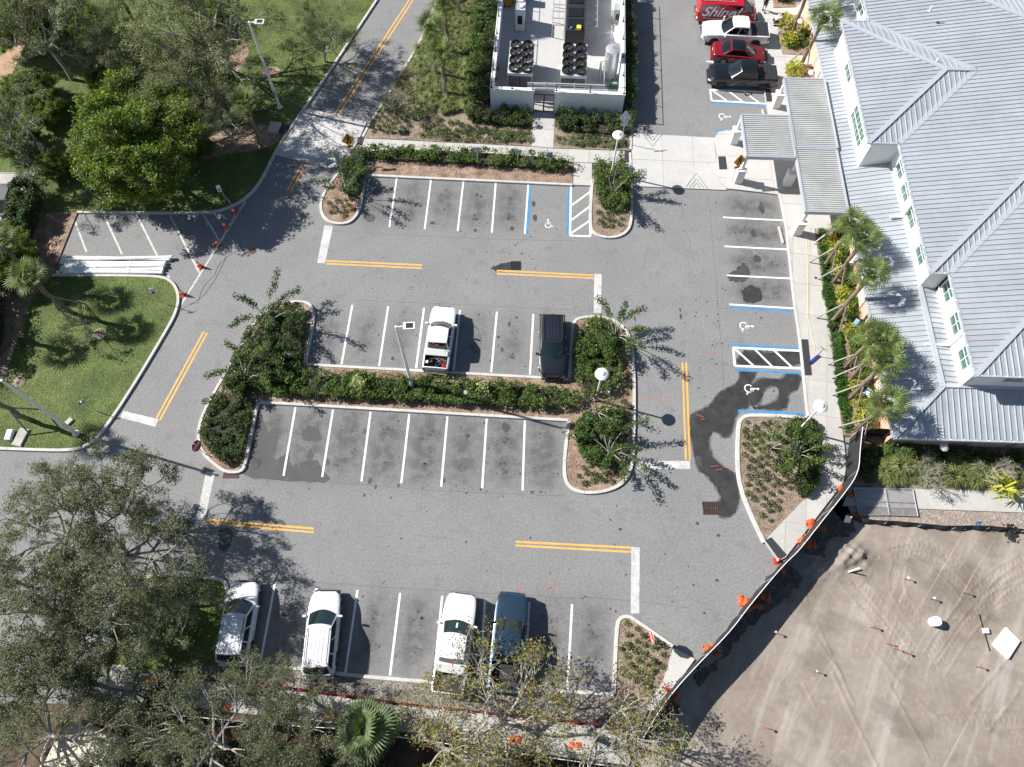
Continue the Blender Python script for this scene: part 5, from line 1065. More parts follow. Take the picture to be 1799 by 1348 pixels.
# upper left park
T1 = tree('leafy_tree', 'large dense bright green tree beside the striped bays', 11, 7, 5.8, .28, L_dense, 85, .62, .115, (238, 258), 4.2, dome=(4.3, 3.2, 3.4, 420), depth=4, n1=7, cat='tree')
T3 = tree('olive_tree', 'wide grey green fine-leaved tree beside the entry road', 5, 7.5, 7.4, .24, L_grey, 70, .70, .085, (372, 40), 5.2, depth=4, n1=6, bark=m_twig)
T5 = tree('oak_tree', 'large olive green oak with pale twigs at the lower left, nearest the dark slab pad', 21, 9, 4.9, .19, L_oak, 56, .46, .062, (185, 1005), 6.5, depth=4, n1=7, bark=m_twig)
T6 = tree('oak_tree', 'oak with open crown overhanging the lane, topmost of the lower left trees', 32, 9, 4.1, .16, L_oak, 52, .42, .060, (165, 872), 6.5, depth=4, n1=6, bark=m_twig)
for src, lb, px, zc, sc, rz in [
    (T3, 'grey green tree with trunk showing beside the tall lamp post', (552, 40), 4.2, .50, 2.1), (T3, 'sparse grey tree behind the dense bright green one', (305, 185), 4.3, .70, 4.0),
    (T6, 'dark open tree in the top left corner', (60, 40), 6, 1.25, .5), (T1, 'dark leafy mass in the far top left corner', (5, -5), 5, .6, 2.5), (T1, 'dark round bush beside the sunny slope', (150, 30), 2.5, (.42, .42, .36), 1.5), (T1, 'low dark bush behind the dense bright green tree', (185, 130), 2.0, (.40, .40, .30), .8), (T3, 'grey crown joining the dense green tree and the grey green tree', (330, 105), 4.2, .6, 3.1), (T1, 'low leafy bush between the park trees at the top', (345, 15), 2.0, (.45, .45, .33), 4.1), (T1, 'green bush on the park slope beside the feather palm', (300, 120), 2.2, (.38, .38, .33), 5.2), (T1, 'green understorey bush by the mulch bed', (390, 150), 1.6, (.30, .30, .25), 2.2), (T3, 'grey crown left of the feather palm', (185, 45), 4.6, .55, 1.1), (T1, 'dark leafy bush above the left lamp post', (40, 150), 2.2, (.45, .45, .35), 4.8), (T1, 'small leafy bush right of the dense tree', (345, 250), 1.4, (.26, .26, .22), 2.9), (T6, 'dark tree at the left edge above the lamp post', (-15, 200), 5.5, 1.15, 2.6), (T1, 'shady bush at the left edge above the paved yard', (20, 240), 1.5, (.38, .38, .28), 1.2), (T1, 'shady bush between the left lamp post and the dense tree', (95, 285), 1.2, (.30, .30, .22), 3.9), (T6, 'small open tree with forked trunk beside the mulch bed', (385, 195), 4, .85, 1.2),
    (T1, 'tall leafy tree at the left edge beside the paved yard', (-75, 385), 7, .5, 1.0), (T1, 'dark round bush below the left lamp post', (82, 185), 1.5, (.34, .34, .30), 3.3), (T6, 'open tree on the sunny slope near the top', (135, 75), 4.5, .6, 5.0),
    (T5, 'oak at the left edge beside the lane', (45, 905), 6.5, .92, 1.0), (T5, 'oak at the left edge, middle of the lower left trees', (20, 1065), 6.5, 1.0, 2.4), (T6, 'oak in front of the small lawn', (245, 1050), 6, .78, 3.6), (T6, 'oak over the pale machine', (60, 1185), 6, .95, .2),
    (T5, 'oak in the bottom left corner', (20, 1300), 6, .9, 4.4), (T5, 'oak at the bottom edge left of the silvery palm', (350, 1305), 5, .85, 5.3), (T6, 'oak reaching over the bottom kerb beside the white cars', (478, 1215), 6.5, .72, 1.9), (T6, 'oak right of the silvery palm at the bottom edge', (505, 1330), 4.5, .85, 2.9)]:
    again(src, lb, px, zc, sc, rz)
TB = tree('bare_tree', 'half bare pale-branched tree over the two bottom pickups', 44, 7, 4.3, .16, L_sparse, 3, .42, .085, (880, 1262), 5.0, depth=5, n1=7, bark=m_twig, extra=(L_red, .05), bend=.5)
again(TB, 'half bare tree beside the corner of the construction fence', (1060, 1295), 5, .92, 2.2); again(TB, 'half bare tree at the bottom edge right of the silvery palm', (775, 1318), 4.5, .8, 4.0)
TS = tree('young_tree', 'young sparse tree on the lawn beside its mulch ring', 52, 3.6, 1.7, .06, L_oak, 22, .28, .06, (138, 560), 2.2, depth=3, n1=5)
tree('bare_sapling', 'leafless grey sapling on the verge of the entry road', 61, 3.2, 1.5, .05, L_grey, 1, .2, .05, (700, 168), 1.8, depth=4, n1=6, bark=m_twig)
tree('bare_shrub', 'grey bare-branched shrub in the flower bed below the building', 62, 1.8, 1.5, .05, L_grey, 1, .2, .05, (1625, 832), 1.0, depth=4, n1=7, bark=m_twig, cat='shrub'); tree('bare_shrub', 'second grey bare-branched shrub nearer the right edge', 63, 1.8, 1.3, .05, L_grey, 1, .2, .05, (1742, 822), 1.0, depth=4, n1=7, bark=m_twig, cat='shrub')
# rosette trees: long arms with dense leaf clusters on their outer halves
def rosette(label, px, n, reach, H, seed, per=110, leafm=None, tall=.5, cl=.30):
    r_ = random.Random(seed); g = G(*px); t = thing('rosette_tree', label, 'tree', (g.x, g.y, .1)); segs = [([Vector((0, 0, 0)), Vector((0, .02, H * .25))], .06, .05)]; C = []
    for i in range(n):
        a = 2 * math.pi * i / n + r_.uniform(-.35, .35); R_ = reach * r_.uniform(.6, 1.1); h = H * r_.uniform(.6, 1.05)
        p = [Vector((R_ * f * math.cos(a + .25 * math.sin(f * 3 + i)), R_ * f * math.sin(a + .25 * math.sin(f * 3 + i)), H * .22 + (h - H * .22) * f ** .75)) for f in (0, .25, .5, .75, 1)]
        segs.append((p, .035, .012))
        for j in range(per):
            f = .45 + .6 * r_.random(); k = min(3, int(f * 4)); q = p[k].lerp(p[k + 1], min(1.1, f * 4 - k)); s = cl * r_.random() ** .6 * (1.15 - .3 * abs(f - .8)); v = Vector((r_.gauss(0, 1), r_.gauss(0, 1), r_.gauss(0, 1))).normalized() * s; C.append(list(q + v))
    put('trunk', segmesh('trunk', segs[:1], m_bark), t); put('arms', segmesh('arms', segs[1:], m_twig, .012), t, kind='stuff'); put('crown', npmesh('crown', leaves(np.array(C), .075, .55), 4, leafm or L_clus), t); return t
rosette('rosette tree with six separate leafy arms at the top of the central island', (480, 572), 7, 3.1, 3.1, 1, 330)
rosette('rosette tree with bright leaf tips on the left bend of the central island', (440, 672), 8, 2.4, 2.6, 2, 330, L_hedge); rosette('low rosette tree in the dark shrubbery of the central island', (480, 640), 7, 1.9, 1.6, 12, 160, L_clus)
rosette('rosette tree at the upper right of the central island', (1078, 600), 9, 2.5, 2.8, 3, 300); rosette('rosette tree at the lower right of the central island', (1068, 800), 9, 2.8, 2.3, 4, 300); rosette('rosette tree in the middle of the right island lobe', (1050, 730), 7, 1.7, 2.0, 14, 150)
rosette('rosette tree beside the yellow walking sign', (612, 345), 8, 2.1, 3.1, 5, 220); rosette('rosette tree in the island beside the accessible bay', (1075, 350), 9, 2.2, 3.2, 6, 280, L_hedge)
rosette('rosette tree in the east island beside the walk', (1392, 805), 10, 2.5, 2.6, 7, 300, L_hedge); rosette('small rosette tree at the top of the east island', (1352, 790), 7, 1.9, 1.4, 17, 90, L_hedge)
# hedges: leafy skin over a shaded core
def hedge(label, poly, h, n, m, ls=.085, name='hedge', cat='hedge', group=None, base=.1, lump=.18, rnd=1, core=True):
    P = fillet(GL(poly, 0), rnd) if rnd else GL(poly, 0); c = sum(P, Vector()) / len(P); pl = [(p.x, p.y) for p in P]
    t = thing(name, label, cat, (c.x, c.y, base), 0, group)
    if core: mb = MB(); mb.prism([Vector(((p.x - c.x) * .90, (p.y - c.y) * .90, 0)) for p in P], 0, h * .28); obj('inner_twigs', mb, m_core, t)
    x0, x1 = min(p[0] for p in pl), max(p[0] for p in pl); y0, y1 = min(p[1] for p in pl), max(p[1] for p in pl); k = int(n * 1.0 * (x1 - x0) * (y1 - y0) / max(.1, abs(sum(pl[i][0] * pl[(i + 1) % len(pl)][1] - pl[(i + 1) % len(pl)][0] * pl[i][1] for i in range(len(pl)))) / 2))
    q = np.stack([rng.uniform(x0, x1, k), rng.uniform(y0, y1, k)], 1); q = q[inside(q, pl)]
    A_ = max(.5, abs(sum(pl[i][0] * pl[(i + 1) % len(pl)][1] - pl[(i + 1) % len(pl)][0] * pl[i][1] for i in range(len(pl)))) / 2); nb = min(len(q), max(8, int(A_ * 5.2)))
    bc = q[:nb]; br = rng.uniform(.26, .48, nb) * min(1.25, max(.85, h)); zs = min(1.0, h * .8 / .4); bh = h * rng.uniform(.62, 1.12, nb); wb = br ** 2; bi = rng.choice(nb, n, p=wb / wb.sum())
    dv = rng.normal(0, 1, (n, 3)); dv[:, 2] = np.abs(dv[:, 2]); dv /= np.linalg.norm(dv, axis=1)[:, None]; dv *= (rng.random((n, 1)) ** .3)
    C = np.stack([bc[bi, 0] + dv[:, 0] * br[bi] - c.x, bc[bi, 1] + dv[:, 1] * br[bi] - c.y, bh[bi] - br[bi] * zs * .7 + dv[:, 2] * br[bi] * zs * .8], 1); C[:, 2] = np.maximum(C[:, 2], .03)
    # side skin
    ns = int(n * .22); per = [0]
    for i in range(len(P)): per.append(per[-1] + (P[(i + 1) % len(P)] - P[i]).length)
    u = rng.uniform(0, per[-1], ns); i = np.searchsorted(per, u, side='right') - 1; i = np.clip(i, 0, len(P) - 1); A = np.array(pl); Bn = np.roll(A, -1, 0); f = ((u - np.array(per)[i]) / (np.array(per)[i + 1] - np.array(per)[i] + 1e-9))[:, None]
    s = A[i] * (1 - f) + Bn[i] * f + rng.normal(0, .09, (ns, 2)); S_ = np.stack([s[:, 0] - c.x, s[:, 1] - c.y, h * rng.uniform(.05, 1.0, ns)], 1)
    put('foliage', npmesh('foliage', leaves(np.concatenate([C, S_]), ls, .45), 4, m), t); return t
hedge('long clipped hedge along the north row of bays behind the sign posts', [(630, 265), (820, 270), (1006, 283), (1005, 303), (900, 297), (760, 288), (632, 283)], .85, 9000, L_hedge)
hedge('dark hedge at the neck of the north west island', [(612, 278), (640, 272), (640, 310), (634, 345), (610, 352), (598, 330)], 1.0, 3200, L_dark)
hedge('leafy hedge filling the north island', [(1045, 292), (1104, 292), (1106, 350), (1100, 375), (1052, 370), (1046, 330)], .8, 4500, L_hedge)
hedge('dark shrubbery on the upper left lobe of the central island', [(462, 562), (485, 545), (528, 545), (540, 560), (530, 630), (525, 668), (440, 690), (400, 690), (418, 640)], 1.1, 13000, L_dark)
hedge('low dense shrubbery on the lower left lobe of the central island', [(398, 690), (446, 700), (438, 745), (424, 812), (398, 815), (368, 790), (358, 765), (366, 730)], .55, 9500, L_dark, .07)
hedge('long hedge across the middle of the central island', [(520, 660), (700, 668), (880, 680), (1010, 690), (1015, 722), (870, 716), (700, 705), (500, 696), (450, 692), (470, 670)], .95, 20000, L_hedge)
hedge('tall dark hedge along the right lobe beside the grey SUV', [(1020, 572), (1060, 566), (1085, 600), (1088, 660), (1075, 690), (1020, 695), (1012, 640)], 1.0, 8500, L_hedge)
hedge('hedge on the lower right lobe beside the end bay', [(1018, 735), (1080, 720), (1090, 780), (1075, 820), (1025, 815), (1012, 770)], .9, 7500, L_hedge)
hedge('green bush beside the walk in the east island', [(1385, 738), (1430, 745), (1437, 800), (1435, 850), (1405, 878), (1392, 850), (1410, 800), (1380, 765)], .75, 6500, L_dark)
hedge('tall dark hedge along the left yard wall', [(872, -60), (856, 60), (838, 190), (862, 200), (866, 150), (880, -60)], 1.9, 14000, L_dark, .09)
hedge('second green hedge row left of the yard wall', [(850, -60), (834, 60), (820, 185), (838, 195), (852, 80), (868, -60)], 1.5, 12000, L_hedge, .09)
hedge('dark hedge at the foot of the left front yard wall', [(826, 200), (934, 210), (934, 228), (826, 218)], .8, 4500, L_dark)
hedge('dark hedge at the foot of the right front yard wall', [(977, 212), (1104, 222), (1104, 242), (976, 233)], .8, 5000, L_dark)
hedge('low ground cover beside the gate path, left side', [(832, 228), (934, 236), (933, 254), (740, 246), (735, 236)], .3, 6000, L_grey, .06, 'ground_cover', 'ground cover', lump=.4, core=False)
hedge('low ground cover beside the gate path, right side', [(976, 238), (1103, 246), (1104, 262), (976, 256)], .3, 3500, L_grey, .06, 'ground_cover', 'ground cover', lump=.4, core=False)
hedge('loose low shrubs on the road verge beside the bare sapling', [(745, 72), (775, 60), (745, 140), (765, 205), (728, 215), (700, 195), (665, 196), (690, 155), (712, 130)], .45, 9000, L_grey, .07, 'ground_cover', 'ground cover', lump=.5, core=False)
hedge('tall narrow hedge along the right outer yard wall', [(1097, -60), (1099, 100), (1097, 170), (1107, 240), (1109, 230), (1110, 100), (1107, -60)], 1.7, 9000, L_dark, .08)
hedge('tall green hedge beside the mulch strip at the left', [(52, 330), (78, 345), (70, 395), (42, 450), (10, 520), (-20, 520), (15, 440), (38, 390)], 2.0, 12000, L_dark, .1)
hedge('dark green thicket at the left edge', [(-60, 540), (0, 500), (15, 560), (0, 640), (-60, 680)], 2.5, 9000, L_dark, .1)
hedge('thicket under the trees along the bottom edge', [(270, 1300), (560, 1318), (700, 1345), (700, 1420), (200, 1420)], 1.3, 14000, L_oak, .09)
hedge('thicket under the half bare trees along the bottom edge', [(720, 1338), (900, 1352), (1090, 1370), (1090, 1420), (720, 1420)], 1.2, 9000, L_sparse, .08)
hedge('bright green strip of ground cover along the east walk', [(1434, 404), (1447, 410), (1462, 520), (1473, 600), (1492, 740), (1488, 762), (1482, 760), (1459, 595), (1448, 520)], .35, 12000, L_ever, .07, 'ground_cover', 'ground cover')
hedge('green shrubs behind the palms along the building', [(1463, 405), (1480, 410), (1495, 520), (1512, 620), (1530, 750), (1512, 752), (1497, 650), (1478, 520)], .75, 10000, L_lime, .09)
hedge('dark shrubs below the end wall of the building', [(1516, 790), (1560, 783), (1700, 795), (1830, 808), (1830, 818), (1700, 808), (1560, 802), (1520, 850), (1510, 830)], .6, 9000, L_hedge, .09)
for P, h in [([(1361, -10), (1394, -8), (1394, 8), (1362, 9)], .6), ([(1403, 62), (1436, 60), (1440, 92), (1405, 92)], .9), ([(1377, 62), (1398, 66), (1398, 92), (1380, 88)], .5)]: hedge('green shrubs filling an entrance bed' + {.6: ' at the top edge', .9: ' beside the tall palm', .5: ' nearest the white pickup'}[h], P, h, 2200, L_ever if h < .9 else L_lime, .08, 'shrub_mass', 'shrub', base=.2)
# bushes as repeated individuals
def bushmesh(name, r, h, n, m, ls):
    o = rng.normal(0, 1, (n, 3)); o /= np.linalg.norm(o, axis=1)[:, None]; o *= rng.random((n, 1)) ** .35; o[:, 2] = np.abs(o[:, 2]); return npmesh(name, leaves(o * np.array([r, r, h]) * rng.uniform(.85, 1.1, (n, 1)), ls, .45), 4, m)
dotm = [bushmesh('shrub', .27, .34, 90, L_dark, .06) for _ in range(3)] + [bushmesh('shrub', .25, .3, 80, L_hedge, .06) for _ in range(2)]
def dots(poly, sp, label, group, avoid=(), sc=1.0, ang=0.0, jit=.09, keep=1.0):
    pl = [(p.x, p.y) for p in GL(poly)]; x0, x1 = min(p[0] for p in pl), max(p[0] for p in pl); y0, y1 = min(p[1] for p in pl), max(p[1] for p in pl); i = 0; cx_, cy_ = (x0 + x1) / 2, (y0 + y1) / 2
    R_ = max(x1 - x0, y1 - y0); y = -R_; row = 0; n = 0
    while y < R_:
        x = -R_ + (row % 2) * sp / 2
        while x < R_:
            X = cx_ + x * math.cos(ang) - y * math.sin(ang) + random.gauss(0, jit * sp); Y_ = cy_ + x * math.sin(ang) + y * math.cos(ang) + random.gauss(0, jit * sp)
            if inside(np.array([[X, Y_]]), pl)[0] and random.random() < keep: put('small_shrub', random.choice(dotm), None, (X, Y_, .1), random.uniform(0, 6), label=label, category='shrub', group=group).scale = (sc * random.uniform(.75, 1.2),) * 3; n += 1
            x += sp
        y += sp * .86; row += 1
    print('dots', label[:40], n)
dots([(1308, 742), (1400, 742), (1405, 800), (1395, 860), (1350, 930), (1312, 870), (1302, 800)], .62, 'small round shrub planted in rows on the east island', 'shrubs in rows on the east island', ang=.3)
dots([(1090, 1100), (1100, 1090), (1175, 1140), (1160, 1185), (1130, 1215), (1090, 1195)], .60, 'small round shrub planted in rows on the south east island', 'shrubs in rows on the south east island', ang=.5, sc=1.0)
dots([(572, 350), (622, 352), (620, 375), (600, 384), (578, 378)], .58, 'small dark shrub at the rounded tip of the north west island', 'shrubs on the north west island', ang=.2)
dots([(1048, 375), (1100, 378), (1098, 398), (1075, 408), (1050, 402)], .58, 'small dark shrub at the rounded tip of the north island', 'shrubs on the north island', ang=.2)
dots([(1012, 818), (1098, 800), (1094, 835), (1060, 855), (1025, 855), (1012, 840)], .62, 'small dark shrub at the lower right tip of the central island', 'shrubs at the lower right tip of the central island', ang=.1)
dots([(1090, 640), (1106, 640), (1108, 790), (1092, 790)], .62, 'small dark shrub along the right kerb of the central island', 'shrubs along the right kerb of the central island', ang=.1)
dots([(652, 212), (665, 195), (722, 205), (724, 238), (645, 236)], .60, 'small dark shrub in rows beside the crosswalk table', 'shrubs in rows beside the crosswalk table', ang=.2)
dots([(735, 205), (830, 222), (930, 232), (932, 252), (740, 243), (728, 236)], .62, 'low green plant in the bed between the crosswalk table and the gate path', 'low plants in the verge bed', ang=.1, sc=1.2, keep=.8)
dots([(978, 240), (1100, 246), (1102, 260), (978, 254)], .62, 'low green plant in the bed right of the gate path', 'low plants right of the gate path', ang=.1, sc=1.1)
dots([(364, 700), (395, 692), (392, 712), (362, 760), (352, 770), (356, 740)], .6, 'small dark shrub along the left kerb of the central island', 'shrubs along the left kerb of the central island', ang=.5)
def bush(name, label, px, r, h, m, n=500, ls=.09, group=None, z=.1, cat='shrub', stem=True):
    g = G(*px); t = thing(name, label, cat, (g.x, g.y, z), 0, group); put('foliage', bushmesh('foliage', r, h, n, m, ls), t)
    mb = MB()
    for k in range(5): a = k * 1.257; mb.tube([(0, 0, 0), (r * .5 * math.cos(a), r * .5 * math.sin(a), h * .7)], .015, 4)
    obj('stems', mb, m_twig, t, kind='stuff'); return t
bush('variegated_shrub', 'pale variegated shrub standing in the long hedge', (634, 682), .75, 1.6, L_pale, 700, .09); bush('variegated_shrub', 'pale green shrub at the kerb near the white pickup with debris', (850, 690), .65, 1.7, L_pale, 350, .085)
for i, (px, where) in enumerate([((1455, 428), 'at the canopy end of the palm row'), ((1461, 455), 'below the first palm'), ((1470, 480), 'beside the second palm'), ((1476, 520), 'between the second and third palms'), ((1480, 545), 'just above the third palm'), ((1490, 585), 'left of the blue sign'), ((1500, 678), 'beside the lower blue sign'), ((1507, 712), 'left of the round wall lamp'), ((1512, 738), 'near the end of the palm row'), ((1465, 442), 'near the steel ladder')]):
    bush('golden_croton', 'golden leaved croton ' + where, px, .68, .95, L_gold, 380, .10, 'golden crotons along the building', .15)
for px, where in [((1377, 45), 'nearest the crouching person'), ((1385, 78), 'at the foot of the tall palm'), ((1393, 128), 'beside the canopy')]: bush('golden_croton', 'large golden croton ' + where, px, .9, 1.1, L_gold, 550, .11, None, .2)
for px, w_ in [((886, 200), 'left of the yard gate'), ((905, 202), 'just left of the gate post'), ((925, 204), 'at the left gate post'), ((985, 205), 'at the right gate post'), ((1003, 206), 'below the white wall sign'), ((1022, 207), 'in the middle of the right yard wall'), ((1043, 210), 'right of the middle of the yard wall'), ((1065, 212), 'near the corner of the yard wall'), ((1085, 214), 'at the corner of the yard wall')]:
    bush('wall_shrub', 'upright green shrub ' + w_, px, .42, 1.2, L_hedge, 260, .08, 'shrubs along the front yard wall')
# ornamental grasses
def grassmesh(n, r, h):
    a = rng.uniform(0, 6.283, n); l = rng.uniform(.6, 1.1, n) * r; hh = rng.uniform(.6, 1.1, n) * h; d = np.stack([np.cos(a), np.sin(a), 0 * a], 1); e = np.stack([-np.sin(a), np.cos(a), 0 * a], 1); b0 = rng.normal(0, .06, (n, 3)); b0[:, 2] = 0; w_ = .018
    z = np.array([[0, 0, 1.0]]); m_ = b0 + d * l[:, None] * .45 + z * hh[:, None] * .85; t = b0 + d * l[:, None] + z * hh[:, None] * .75
    q1 = np.stack([b0 - e * w_, b0 + e * w_, m_ + e * w_, m_ - e * w_], 1); q2 = np.stack([m_ - e * w_, m_ + e * w_, t + e * .003, t - e * .003], 1); return npmesh('grass_clump', np.concatenate([q1, q2]).reshape(-1, 3), 4, L_gras)
gm = [grassmesh(260, .75, .8), grassmesh(240, .65, .7), grassmesh(280, .85, .9)]
def grasses(poly, n, label, group, mind=.55, cat='ornamental grass'):
    pl = [(p.x, p.y) for p in GL(poly)]; got = []; tries = 0
    while len(got) < n and tries < 4000:
        tries += 1; X = random.uniform(min(p[0] for p in pl), max(p[0] for p in pl)); Y_ = random.uniform(min(p[1] for p in pl), max(p[1] for p in pl))
        if inside(np.array([[X, Y_]]), pl)[0] and all((X - a) ** 2 + (Y_ - b) ** 2 > mind ** 2 for a, b in got): got.append((X, Y_)); put('grass_clump', random.choice(gm), None, (X, Y_, .1), random.uniform(0, 6), label=label, category=cat, group=group).scale = (random.uniform(.7, 1.1),) * 3
grasses([(800, -40), (772, 20), (742, 80), (728, 130), (735, 170), (765, 200), (820, 205), (830, 60), (840, -40)], 110, 'feathery clump of ornamental grass between the palms and the hedge rows', 'ornamental grasses on the road verge', .5)
grasses([(1535, 815), (1700, 820), (1800, 838), (1800, 856), (1600, 850), (1535, 846)], 26, 'clump of ornamental grass in the bed beside the gate path', 'ornamental grasses below the building', .6)
# palms, crowns of fan leaves
heart_m = bushmesh('crown_heart', .5, .5, 130, L_palm, .15); heart_f = bushmesh('crown_heart', .8, .7, 300, L_fanp, .18)
def frond_fan(reach, nseg, m, droop=.5, petiole=.45):
    mb = []; n = nseg
    def P(t, s):   # along the leaf
        return np.array([t * reach, s, -droop * reach * (t ** 2) * .55])
    for i in range(n):
        a = (i / (n - 1) - .5) * 4.2; L = reach * (1 - petiole) * (1 - .22 * abs(a) / 2.1); o = np.array([reach * petiole, 0, reach * .10]); d = np.array([math.cos(a), math.sin(a), 0]); e = np.array([-d[1], d[0], 0]); w_ = (.030 if reach < 1.8 else .045) * reach / 1.2
        m1 = o + d * L * .55 + np.array([0, 0, -.02 * L]); t = o + d * L + np.array([0, 0, -droop * L * .55])
        mb += [o - e * .006, o + e * .006, m1 + e * w_, m1 - e * w_, m1 - e * w_, m1 + e * w_, t + e * .004, t - e * .004]
    mb += [np.array([0, -.02, 0]), np.array([0, .02, 0]), np.array([reach * petiole, .012, reach * .10]), np.array([reach * petiole, -.012, reach * .10])]
    return npmesh('frond', np.array(mb), 4, m)
fan_m = [frond_fan(1.75, 15, L_palm, .30, .52), frond_fan(1.6, 14, L_palm, .55, .52)]; fan_b = [frond_fan(1.9, 22, L_fanp, .45)]
def palm(label, base, H, lean=(0, 0), nf=24, fr=None, sc=1.0, braces=3, group=None, boots=True, z0=.1, tr=.15):
    g = G(*base); t = thing('palm_tree', label, 'palm tree', (g.x, g.y, z0), 0, group); top = Vector((lean[0], lean[1], H))
    mb = MB(); n = 9; mb.tube([Vector((0, 0, 0)).lerp(top, k / n) + Vector((.04 * math.sin(k * 2.1), .04 * math.cos(k * 1.7), 0)) for k in range(n + 1)], [tr * (1.25 if k == 0 else 1 + .08 * (k % 2)) for k in range(n + 1)], 10); obj('trunk', mb, m_palmt, t)
    if boots:
        mb = MB()
        for k in range(26): a = k * 2.4; zz = H - .9 + k * .033; c = Vector((0, 0, 0)).lerp(top, zz / H); mb.bar(c + Vector((.12 * math.cos(a), .12 * math.sin(a), 0)), c + Vector((.24 * math.cos(a), .24 * math.sin(a), .22)), .07, .04)
        obj('leaf_bases', mb, m_palmt, t, kind='stuff')
    nf = int(nf * .78)
    for k in range(nf):
        a = k * 2.39996 + random.uniform(-.2, .2); el = lerp(1.2, -.38, (k / nf) ** .75); s = sc * random.uniform(.85, 1.1)
        o = put('frond', random.choice(fr or fan_m), t, top + Vector((0, 0, .05)), Euler((random.uniform(-.25, .25), -el, a), 'XYZ')); o.scale = (s, s, s)
    put('crown_heart', heart_f if fr is fan_b else heart_m, t, top + Vector((0, 0, -.05)))
    for k in range(braces):
        a = k * 2.094 + 2.9; q = Vector((math.cos(a), math.sin(a), 0)); hh = min(2.0, H * .45); c = top * (hh / H); mb = MB(); mb.bar(c + q * .14, q * 1.15 + Vector((0, 0, .02)), .09, .07); obj('brace', mb, m_brace, t)
    return t
for i, (b_, H, ln, w_) in enumerate([((1447, 468), 4.6, (.35, .3), 'first palm of the row beside the canopy'), ((1462, 498), 4.9, (.3, .35), 'second palm of the row, with a bare brown trunk'), ((1460, 566), 5.2, (.75, .6), 'third palm of the row, leaning over the peach wall'), ((1481, 648), 4.6, (.2, 0), 'fourth palm of the row, above the lower blue sign'), ((1489, 702), 4.9, (.45, .3), 'fifth palm of the row, with the fullest crown'), ((1500, 758), 4.6, (.1, -.1), 'last palm of the row beside the fence corner')]):
    palm(w_, b_, H, ln, 24, None, 1.0, 3, 'staked palms along the building', z0=.15)
palm('staked palm between the third and fifth palms of the row', (1488, 672), 5.0, (.3, .5), 22, None, 1.05, 2, 'staked palms along the building', z0=.15)
palm('tall palm in the entrance bed leaning over the metal roof', (1405, 118), 4.9, (.2, -.2), 26, None, 1.1, 2, z0=.2); palm('palm trunk at the top edge beside the entrance bed', (1388, 66), 6.5, (.1, .2), 20, None, 1.1, 2, z0=.2)
palm('tallest palm on the road verge, nearest the hedge', (790, 100), 5.4, (-.1, 0), 22, None, .95, 3); palm('palm on the road verge with yellowish crown', (768, 140), 5.2, (-.1, .1), 22, None, .95, 3); palm('lower palm on the road verge nearest the sidewalk', (784, 172), 4.6, (-.05, .1), 24, None, .95, 3); palm('palm at the top edge of the road verge', (808, 32), 5.4, (0, 0), 20, None, .95, 3)
palm('small palm in the park beside the mulch bed', (462, 262), 4.6, (0, .2), 24, None, .95, 0); palm('staked palm at the top corner of the west lawn', (128, 552), 4.4, (-.8, .2), 24, None, 1.0, 3); palm('palm with hanging crown beside the tall green hedge', (78, 510), 4.8, (-.6, .8), 24, None, 1.0, 0)
palm('staked palm at the left edge of the west lawn', (55, 740), 4.6, (-.6, 0), 22, None, 1.0, 3); palm('palm at the far left edge beside the lawn', (-10, 585), 4.5, (0, 0), 22, None, 1.0, 0)
palm('large silvery fan palm at the bottom edge', (655, 1290), 2.0, (-.05, .2), 30, fan_b, 1.1, 0, tr=.2)
# feather palm at the top left
def feather():
    v = []; n = 26; r_ = 2.6
    for i in range(n):
        f = (i + 1) / n; x = r_ * f; z = .9 * f - 1.6 * f * f; L = .62 * math.sin(min(1, f * 1.1 + .15) * 2.7) + .12
        for s in (-1, 1):
            o = np.array([x, 0, z]); t = np.array([x + L * .35, s * L, z - L * .55]); w_ = np.array([.035, 0, 0]); v += [o - w_, o + w_, t + w_ * .2, t - w_ * .2]
    for i in range(6): a, b = i / 6, (i + 1) / 6; v += [np.array([r_ * a, -.02, .9 * a - 1.6 * a * a]), np.array([r_ * a, .02, .9 * a - 1.6 * a * a]), np.array([r_ * b, .015, .9 * b - 1.6 * b * b]), np.array([r_ * b, -.015, .9 * b - 1.6 * b * b])]
    return npmesh('feather_frond', np.array(v), 4, L_ever)
palm('feather palm with bright arching fronds in the park at the top', (262, 82), 5.0, (-.3, 0), 16, [feather()], 1.0, 0, boots=False)
def flaxlike(label, px, n, r, m):
    g = G(*px); t = thing('strap_leaved_plant', label, 'plant', (g.x, g.y, .1)); 
    for k in range(n):
        a = k * 2.4; L = r * random.uniform(.7, 1.1); d = Vector((math.cos(a), math.sin(a), 0)); e = Vector((-d.y, d.x, 0)); hh = random.uniform(.5, 1.0) * r
        mb = MB(); p = [Vector((0, 0, 0)), d * L * .45 + Vector((0, 0, hh)), d * L + Vector((0, 0, hh * .75))]; mb.grid([[p[0] - e * .03, p[0] + e * .03], [p[1] - e * .085, p[1] + e * .085], [p[2] - e * .005, p[2] + e * .005]]); obj('leaf', mb, m, t)
flaxlike('bright yellow green strap-leaved plant near the right edge of the bed', (1752, 862), 26, 1.4, L_gold); flaxlike('small yellow green strap-leaved plant beside the tall entrance palm', (1405, 55), 18, .9, L_gold)
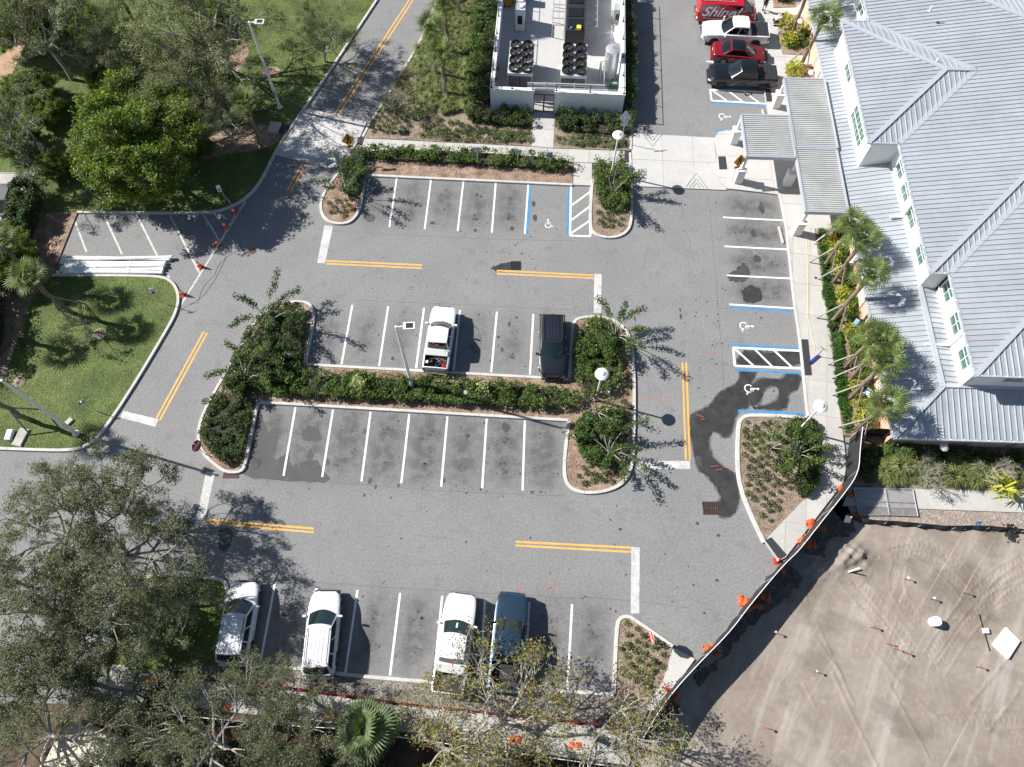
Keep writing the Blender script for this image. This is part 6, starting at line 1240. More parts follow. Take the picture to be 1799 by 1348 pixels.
# lawn blades: short tufts with depth
def turf(poly, n, seed, m):
    P = [(p.x, p.y) for p in GL(poly)]; x0, x1 = max(-52, min(p[0] for p in P)), max(p[0] for p in P); y0, y1 = min(p[1] for p in P), min(70, max(p[1] for p in P)); r2 = np.random.default_rng(seed)
    q = np.stack([r2.uniform(x0, x1, n), r2.uniform(y0, y1, n)], 1); q = q[inside(q, P)]; k = len(q); a = r2.uniform(0, 6.283, k); h = r2.uniform(.004, .035, k); w_ = r2.uniform(.02, .05, k)
    b = np.stack([q[:, 0], q[:, 1], np.full(k, .112)], 1); e = np.stack([np.cos(a) * w_, np.sin(a) * w_, 0 * a], 1); l = np.stack([-np.sin(a) * .09, np.cos(a) * .09, h], 1)
    return npmesh('turf', np.stack([b - e, b + e, b + l], 1).reshape(-1, 3), 3, m)
L_turf = leafmat('turf blades', (.14, .205, .045), .45)
put('lawn_turf', turf(LAWN2, 120000, 1, L_turf), kind='stuff', label='short green turf of the west lawn', category='grass'); put('lawn_turf', turf(LAWN3, 30000, 2, L_turf), kind='stuff', label='short green turf of the small south west lawn', category='grass'); put('lawn_turf', turf(LAWN1, 200000, 3, L_turf), kind='stuff', label='short green turf of the upper park lawn', category='grass')
# leaf litter and chips on the mulch
def litter(poly, n, seed, m, s=.035, z=.125):
    P = [(p.x, p.y) for p in GL(poly)]; r2 = np.random.default_rng(seed); q = np.stack([r2.uniform(min(p[0] for p in P), max(p[0] for p in P), n), r2.uniform(min(p[1] for p in P), max(p[1] for p in P), n)], 1); q = q[inside(q, P)]
    return leaves(np.stack([q[:, 0], q[:, 1], np.full(len(q), z)], 1), s, .4, 2.0)
mch = mat('wood chips', (.34, .22, .15), 1, island=.7)
put('mulch_chips', npmesh('chips', np.concatenate([litter(p, k, i, mch) for i, (p, k) in enumerate([(IC, 16000), (I1, 7000), (I2, 2500), (IE, 6000), (ISE, 3000), ([(136, 373), (92, 482), (59, 524), (22, 639), (0, 676), (0, 500), (60, 373)], 6000), ([(768, -3), (650, 215), (637, 242), (934, 257), (938, 194), (862, 196), (880, -30)], 16000)])]), 4, mch), kind='stuff', label='wood chips scattered over the planting beds', category='mulch')
# ============================================================ POLES, SIGNS, FENCES AND SMALL THINGS
def lamp_tall(label, base, H, armdir, group='tall white lamp posts', arm=.75):
    g = G(*base); t = thing('lamp_post', label, 'lamp post', (g.x, g.y, .05), 0, group)
    mb = MB(); mb.tube([(0, 0, 0), (0, 0, H)], [.13, .075], 14); obj('pole', mb, m_white, t, smooth=50)
    mb = MB(); mb.lathe((0, 0, 0), [(.26, 0), (.26, .08), (.17, .16), (.15, .3)], 14); obj('base_cover', mb, m_white, t, smooth=30)
    mb = MB(); mb.box((0, 0, 1.6), (.2, .24, .6)); obj('hand_box', mb, m_steel, t)
    for s in armdir:
        d = Vector((math.cos(s), math.sin(s), 0)); mb = MB(); mb.bar((0, 0, H - .08), d * arm * .6 + Vector((0, 0, H - .03)), .06, .06); obj('arm', mb, m_white, t)
        c = d * (arm * .6 + .36); mb = MB(); mb.box((c.x, c.y, H), (.72, .50, .11), rz=s); ho = obj('lamp_head', mb, m_white, t, smooth=20); mb = MB(); mb.box((c.x + d.x * .03, c.y + d.y * .03, H + .06), (.44, .34, .03), rz=s); obj('solar_cell', mb, m_dark, ho)
lamp_tall('tall white lamp post beside the entry road', (492, 190), 8.7, [0.0]); lamp_tall('tall white lamp post in the central hedge', (725, 682), 8.9, [.05]); lamp_tall('tall white lamp post on the west lawn near its lower kerb', (135, 763), 8.7, [2.8]); lamp_tall('grey lamp post in the park near the left edge', (74, 262), 7.5, [2.4])
def lamp_globe(label, base, H=4.3):
    g = G(*base); t = thing('dome_lamp', label, 'lamp post', (g.x, g.y, .1), 0, 'white dome lamps')
    mb = MB(); mb.tube([(0, 0, 0), (0, 0, H - .5)], [.085, .06], 12); obj('pole', mb, m_white, t, smooth=50); mb = MB(); mb.lathe((0, 0, 0), [(.2, 0), (.2, .06), (.1, .2)], 12); obj('base_cover', mb, m_white, t)
    mb = MB(); mb.lathe((0, 0, H - .5), [(.05, 0), (.13, .06), (.17, .30), (.12, .38)], 14); obj('lantern', mb, m_steel, t, smooth=40)
    mb = MB(); mb.lathe((0, 0, H - .12), [(.46, 0), (.47, .03), (.40, .11), (.22, .17), (.20, .20), (.10, .27), (.001, .28)], 24); obj('dome_shade', mb, m_white, t, smooth=35)
lamp_globe('white dome lamp in the right lobe of the central island', (1046, 704)); lamp_globe('white dome lamp in the island beside the accessible bay', (1074, 308), 4.6); lamp_globe('white dome lamp among the lower left trees', (240, 1120), 4.3); lamp_globe('white dome lamp leaning into view over the east walk', (1402, 757), 4.3)
# signs
m_symb = mat('black sign print', (.01, .01, .01), .6); m_org = mat('warning sign orange', (.80, .36, .01), .5); m_sred = mat('stop sign red', (.42, .01, .02), .5); m_sblue = mat('accessible sign blue', (.01, .09, .40), .5); m_sback = mat('sign back aluminium', (.42, .43, .44), .5, .3)
def signpost(name, label, base, H, facing, cat='sign', lean=(0, 0), pm=None, pr=.03, group=None):
    g = G(*base); t = thing(name, label, cat, (g.x, g.y, .1), facing, group); mb = MB(); mb.tube([(0, 0, 0), (lean[0], lean[1], H)], pr, 6); obj('post', mb, pm or m_steel, t); return t
def plate(t, pts, z, m, name='sign_plate', y=-.04, th=.015, tilt=0.0):
    mb = MB(); n = len(pts); vs = [(x, y + (zz) * tilt, z + zz) for x, zz in pts] + [(x, y + th + zz * tilt, z + zz) for x, zz in pts]; mb.add(vs, [tuple(range(n)), tuple(reversed(range(n, 2 * n)))] + [(i, n + i, n + (i + 1) % n, (i + 1) % n) for i in range(n)]); return obj(name, mb, m, t)
def walker(t, z, s, y=-.055, tilt=0.0):
    for pts in ([(.02, .22), (.09, .22), (.10, .30), (.05, .34), (.0, .30)], [(-.04, .20), (.08, .20), (.06, -.02), (-.05, -.02)], [(-.04, .0), (.02, .0), (-.10, -.28), (-.16, -.26)], [(.0, .0), (.07, .0), (.17, -.26), (.11, -.28)], [(.06, .18), (.18, .04), (.15, .01), (.04, .12)], [(-.04, .18), (-.14, .06), (-.17, .09), (-.05, .21)]):
        plate(t, [(x * s, q * s) for x, q in pts], z, m_symb, 'walking_figure', y, .004, tilt)
for base, lb in (((622, 285), 'orange diamond walking sign beside the crosswalk table'), ((1284, 321), 'orange diamond walking sign in front of the canopy')):
    t = signpost('walking_sign', lb, base, 2.75, R(18), pm=m_sback, group='orange walking signs', lean=(0, 0)); s = .55
    plate(t, [(0, -s), (s, 0), (0, s), (-s, 0)], 2.55, m_org, tilt=.25); walker(t, 2.55, 1.45, -.055, .25); plate(t, [(-.27, -.11), (.27, -.11), (.27, .11), (-.27, .11)], 1.80, m_org, 'arrow_plate', tilt=.25); plate(t, [(-.16, -.02), (.05, -.02), (.05, -.07), (.18, 0), (.05, .07), (.05, .02), (-.16, .02)], 1.80, m_symb, 'arrow', -.052, .004, .25)
def stop(lb, base, H, f, yt):
    t = signpost('stop_sign', lb, base, H, f, group='stop signs'); o = [(.40 * math.cos(R(22.5 + 45 * k)), .40 * math.sin(R(22.5 + 45 * k))) for k in range(8)]
    plate(t, [(x * 1.08, y * 1.08) for x, y in o], H - .35, m_white, 'white_rim', -.035, .012, yt); plate(t, o, H - .35, m_sred, 'sign_plate', -.047, .012, yt)
    text('STOP', .30, m_white, t, (0, -.052, H - .37), Euler((R(90) - math.atan(yt), 0, 0)), name='stop_lettering', off=.008, sx=.9, ext=.002)
stop('red stop sign on the left edge of the central island', (362, 800), 2.1, R(70), .25); stop('red stop sign in the south east island, seen nearly edge on', (1136, 1126), 2.2, R(-78), .15)
t = signpost('diamond_sign', 'grey back of a diamond sign above the dome lamp', (1091, 252), 2.9, R(185), lean=(0, 0)); plate(t, [(0, -.5), (.5, 0), (0, .5), (-.5, 0)], 2.75, m_sback, tilt=-.6); plate(t, [(-.3, -.1), (.3, -.1), (.3, .1), (-.3, .1)], 2.0, m_sback, 'lower_plate', tilt=-.5)
for base, m, lb in (((965, 300), m_sblue, 'blue accessible parking sign in front of the long hedge'), ((909, 296), m_sback, 'grey-green parking sign in the middle of the long hedge'), ((840, 292), m_sback, 'grey-green parking sign at the left of the long hedge')):
    t = signpost('parking_sign', lb, base, 2.05, R(0), group='parking signs in front of the hedge'); plate(t, [(-.17, -.22), (.17, -.22), (.17, .22), (-.17, .22)], 1.82, m, tilt=.3); plate(t, [(-.11, -.03), (.11, -.03), (.11, .05), (-.11, .05)], 1.8, m_white, 'print', -.046, .003, .3)
    if m == m_sback: plate(t, [(-.35, -.10), (.35, -.10), (.35, .10), (-.35, .10)], 1.98, mat('faded sign green', (.28, .40, .36), .6), 'top_plate', -.05, tilt=.3)
for base, H, lb, f in (((410, 366), 2.3, 'no parking sign on a bent post on the park lawn', .3), ((296, 537), 1.9, 'no parking sign on a slim post at the west lawn', .4)):
    t = signpost('no_parking_sign', lb, base, H, f, lean=(-.35, .25)); o_ = plate(t, [(x - .35, y) for x, y in [(-.16, -.24), (.16, -.24), (.16, .24), (-.16, .24)]], H - .1, m_white, y=.2, tilt=.5); plate(t, [(-.35 + .10 * math.cos(k * .785), -.08 + .10 * math.sin(k * .785)) for k in range(8)], H - .1, m_sred, 'red_symbol', .19, .004, .5)
t = signpost('small_sign', 'small grey sign back on a slim post at the west lawn', (172, 724), 1.6, .5, lean=(-.3, .2)); plate(t, [(-.5, -.12), (-.1, -.12), (-.1, .12), (-.5, .12)], 1.5, m_sback, y=.2, tilt=.6)
t = signpost('utility_marker', 'small white marker standing in the long hedge', (819, 700), 1.0, 0); plate(t, [(-.11, -.11), (.11, -.11), (.11, .11), (-.11, .11)], 1.0, m_white, tilt=.8)
for base, lb in (((1478, 578), 'blue sign on a slanted stake between the palms'), ((1497, 698), 'lower blue sign on a slanted stake beside the golden crotons')):
    t = signpost('garden_sign', lb, base, 1.0, -.6, lean=(.6, .4), group='blue garden signs'); plate(t, [(.42, -.2), (.72, -.2), (.72, .2), (.42, .2)], 1.0, mat('pale blue sign', (.25, .42, .75), .5), y=.3, tilt=.9)
t = signpost('site_sign', 'small blue sign on the silt fence', (1705, 926), .9, 0); plate(t, [(-.16, -.2), (.16, -.2), (.16, .2), (-.16, .2)], .85, mat('site blue', (.02, .22, .55), .5), tilt=.5); plate(t, [(-.07, -.12), (.07, -.12), (.07, .02), (-.07, .02)], .85, m_white, 'print', -.05, .003, .5)
t = signpost('site_sign', 'small white sign beside the fence corner', (1480, 918), .8, -.2); plate(t, [(-.2, -.2), (.2, -.2), (.2, .2), (-.2, .2)], .8, m_white, tilt=.8)
# ladder frame at the canopy end
t = thing('steel_ladder', 'leaning dark steel ladder between canopy and first palm', 'ladder', G(1432, 424)); P0, P1 = G(1433, 424, .2) - t.location, G(1487, 386, 2.6) - t.location
for s in (-.2, .2): mb = MB(); mb.bar(P0 + Vector((s, s, 0)), P1 + Vector((s, s, 0)), .06, .06); obj('side_rail', mb, m_steel, t)
for k in range(1, 10): q = P0.lerp(P1, k / 10); mb = MB(); mb.bar(q - Vector((.2, .2, 0)), q + Vector((.2, .2, 0)), .04, .04); obj('rung', mb, m_steel, t)
# cones and tape
m_cone = mat('cone red', (.78, .035, .02), .5); cones = [((412, 375), 'topmost red cone of the line, at the park kerb'), ((396, 400), 'second red cone of the line'), ((383, 431), 'middle red cone of the line'), ((352, 469), 'fourth red cone, at the foot of the stripes'), ((322, 518), 'lowest red cone of the line, beside the west lawn'), ((1364, 986), 'single red cone at the end of the east walk')]
for i, (px, lb) in enumerate(cones):
    g = G(*px); t = thing('traffic_cone', lb, 'traffic cone', (g.x, g.y, .004), random.uniform(0, 1.5), 'red traffic cones'); mb = MB(); mb.box((0, 0, .03), (.42, .42, .05)); obj('cone_base', mb, m_cone, t)
    mb = MB(); mb.lathe((0, 0, .05), [(.17, 0), (.035, .72), (.001, .73)], 16); obj('cone_body', mb, m_cone, t, smooth=50); mb = MB(); mb.lathe((0, 0, .05), [(.112, .32), (.072, .53)], 16); obj('white_band', mb, m_white, t, smooth=50)
m_tape = mat('caution tape', (.65, .60, .30), .5)
def cord(label, pts, m, r=.02, sag=.3, name='tape', cat='tape'):
    o = Vector(pts[0]); mb = MB(); P = []
    for i in range(len(pts) - 1):
        a, b = Vector(pts[i]), Vector(pts[i + 1])
        for k in range(8): f = k / 8; P.append(a.lerp(b, f) - Vector((0, 0, sag * 4 * f * (1 - f))) - o)
    P.append(Vector(pts[-1]) - o); mb.tube(P, r, 4); t = obj(name, mb, m, None, loc=o, label=label, category=cat); return t
cord('pale caution tape strung along the red cones', [G(409, 364, .12) + Vector((0, 0, 1.1))] + [G(px[0], px[1], .75) for px, _ in cones[:5]] + [G(290, 532, .8)], m_tape, .016, .22)
mb = MB(); mb.strip(fillet([G(*p) for p in [(332, 535), (345, 530), (365, 512), (385, 480), (398, 450)]], 3, False), .04, .006); obj('hose_mark', mb, m_dark, LOT)
cord('yellow hose lying along the east walk', [G(1418, 420, .15), G(1420, 560, .15), G(1428, 600, .15), G(1432, 615, .16)], m_tape, .018, 0, 'hose', 'hose')
# white pipes
m_pvc = mat('white plastic pipe', (.80, .80, .79), .35); pipes = [((109, 452), (299, 456)), ((110, 456.5), (303, 452)), ((107, 462), (292, 462)), ((113, 466), (288, 468)), ((108, 470), (290, 466)), ((106, 475), (288, 473)), ((110, 478), (286, 479))]
pl_ = ['topmost long white pipe beside the striped bays', 'long white pipe reaching furthest right', 'third white pipe of the pile from the top', 'white pipe in the middle of the pile', 'white pipe just below the middle of the pile', 'second lowest white pipe of the pile', 'lowest white pipe beside the lawn kerb']
for i, ((a, b), lb) in enumerate(zip(pipes, pl_)):
    z = .16 + (.10 if i in (1, 4) else 0); A, Bp = G(*a, z), G(*b, z); c = (A + Bp) / 2; t = thing('long_pipe', lb, 'pipe', c, 0, 'pile of long white pipes'); mb = MB(); mb.tube([A - c, Bp - c], .13, 12); obj('pipe_body', mb, m_pvc, t, smooth=50)
    d = (Bp - A).normalized()
    for f in (.02, .34, .66, .985): q = (A - c).lerp(Bp - c, f); mb = MB(); mb.tube([q - d * .10, q + d * .10], .15, 12); obj('collar', mb, m_pvc, t, smooth=50)
# grates and covers
def grate(lb, px, w_, h_, rz, m, nb, name='storm_drain'):
    g = G(*px); t = thing(name, lb, 'drain grate', (g.x, g.y, .006), rz); mb = MB(); mb.box((0, 0, .004), (w_, h_, .012)); obj('pit', mb, m_dark, t)
    mb = MB(); [mb.box(c, d) for c, d in (((0, h_ / 2, .014), (w_, .06, .03)), ((0, -h_ / 2, .014), (w_, .06, .03)), ((w_ / 2, 0, .014), (.06, h_, .03)), ((-w_ / 2, 0, .014), (.06, h_, .03)))]; obj('frame', mb, m, t)
    for k in range(nb): mb = MB(); mb.box((w_ * ((k + 1) / (nb + 1) - .5), 0, .016), (.045, h_ - .06, .02)); obj('bar', mb, m, t)
    mb = MB(); mb.box((0, 0, .020), (w_ - .06, .05, .02)); obj('cross_bar', mb, m, t)
grate('dark storm drain grate at the end of the upper yellow line', (906, 467), .72, .75, 0, m_dark, 5); grate('rusty storm drain grate beside the wet trail', (1248, 893), 1.0, .85, 0, m_iron, 6); grate('rusty storm drain at the lower tip of the central island', (406, 833), 1.0, .55, 0, m_iron, 5); grate('rusty storm drain in the hedge bed beside the yard', (838, 224), 1.0, .35, 0, m_iron, 4)
for px, r_, m, lb in (((443, 441), .30, m_iron, 'dark round manhole cover in the left lane'), ((447, 814), .42, m_wet, 'black round cover in the damp corner bay'), ((650, 383), .40, m_damp, 'dark disc painting a round patch of shade in the first bay'), ((1432, 490), .12, m_iron, 'tiny rusty cover on the east walk')):  # the first-bay disc is a round patch of shade painted as dark asphalt
    g = G(*px); t = thing('cover_or_shade_disc', lb, 'manhole cover', (g.x, g.y, .006 if r_ > .2 else .135)); mb = MB(); mb.lathe((0, 0, 0), [(r_, 0), (r_, .012)], 20); obj('cover', mb, m, t); mb = MB(); mb.lathe((0, 0, .012), [(r_ * .85, 0), (r_ * .82, .004)], 20); obj('disc_ridge', mb, m, t)
for px, rz, lb in (((1371.5, 414), R(94), 'white wheel stop in the first right-hand bay'), ((1340.5, 199), R(98), 'white wheel stop under the canopy edge')):
    g = G(*px); mb = MB(); mb.box((0, 0, .07), (1.75 if px[1] > 300 else .7, .16, .13), taper=.9); obj('wheel_stop', mb, m_conc, None, loc=g, rz=rz, label=lb, category='wheel stop', smooth=20)
# service boxes and paving slabs
def boxthing(name, lb, px, d, rz, m, cat, z=.11):
    g = G(*px); t = thing(name, lb, cat, (g.x, g.y, z), rz); mb = MB(); mb.box((0, 0, d[2] / 2), d); obj('body', mb, m, t, smooth=20); mb = MB(); mb.box((0, 0, d[2] + .015), (d[0] * .9, d[1] * .9, .03)); obj('lid', mb, m, t); return t
boxthing('utility_box', 'small white utility box beside the lawn lamp post', (124, 742), (.35, .5, .12), -.6, m_conc, 'utility box'); boxthing('utility_box', 'narrow white utility box at the lower left lawn', (21, 767), (.4, .75, .3), 0, m_white, 'utility box'); boxthing('utility_box', 'grey slab at the lawn kerb beside the white utility box', (39, 770), (.7, 1.3, .12), -.2, m_conc2, 'slab'); boxthing('utility_box', 'white meter box in the right lobe of the central island', (1067, 690), (.4, .5, .5), -.3, m_white, 'utility box')
# left yard: fence and dark cabinet
t = thing('mesh_fence', 'thin green mesh fence around the paved yard at the left', 'fence', G(62, 306)); o = t.location; mf = mat('fence green', (.02, .16, .11), .5)
pts = [(62, 306), (48, 340), (35, 372), (22, 402), (0, 450)]
for i in range(len(pts)): g = G(*pts[i]) - o; mb = MB(); mb.tube([g, g + Vector((0, 0, 2))], .03, 6); obj('post', mb, mf, t)
mb = MB(); mb.tube([G(*p, 2.0) - o for p in pts], .02, 5); obj('top_rail', mb, mf, t); mb = MB(); mb.tube([G(-60, 303, 2.0) - o, G(62, 306, 2.0) - o], .02, 5); obj('top_rail', mb, mf, t)
mb = MB()
for i in range(len(pts) - 1):
    a, b = G(*pts[i]) - o, G(*pts[i + 1]) - o
    for k in range(12): q = a.lerp(b, k / 12); mb.tube([q, q + Vector((0, 0, 2))], .006, 3)
    for k in range(1, 10): mb.tube([a + Vector((0, 0, .2 * k)), b + Vector((0, 0, .2 * k))], .006, 3)
obj('wire_mesh', mb, mf, t, kind='stuff')
t = thing('transformer', 'dark transformer cabinet on the paved yard at the left edge', 'cabinet', G(12, 360)); mb = MB(); mb.box((0, 0, .8), (1.9, 1.5, 1.5)); obj('casing', mb, mat('transformer grey', (.06, .065, .07), .5), t); mb = MB(); mb.box((0, 0, 1.6), (2.0, 1.6, .08)); obj('lid', mb, mat('transformer grey', (0, 0, 0)), t)
for x in (-.6, 0, .6): mb = MB(); mb.box((x, -.77, .7), (.45, .04, 1.1)); obj('door', mb, m_dark, t)
# ---- construction fences
m_fab = mat('black fence fabric', (.022, .022, .025), .85, fine=.3, fscale=10); m_bag = mat('orange sandbag', (.52, .10, .03), .75, var=.2, scale=6, bump=.02)
def fence(lb, pts, H, name='construction_fence', lean=0.0, rail=True, step=3.0, fab=m_fab, wav=.04):
    P = fillet([G(*p) for p in pts], 2, False); L = [0]
    for i in range(1, len(P)): L.append(L[-1] + (P[i] - P[i - 1]).length)
    def at(s):
        for i in range(1, len(P)):
            if L[i] >= s: return P[i - 1].lerp(P[i], (s - L[i - 1]) / max(1e-6, L[i] - L[i - 1]))
        return P[-1]
    o = P[0].copy(); t = thing(name, lb, 'fence', o); n = max(1, round(L[-1] / step))
    for k in range(n):
        a, b = L[-1] * k / n, L[-1] * (k + 1) / n; rows = []
        for q in range(9):
            s = a + (b - a) * q / 8; p = at(s) - o; d = (at(min(L[-1], s + .05)) - at(max(0, s - .05))).normalized(); nn = Vector((-d.y, d.x, 0)); wv = wav * math.sin(s * 5) ; rows.append([p + nn * wv + Vector((0, 0, .04)), p + nn * wv * 1.5 + Vector((0, 0, H * .5)), p + nn * lean + Vector((0, 0, H * (1 - .012 * math.sin(q * .39))))])
        mb = MB(); mb.grid(rows); obj('fabric_panel', mb, fab, t)
    for k in range(n + 1): p = at(L[-1] * k / n) - o; mb = MB(); mb.tube([p, p + Vector((0, 0, H + .05))], .028, 6); obj('post', mb, m_steel, t)
    if rail: mb = MB(); mb.tube([at(L[-1] * k / 60) - o + Vector((0, 0, H)) for k in range(61)], .024, 6); obj('top_rail', mb, m_white, t)
    return t, at, L[-1]
fence('curved construction fence with black fabric between the car park and the dirt site', [(1492, 772), (1487, 812), (1485, 850), (1456, 890), (1420, 934), (1381, 984), (1359, 1003), (1300, 1073), (1266, 1119), (1219, 1166), (1176, 1212), (1146, 1252), (1118, 1300)], 2.25)
fence('short black fence from the building corner to the fence bend', [(1492, 770), (1530, 766), (1562, 770)], 1.5, rail=False)
fence('black fabric fence along the bottom walk, right part under the bare trees', [(612, 1282), (740, 1300), (900, 1322), (1105, 1350)], 1.7); fence('black fabric fence along the bottom walk, left part behind the oaks', [(240, 1250), (400, 1265), (500, 1275), (605, 1281)], 1.7)
fence('low black silt fence along the top of the dirt site', [(1490, 914), (1530, 922), (1570, 923), (1620, 928), (1660, 932), (1720, 930), (1799, 938), (1850, 942)], .55, 'silt_fence', .15, False, 2.2)
fence('low red mesh barrier along the bottom walk', [(330, 1188), (420, 1200), (536, 1214), (620, 1226), (720, 1240), (886, 1257), (1033, 1272), (1110, 1284)], .55, 'red_barrier', .1, False, 2.5, fab=mat('red mesh', (.50, .04, .05), .7))
bagmb = MB(); 
rows = []
for i in range(5):
    rows.append([Vector(((i - 2) * .12 * 1.0, (j - 2) * .085, .05 + .05 * math.cos((i - 2) * .7) * math.cos((j - 2) * .7) - (.05 if i in (0, 4) or j in (0, 4) else 0))) for j in range(5)])
bagmb.grid(rows); bag_me = mesh('bag_skin', bagmb, m_bag, 60); knot = MB(); knot.lathe((.27, 0, .02), [(.03, 0), (.05, .04), (.02, .08)], 8); knot_me = mesh('bag_neck', knot, m_bag)
bags = [((1302, 1056), 'on the asphalt side of the fence bend', 1), ((1320, 1068), 'behind the fence bend', 4), ((1338, 1050), 'beyond the fence nearest the dirt', 2), ((1243, 1137), 'at the fence beside the corner walk', 2), ((1258, 1147), 'just behind the fence near the corner walk', 1), ((1172, 1211), 'on the corner walk', 2), ((1186, 1222), 'behind the fence at the corner walk', 1), ((1417, 960), 'in the upper sandbag heap', 5), ((1432, 925), 'beside the east walk near the top rail', 4), ((1475, 857), 'at the fence bend by the gate path', 2), ((1488, 868), 'behind the fence by the gate path', 2), ((1498, 911), 'at the start of the silt fence', 3), ((1374, 1003), 'near the red cone', 1), ((576, 1258), 'on the walk left of the silvery palm', 2), ((470, 1253), 'on the walk under the oaks', 2), ((787, 1290), 'under the bare tree on the walk', 2), ((900, 1300), 'below the blue pickup on the walk', 2), ((1004, 1308), 'on the walk right of the bare tree', 2), ((390, 1240), 'at the dark end of the walk', 2), ((262, 1200), 'beside the pale pad', 2)]
for px, w_, n in bags:
    for k in range(n):
        g = G(*px); t = thing('sandbag', 'orange sandbag ' + w_, 'sandbag', (g.x + (k % 3) * .38 - .3 * (n > 2), g.y + (k // 3) * .35 + random.uniform(-.12, .12), .06 + .08 * (k > 2)), random.uniform(0, 6), 'orange sandbags ' + w_); t.scale = (1.25, 1.25, 1.3)
        put('bag_skin', bag_me, t); put('bag_neck', knot_me, t)
# loose gate panels lying on the path
for a, b, lb in (((1500, 858), (1555, 858), 'left chain link gate panel lying on the path'), ((1555, 858), (1606, 860), 'right chain link gate panel lying on the path')):
    A, Bq = G(*a, .22), G(*b, .22); D = G(a[0] + 6, a[1] + 44, .22); o = A.copy(); X_ = (Bq - A); X_.z = 0; w_ = X_.length; X_.normalize(); Y_ = Vector((X_.y, -X_.x, 0)); h_ = 1.85; t = thing('gate_panel', lb, 'fence panel', A, 0, 'chain link gate panels on the path')
    q = lambda x, y: X_ * x + Y_ * y
    mb = MB()
    for s, e in ((q(0, 0), q(w_ - .08, 0)), (q(w_ - .08, 0), q(w_ - .08, h_)), (q(w_ - .08, h_), q(0, h_)), (q(0, h_), q(0, 0)), (q(0, h_ * .5), q(w_ - .08, h_ * .5))): mb.tube([s, e], .035, 6)
    obj('frame', mb, m_steel, t); mb = MB(); n = 22
    for k in range(-n, n):
        for sg in (1, -1):
            p = []; x0 = k * w_ / n * 1.0
            for yy in (0, h_):
                p.append((x0 + (yy if sg > 0 else h_ - yy), yy))
            (xa, ya), (xb_, yb_) = p; 
            if xa > xb_: (xa, ya), (xb_, yb_) = (xb_, yb_), (xa, ya)
            lo, hi = max(0, xa), min(w_ - .08, xb_)
            if hi - lo > .05: f = lambda x: ya + (yb_ - ya) * (x - xa) / (xb_ - xa); mb.bar(q(lo, f(lo)), q(hi, f(hi)), .012, .006)
    obj('chain_link', mb, m_steel, t, kind='stuff')
# dirt site furniture
g = G(1637, 1094); t = thing('white_barrel', 'white barrel standing in the middle of the dirt site', 'barrel', (g.x, g.y, .06)); mb = MB(); mb.lathe((0, 0, 0), [(.29, 0), (.31, .1), (.31, .55), (.29, .60)], 20); obj('barrel_body', mb, m_pvc, t, smooth=40); mb = MB(); mb.lathe((0, 0, .60), [(.29, 0), (.29, .03), (.24, .04)], 20); obj('barrel_lid', mb, m_pvc, t)
for an in (0, 2.1, 4.2): mb = MB(); mb.lathe((.18 * math.cos(an), .18 * math.sin(an), .635), [(.04, 0), (.04, .02)], 8); obj('bung', mb, m_steel, t)
P = GL([(1742, 1133), (1765, 1103), (1789, 1127), (1769, 1158)], .1); c = sum(P, Vector()) / 4; mb = MB(); mb.prism([p - Vector((c.x, c.y, 0)) for p in P], .08, .30); obj('white_board', mb, mat('bright white board', (.82, .82, .82), .6), None, loc=(c.x, c.y, 0), label='bright white square board lying on the dirt', category='board')
t = thing('stake_block', 'small white block beside a long stick near the white board', 'block', G(1729, 1109)); mb = MB(); mb.box((0, 0, .15), (.3, .3, .25)); obj('block', mb, m_white, t); mb = MB(); mb.bar((-.1, 1.0, .08), (0, -1.2, .08), .05, .04); obj('stick', mb, m_dark, t)
for i, (px, m, lb) in enumerate([((1528, 1102), m_bag, 'orange flagged stake left of the stake line'), ((1554, 1131), m_bag, 'upper orange stake of the close group'), ((1567, 1140), m_bag, 'middle orange stake of the close group'), ((1584, 1147), m_bag, 'lower orange stake of the close group'), ((1712, 1171), m_bag, 'orange stake below the white board'), ((1632, 1053), m_white, 'white stake above the barrel'), ((1587, 1018), m_white, 'white tipped stake in the upper site'), ((1357, 1112), m_gold if False else m_tape, 'yellow stake near the fence shadow'), ((1428, 1180), m_tape, 'yellow stake at the left of the site'), ((1340, 1278), m_bag, 'red stake in the tree shadow'), ((1690, 1042), m_bag, 'orange ribbon on the reddish dirt patch')]):
    g = G(*px); t = thing('survey_stake', lb, 'stake', (g.x, g.y, .05)); mb = MB(); mb.bar((0, 0, 0), (.03, .02, .65), .045, .03); obj('stake', mb, m_brace, t); mb = MB(); mb.box((.02, -.03, .60), (.08, .13, .10)); obj('flag', mb, m, t)
t = thing('dug_post', 'broken white pipe sticking out of the dug hole', 'pipe', G(1497, 1003)); mb = MB(); mb.tube([(-.3, -.1, .1), (.35, .1, .35)], .06, 8); obj('pipe_end', mb, m_pvc, t); mb = MB(); mb.tube([(-.1, -.1, .1), (.8, -.35, .1)], .04, 6); obj('rod', mb, m_dark, t)
hp = npmesh('dark_sheet', cards(heap(140, 0, 0, .1, .2, .32, .2, 0), 0, .12, .8), 4, m_fab); put('plastic_sheet', hp, None, G(1775, 938), 0, label='crumpled black plastic sheet at the right end of the silt fence', category='sheet')
# scooter / cart on the walk
t = thing('kick_scooter', 'small dark kick scooter with blue deck lying on the east walk', 'scooter', G(1429, 632, .14), R(40)); mb = MB(); mb.box((0, 0, .12), (.85, .16, .05)); obj('deck', mb, mat('scooter blue', (.03, .05, .35), .4), t); mb = MB(); mb.tube([(.42, 0, .12), (.60, 0, .95)], .025, 6); obj('steering_post', mb, m_dark, t); mb = MB(); mb.tube([(.60, -.28, .95), (.60, .28, .95)], .02, 6); obj('handlebar', mb, m_dark, t)
for x in (-.45, .47): mb = MB(); mb.tube([(x, -.03, .1), (x, .03, .1)], .10, 12); obj('wheel', mb, m_black, t)
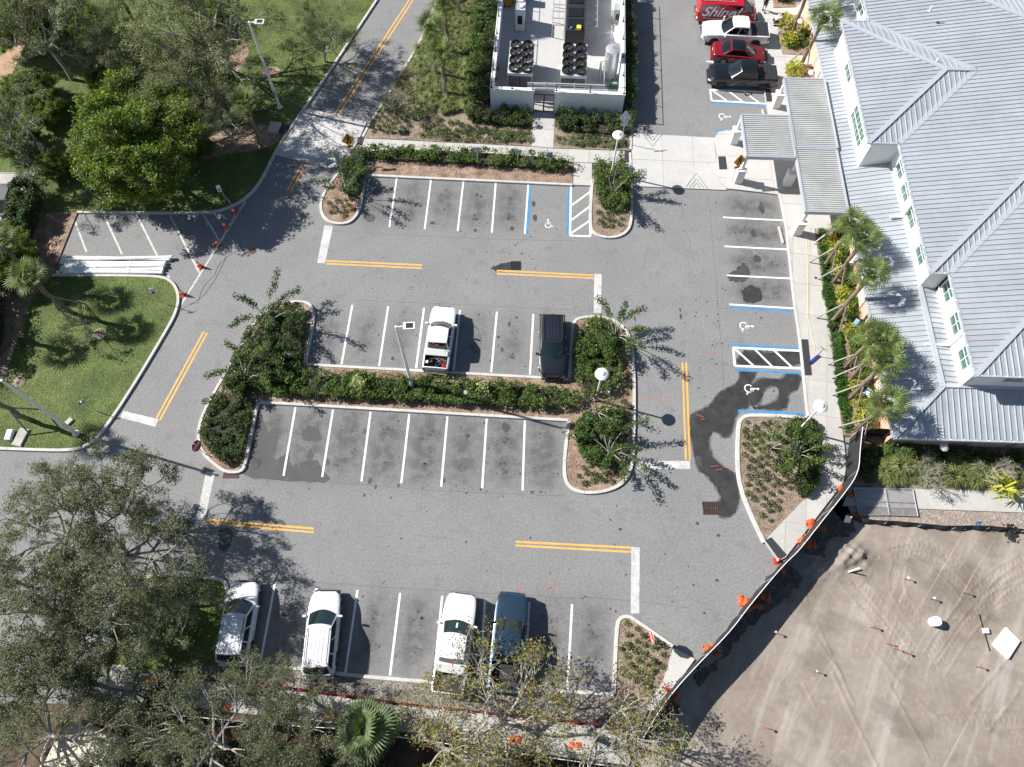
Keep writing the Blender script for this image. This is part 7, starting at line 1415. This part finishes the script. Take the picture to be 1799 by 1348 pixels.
# pale machine under the trees
t = thing('site_machine', 'pale beige machine cab under the lower left trees', 'machine', G(170, 1320), R(-15)); mbg = mat('machine beige', (.58, .53, .42), .6); mb = MB(); mb.box((0, 0, 1.0), (3.6, 2.4, 1.5), taper=.96); obj('body', mb, mbg, t, smooth=20); mb = MB(); mb.box((1.1, .3, 2.0), (1.3, 1.3, .7), taper=.9); obj('cab', mb, mbg, t, smooth=20); mb = MB(); mb.box((.6, -.6, 1.78), (.7, .6, .06)); obj('vent', mb, m_dark, t)
for x in (-1.1, 1.1):
    for y in (-1.2, 1.2): mb = MB(); mb.tube([(x, y - .15, .45), (x, y + .15, .45)], .45, 16); obj('wheel', mb, m_black, t)
t = thing('steel_plate', 'dark steel road plate leaning near the oaks', 'plate', G(295, 1210), R(35)); mb = MB(); mb.box((0, 0, .2), (2.6, 1.1, .1)); obj('plate', mb, m_dark, t); mb = MB(); mb.box((0, .3, .28), (2.4, .12, .08)); obj('rib', mb, m_dark, t)
# ---- people
def person(label, px, z, joints, rz, shirt, legs, skin=(.45, .27, .19), shoe=None):
    g = G(px[0], px[1], z); t = thing('person', label, 'person', (g.x, g.y, z), rz); ms = mat('skin', skin, .6)
    J = joints; names = list(J); E_ = [('pelvis', 'chest'), ('chest', 'neck'), ('neck', 'head'), ('head', 'crown'), ('pelvis', 'hipL'), ('hipL', 'kneeL'), ('kneeL', 'ankL'), ('ankL', 'toeL'), ('pelvis', 'hipR'), ('hipR', 'kneeR'), ('kneeR', 'ankR'), ('ankR', 'toeR'), ('chest', 'shL'), ('shL', 'elL'), ('elL', 'wrL'), ('wrL', 'haL'), ('chest', 'shR'), ('shR', 'elR'), ('elR', 'wrR'), ('wrR', 'haR')]
    rad = dict(pelvis=.14, chest=.15, neck=.06, head=.10, crown=.085, hip=.10, knee=.06, ank=.04, toe=.035, sh=.065, el=.042, wr=.03, ha=.035)
    def build(nm, sel, grow, m):
        vs = [n for n in names if any(n in e for e in sel)]; me = bpy.data.meshes.new(nm); me.from_pydata([J[n] for n in vs], [(vs.index(a), vs.index(b)) for a, b in sel], []); o = bpy.data.objects.new(nm, me); scn.collection.objects.link(o)
        md = o.modifiers.new('s', 'SKIN'); 
        for i, n in enumerate(vs): r_ = rad.get(n, rad.get(n[:-1], .05)) + grow; me.skin_vertices[0].data[i].radius = (r_, r_ * .85)
        me.skin_vertices[0].data[0].use_root = True; o.modifiers.new('b', 'SUBSURF').levels = 2
        dg = bpy.context.evaluated_depsgraph_get(); m2 = bpy.data.meshes.new_from_object(o.evaluated_get(dg)); bpy.data.objects.remove(o); m2.materials.clear(); m2.materials.append(m)
        for p in m2.polygons: p.use_smooth = True
        put(nm, m2, t)
    build('body', E_, 0, ms); build('shirt', [e for e in E_ if e in (('pelvis', 'chest'), ('chest', 'shL'), ('chest', 'shR'), ('shL', 'elL'), ('shR', 'elR'))], .025, mat(*shirt)); build('shorts', [('pelvis', 'hipL'), ('hipL', 'kneeL'), ('pelvis', 'hipR'), ('hipR', 'kneeR')], .022, mat(*legs))
    hd = Vector(J['head']); cr = Vector(J['crown']); mb = MB(); mb.lathe((0, 0, 0), [(.105, 0), (.115, .05), (.09, .11), (.001, .14)], 12); obj('hair', mb, mat('dark hair', (.03, .02, .015), .8), t, smooth=60, loc=hd + Vector((-.015, 0, .03)))
    for s in ('L', 'R'): a = Vector(J['ank' + s]); b = Vector(J['toe' + s]); mb = MB(); mb.bar(a - (b - a) * .35 - Vector((0, 0, .03)), b + (b - a) * .15 - Vector((0, 0, 0)), .10, .09); obj('shoe', mb, m_dark, t, smooth=30)
W_ = dict(pelvis=(0, 0, .92), chest=(.03, 0, 1.32), neck=(.03, 0, 1.48), head=(.05, 0, 1.60), crown=(.05, 0, 1.70), hipL=(0, .10, .86), kneeL=(.20, .10, .48), ankL=(.10, .10, .09), toeL=(.28, .10, .05), hipR=(0, -.10, .86), kneeR=(-.02, -.10, .47), ankR=(-.26, -.10, .12), toeR=(-.10, -.10, .05), shL=(.03, .19, 1.40), elL=(-.08, .24, 1.14), wrL=(.02, .23, .92), haL=(.06, .22, .84), shR=(.03, -.19, 1.40), elR=(.08, -.25, 1.14), wrR=(.26, -.20, 1.02), haR=(.33, -.18, 1.0))
person('person in black shirt and shorts walking at the top edge', (1341, 20), .14, W_, R(75), ('black shirt', (.02, .02, .025), .8), ('black shorts', (.03, .03, .035), .8))
C_ = dict(pelvis=(-.18, 0, .50), chest=(.18, 0, .80), neck=(.33, 0, .88), head=(.44, 0, .92), crown=(.52, 0, .95), hipL=(-.16, .11, .46), kneeL=(.22, .18, .50), ankL=(-.05, .15, .09), toeL=(.14, .16, .05), hipR=(-.16, -.11, .46), kneeR=(.16, -.18, .42), ankR=(-.22, -.15, .09), toeR=(-.04, -.15, .05), shL=(.24, .19, .84), elL=(.40, .22, .58), wrL=(.55, .14, .38), haL=(.62, .12, .32), shR=(.24, -.19, .84), elR=(.42, -.22, .60), wrR=(.58, -.14, .42), haR=(.65, -.12, .36))
person('person in white shirt crouching at the entrance bed', (1362, 43), .14, C_, R(20), ('white shirt', (.72, .74, .78), .8), ('dark shorts', (.05, .05, .06), .8))
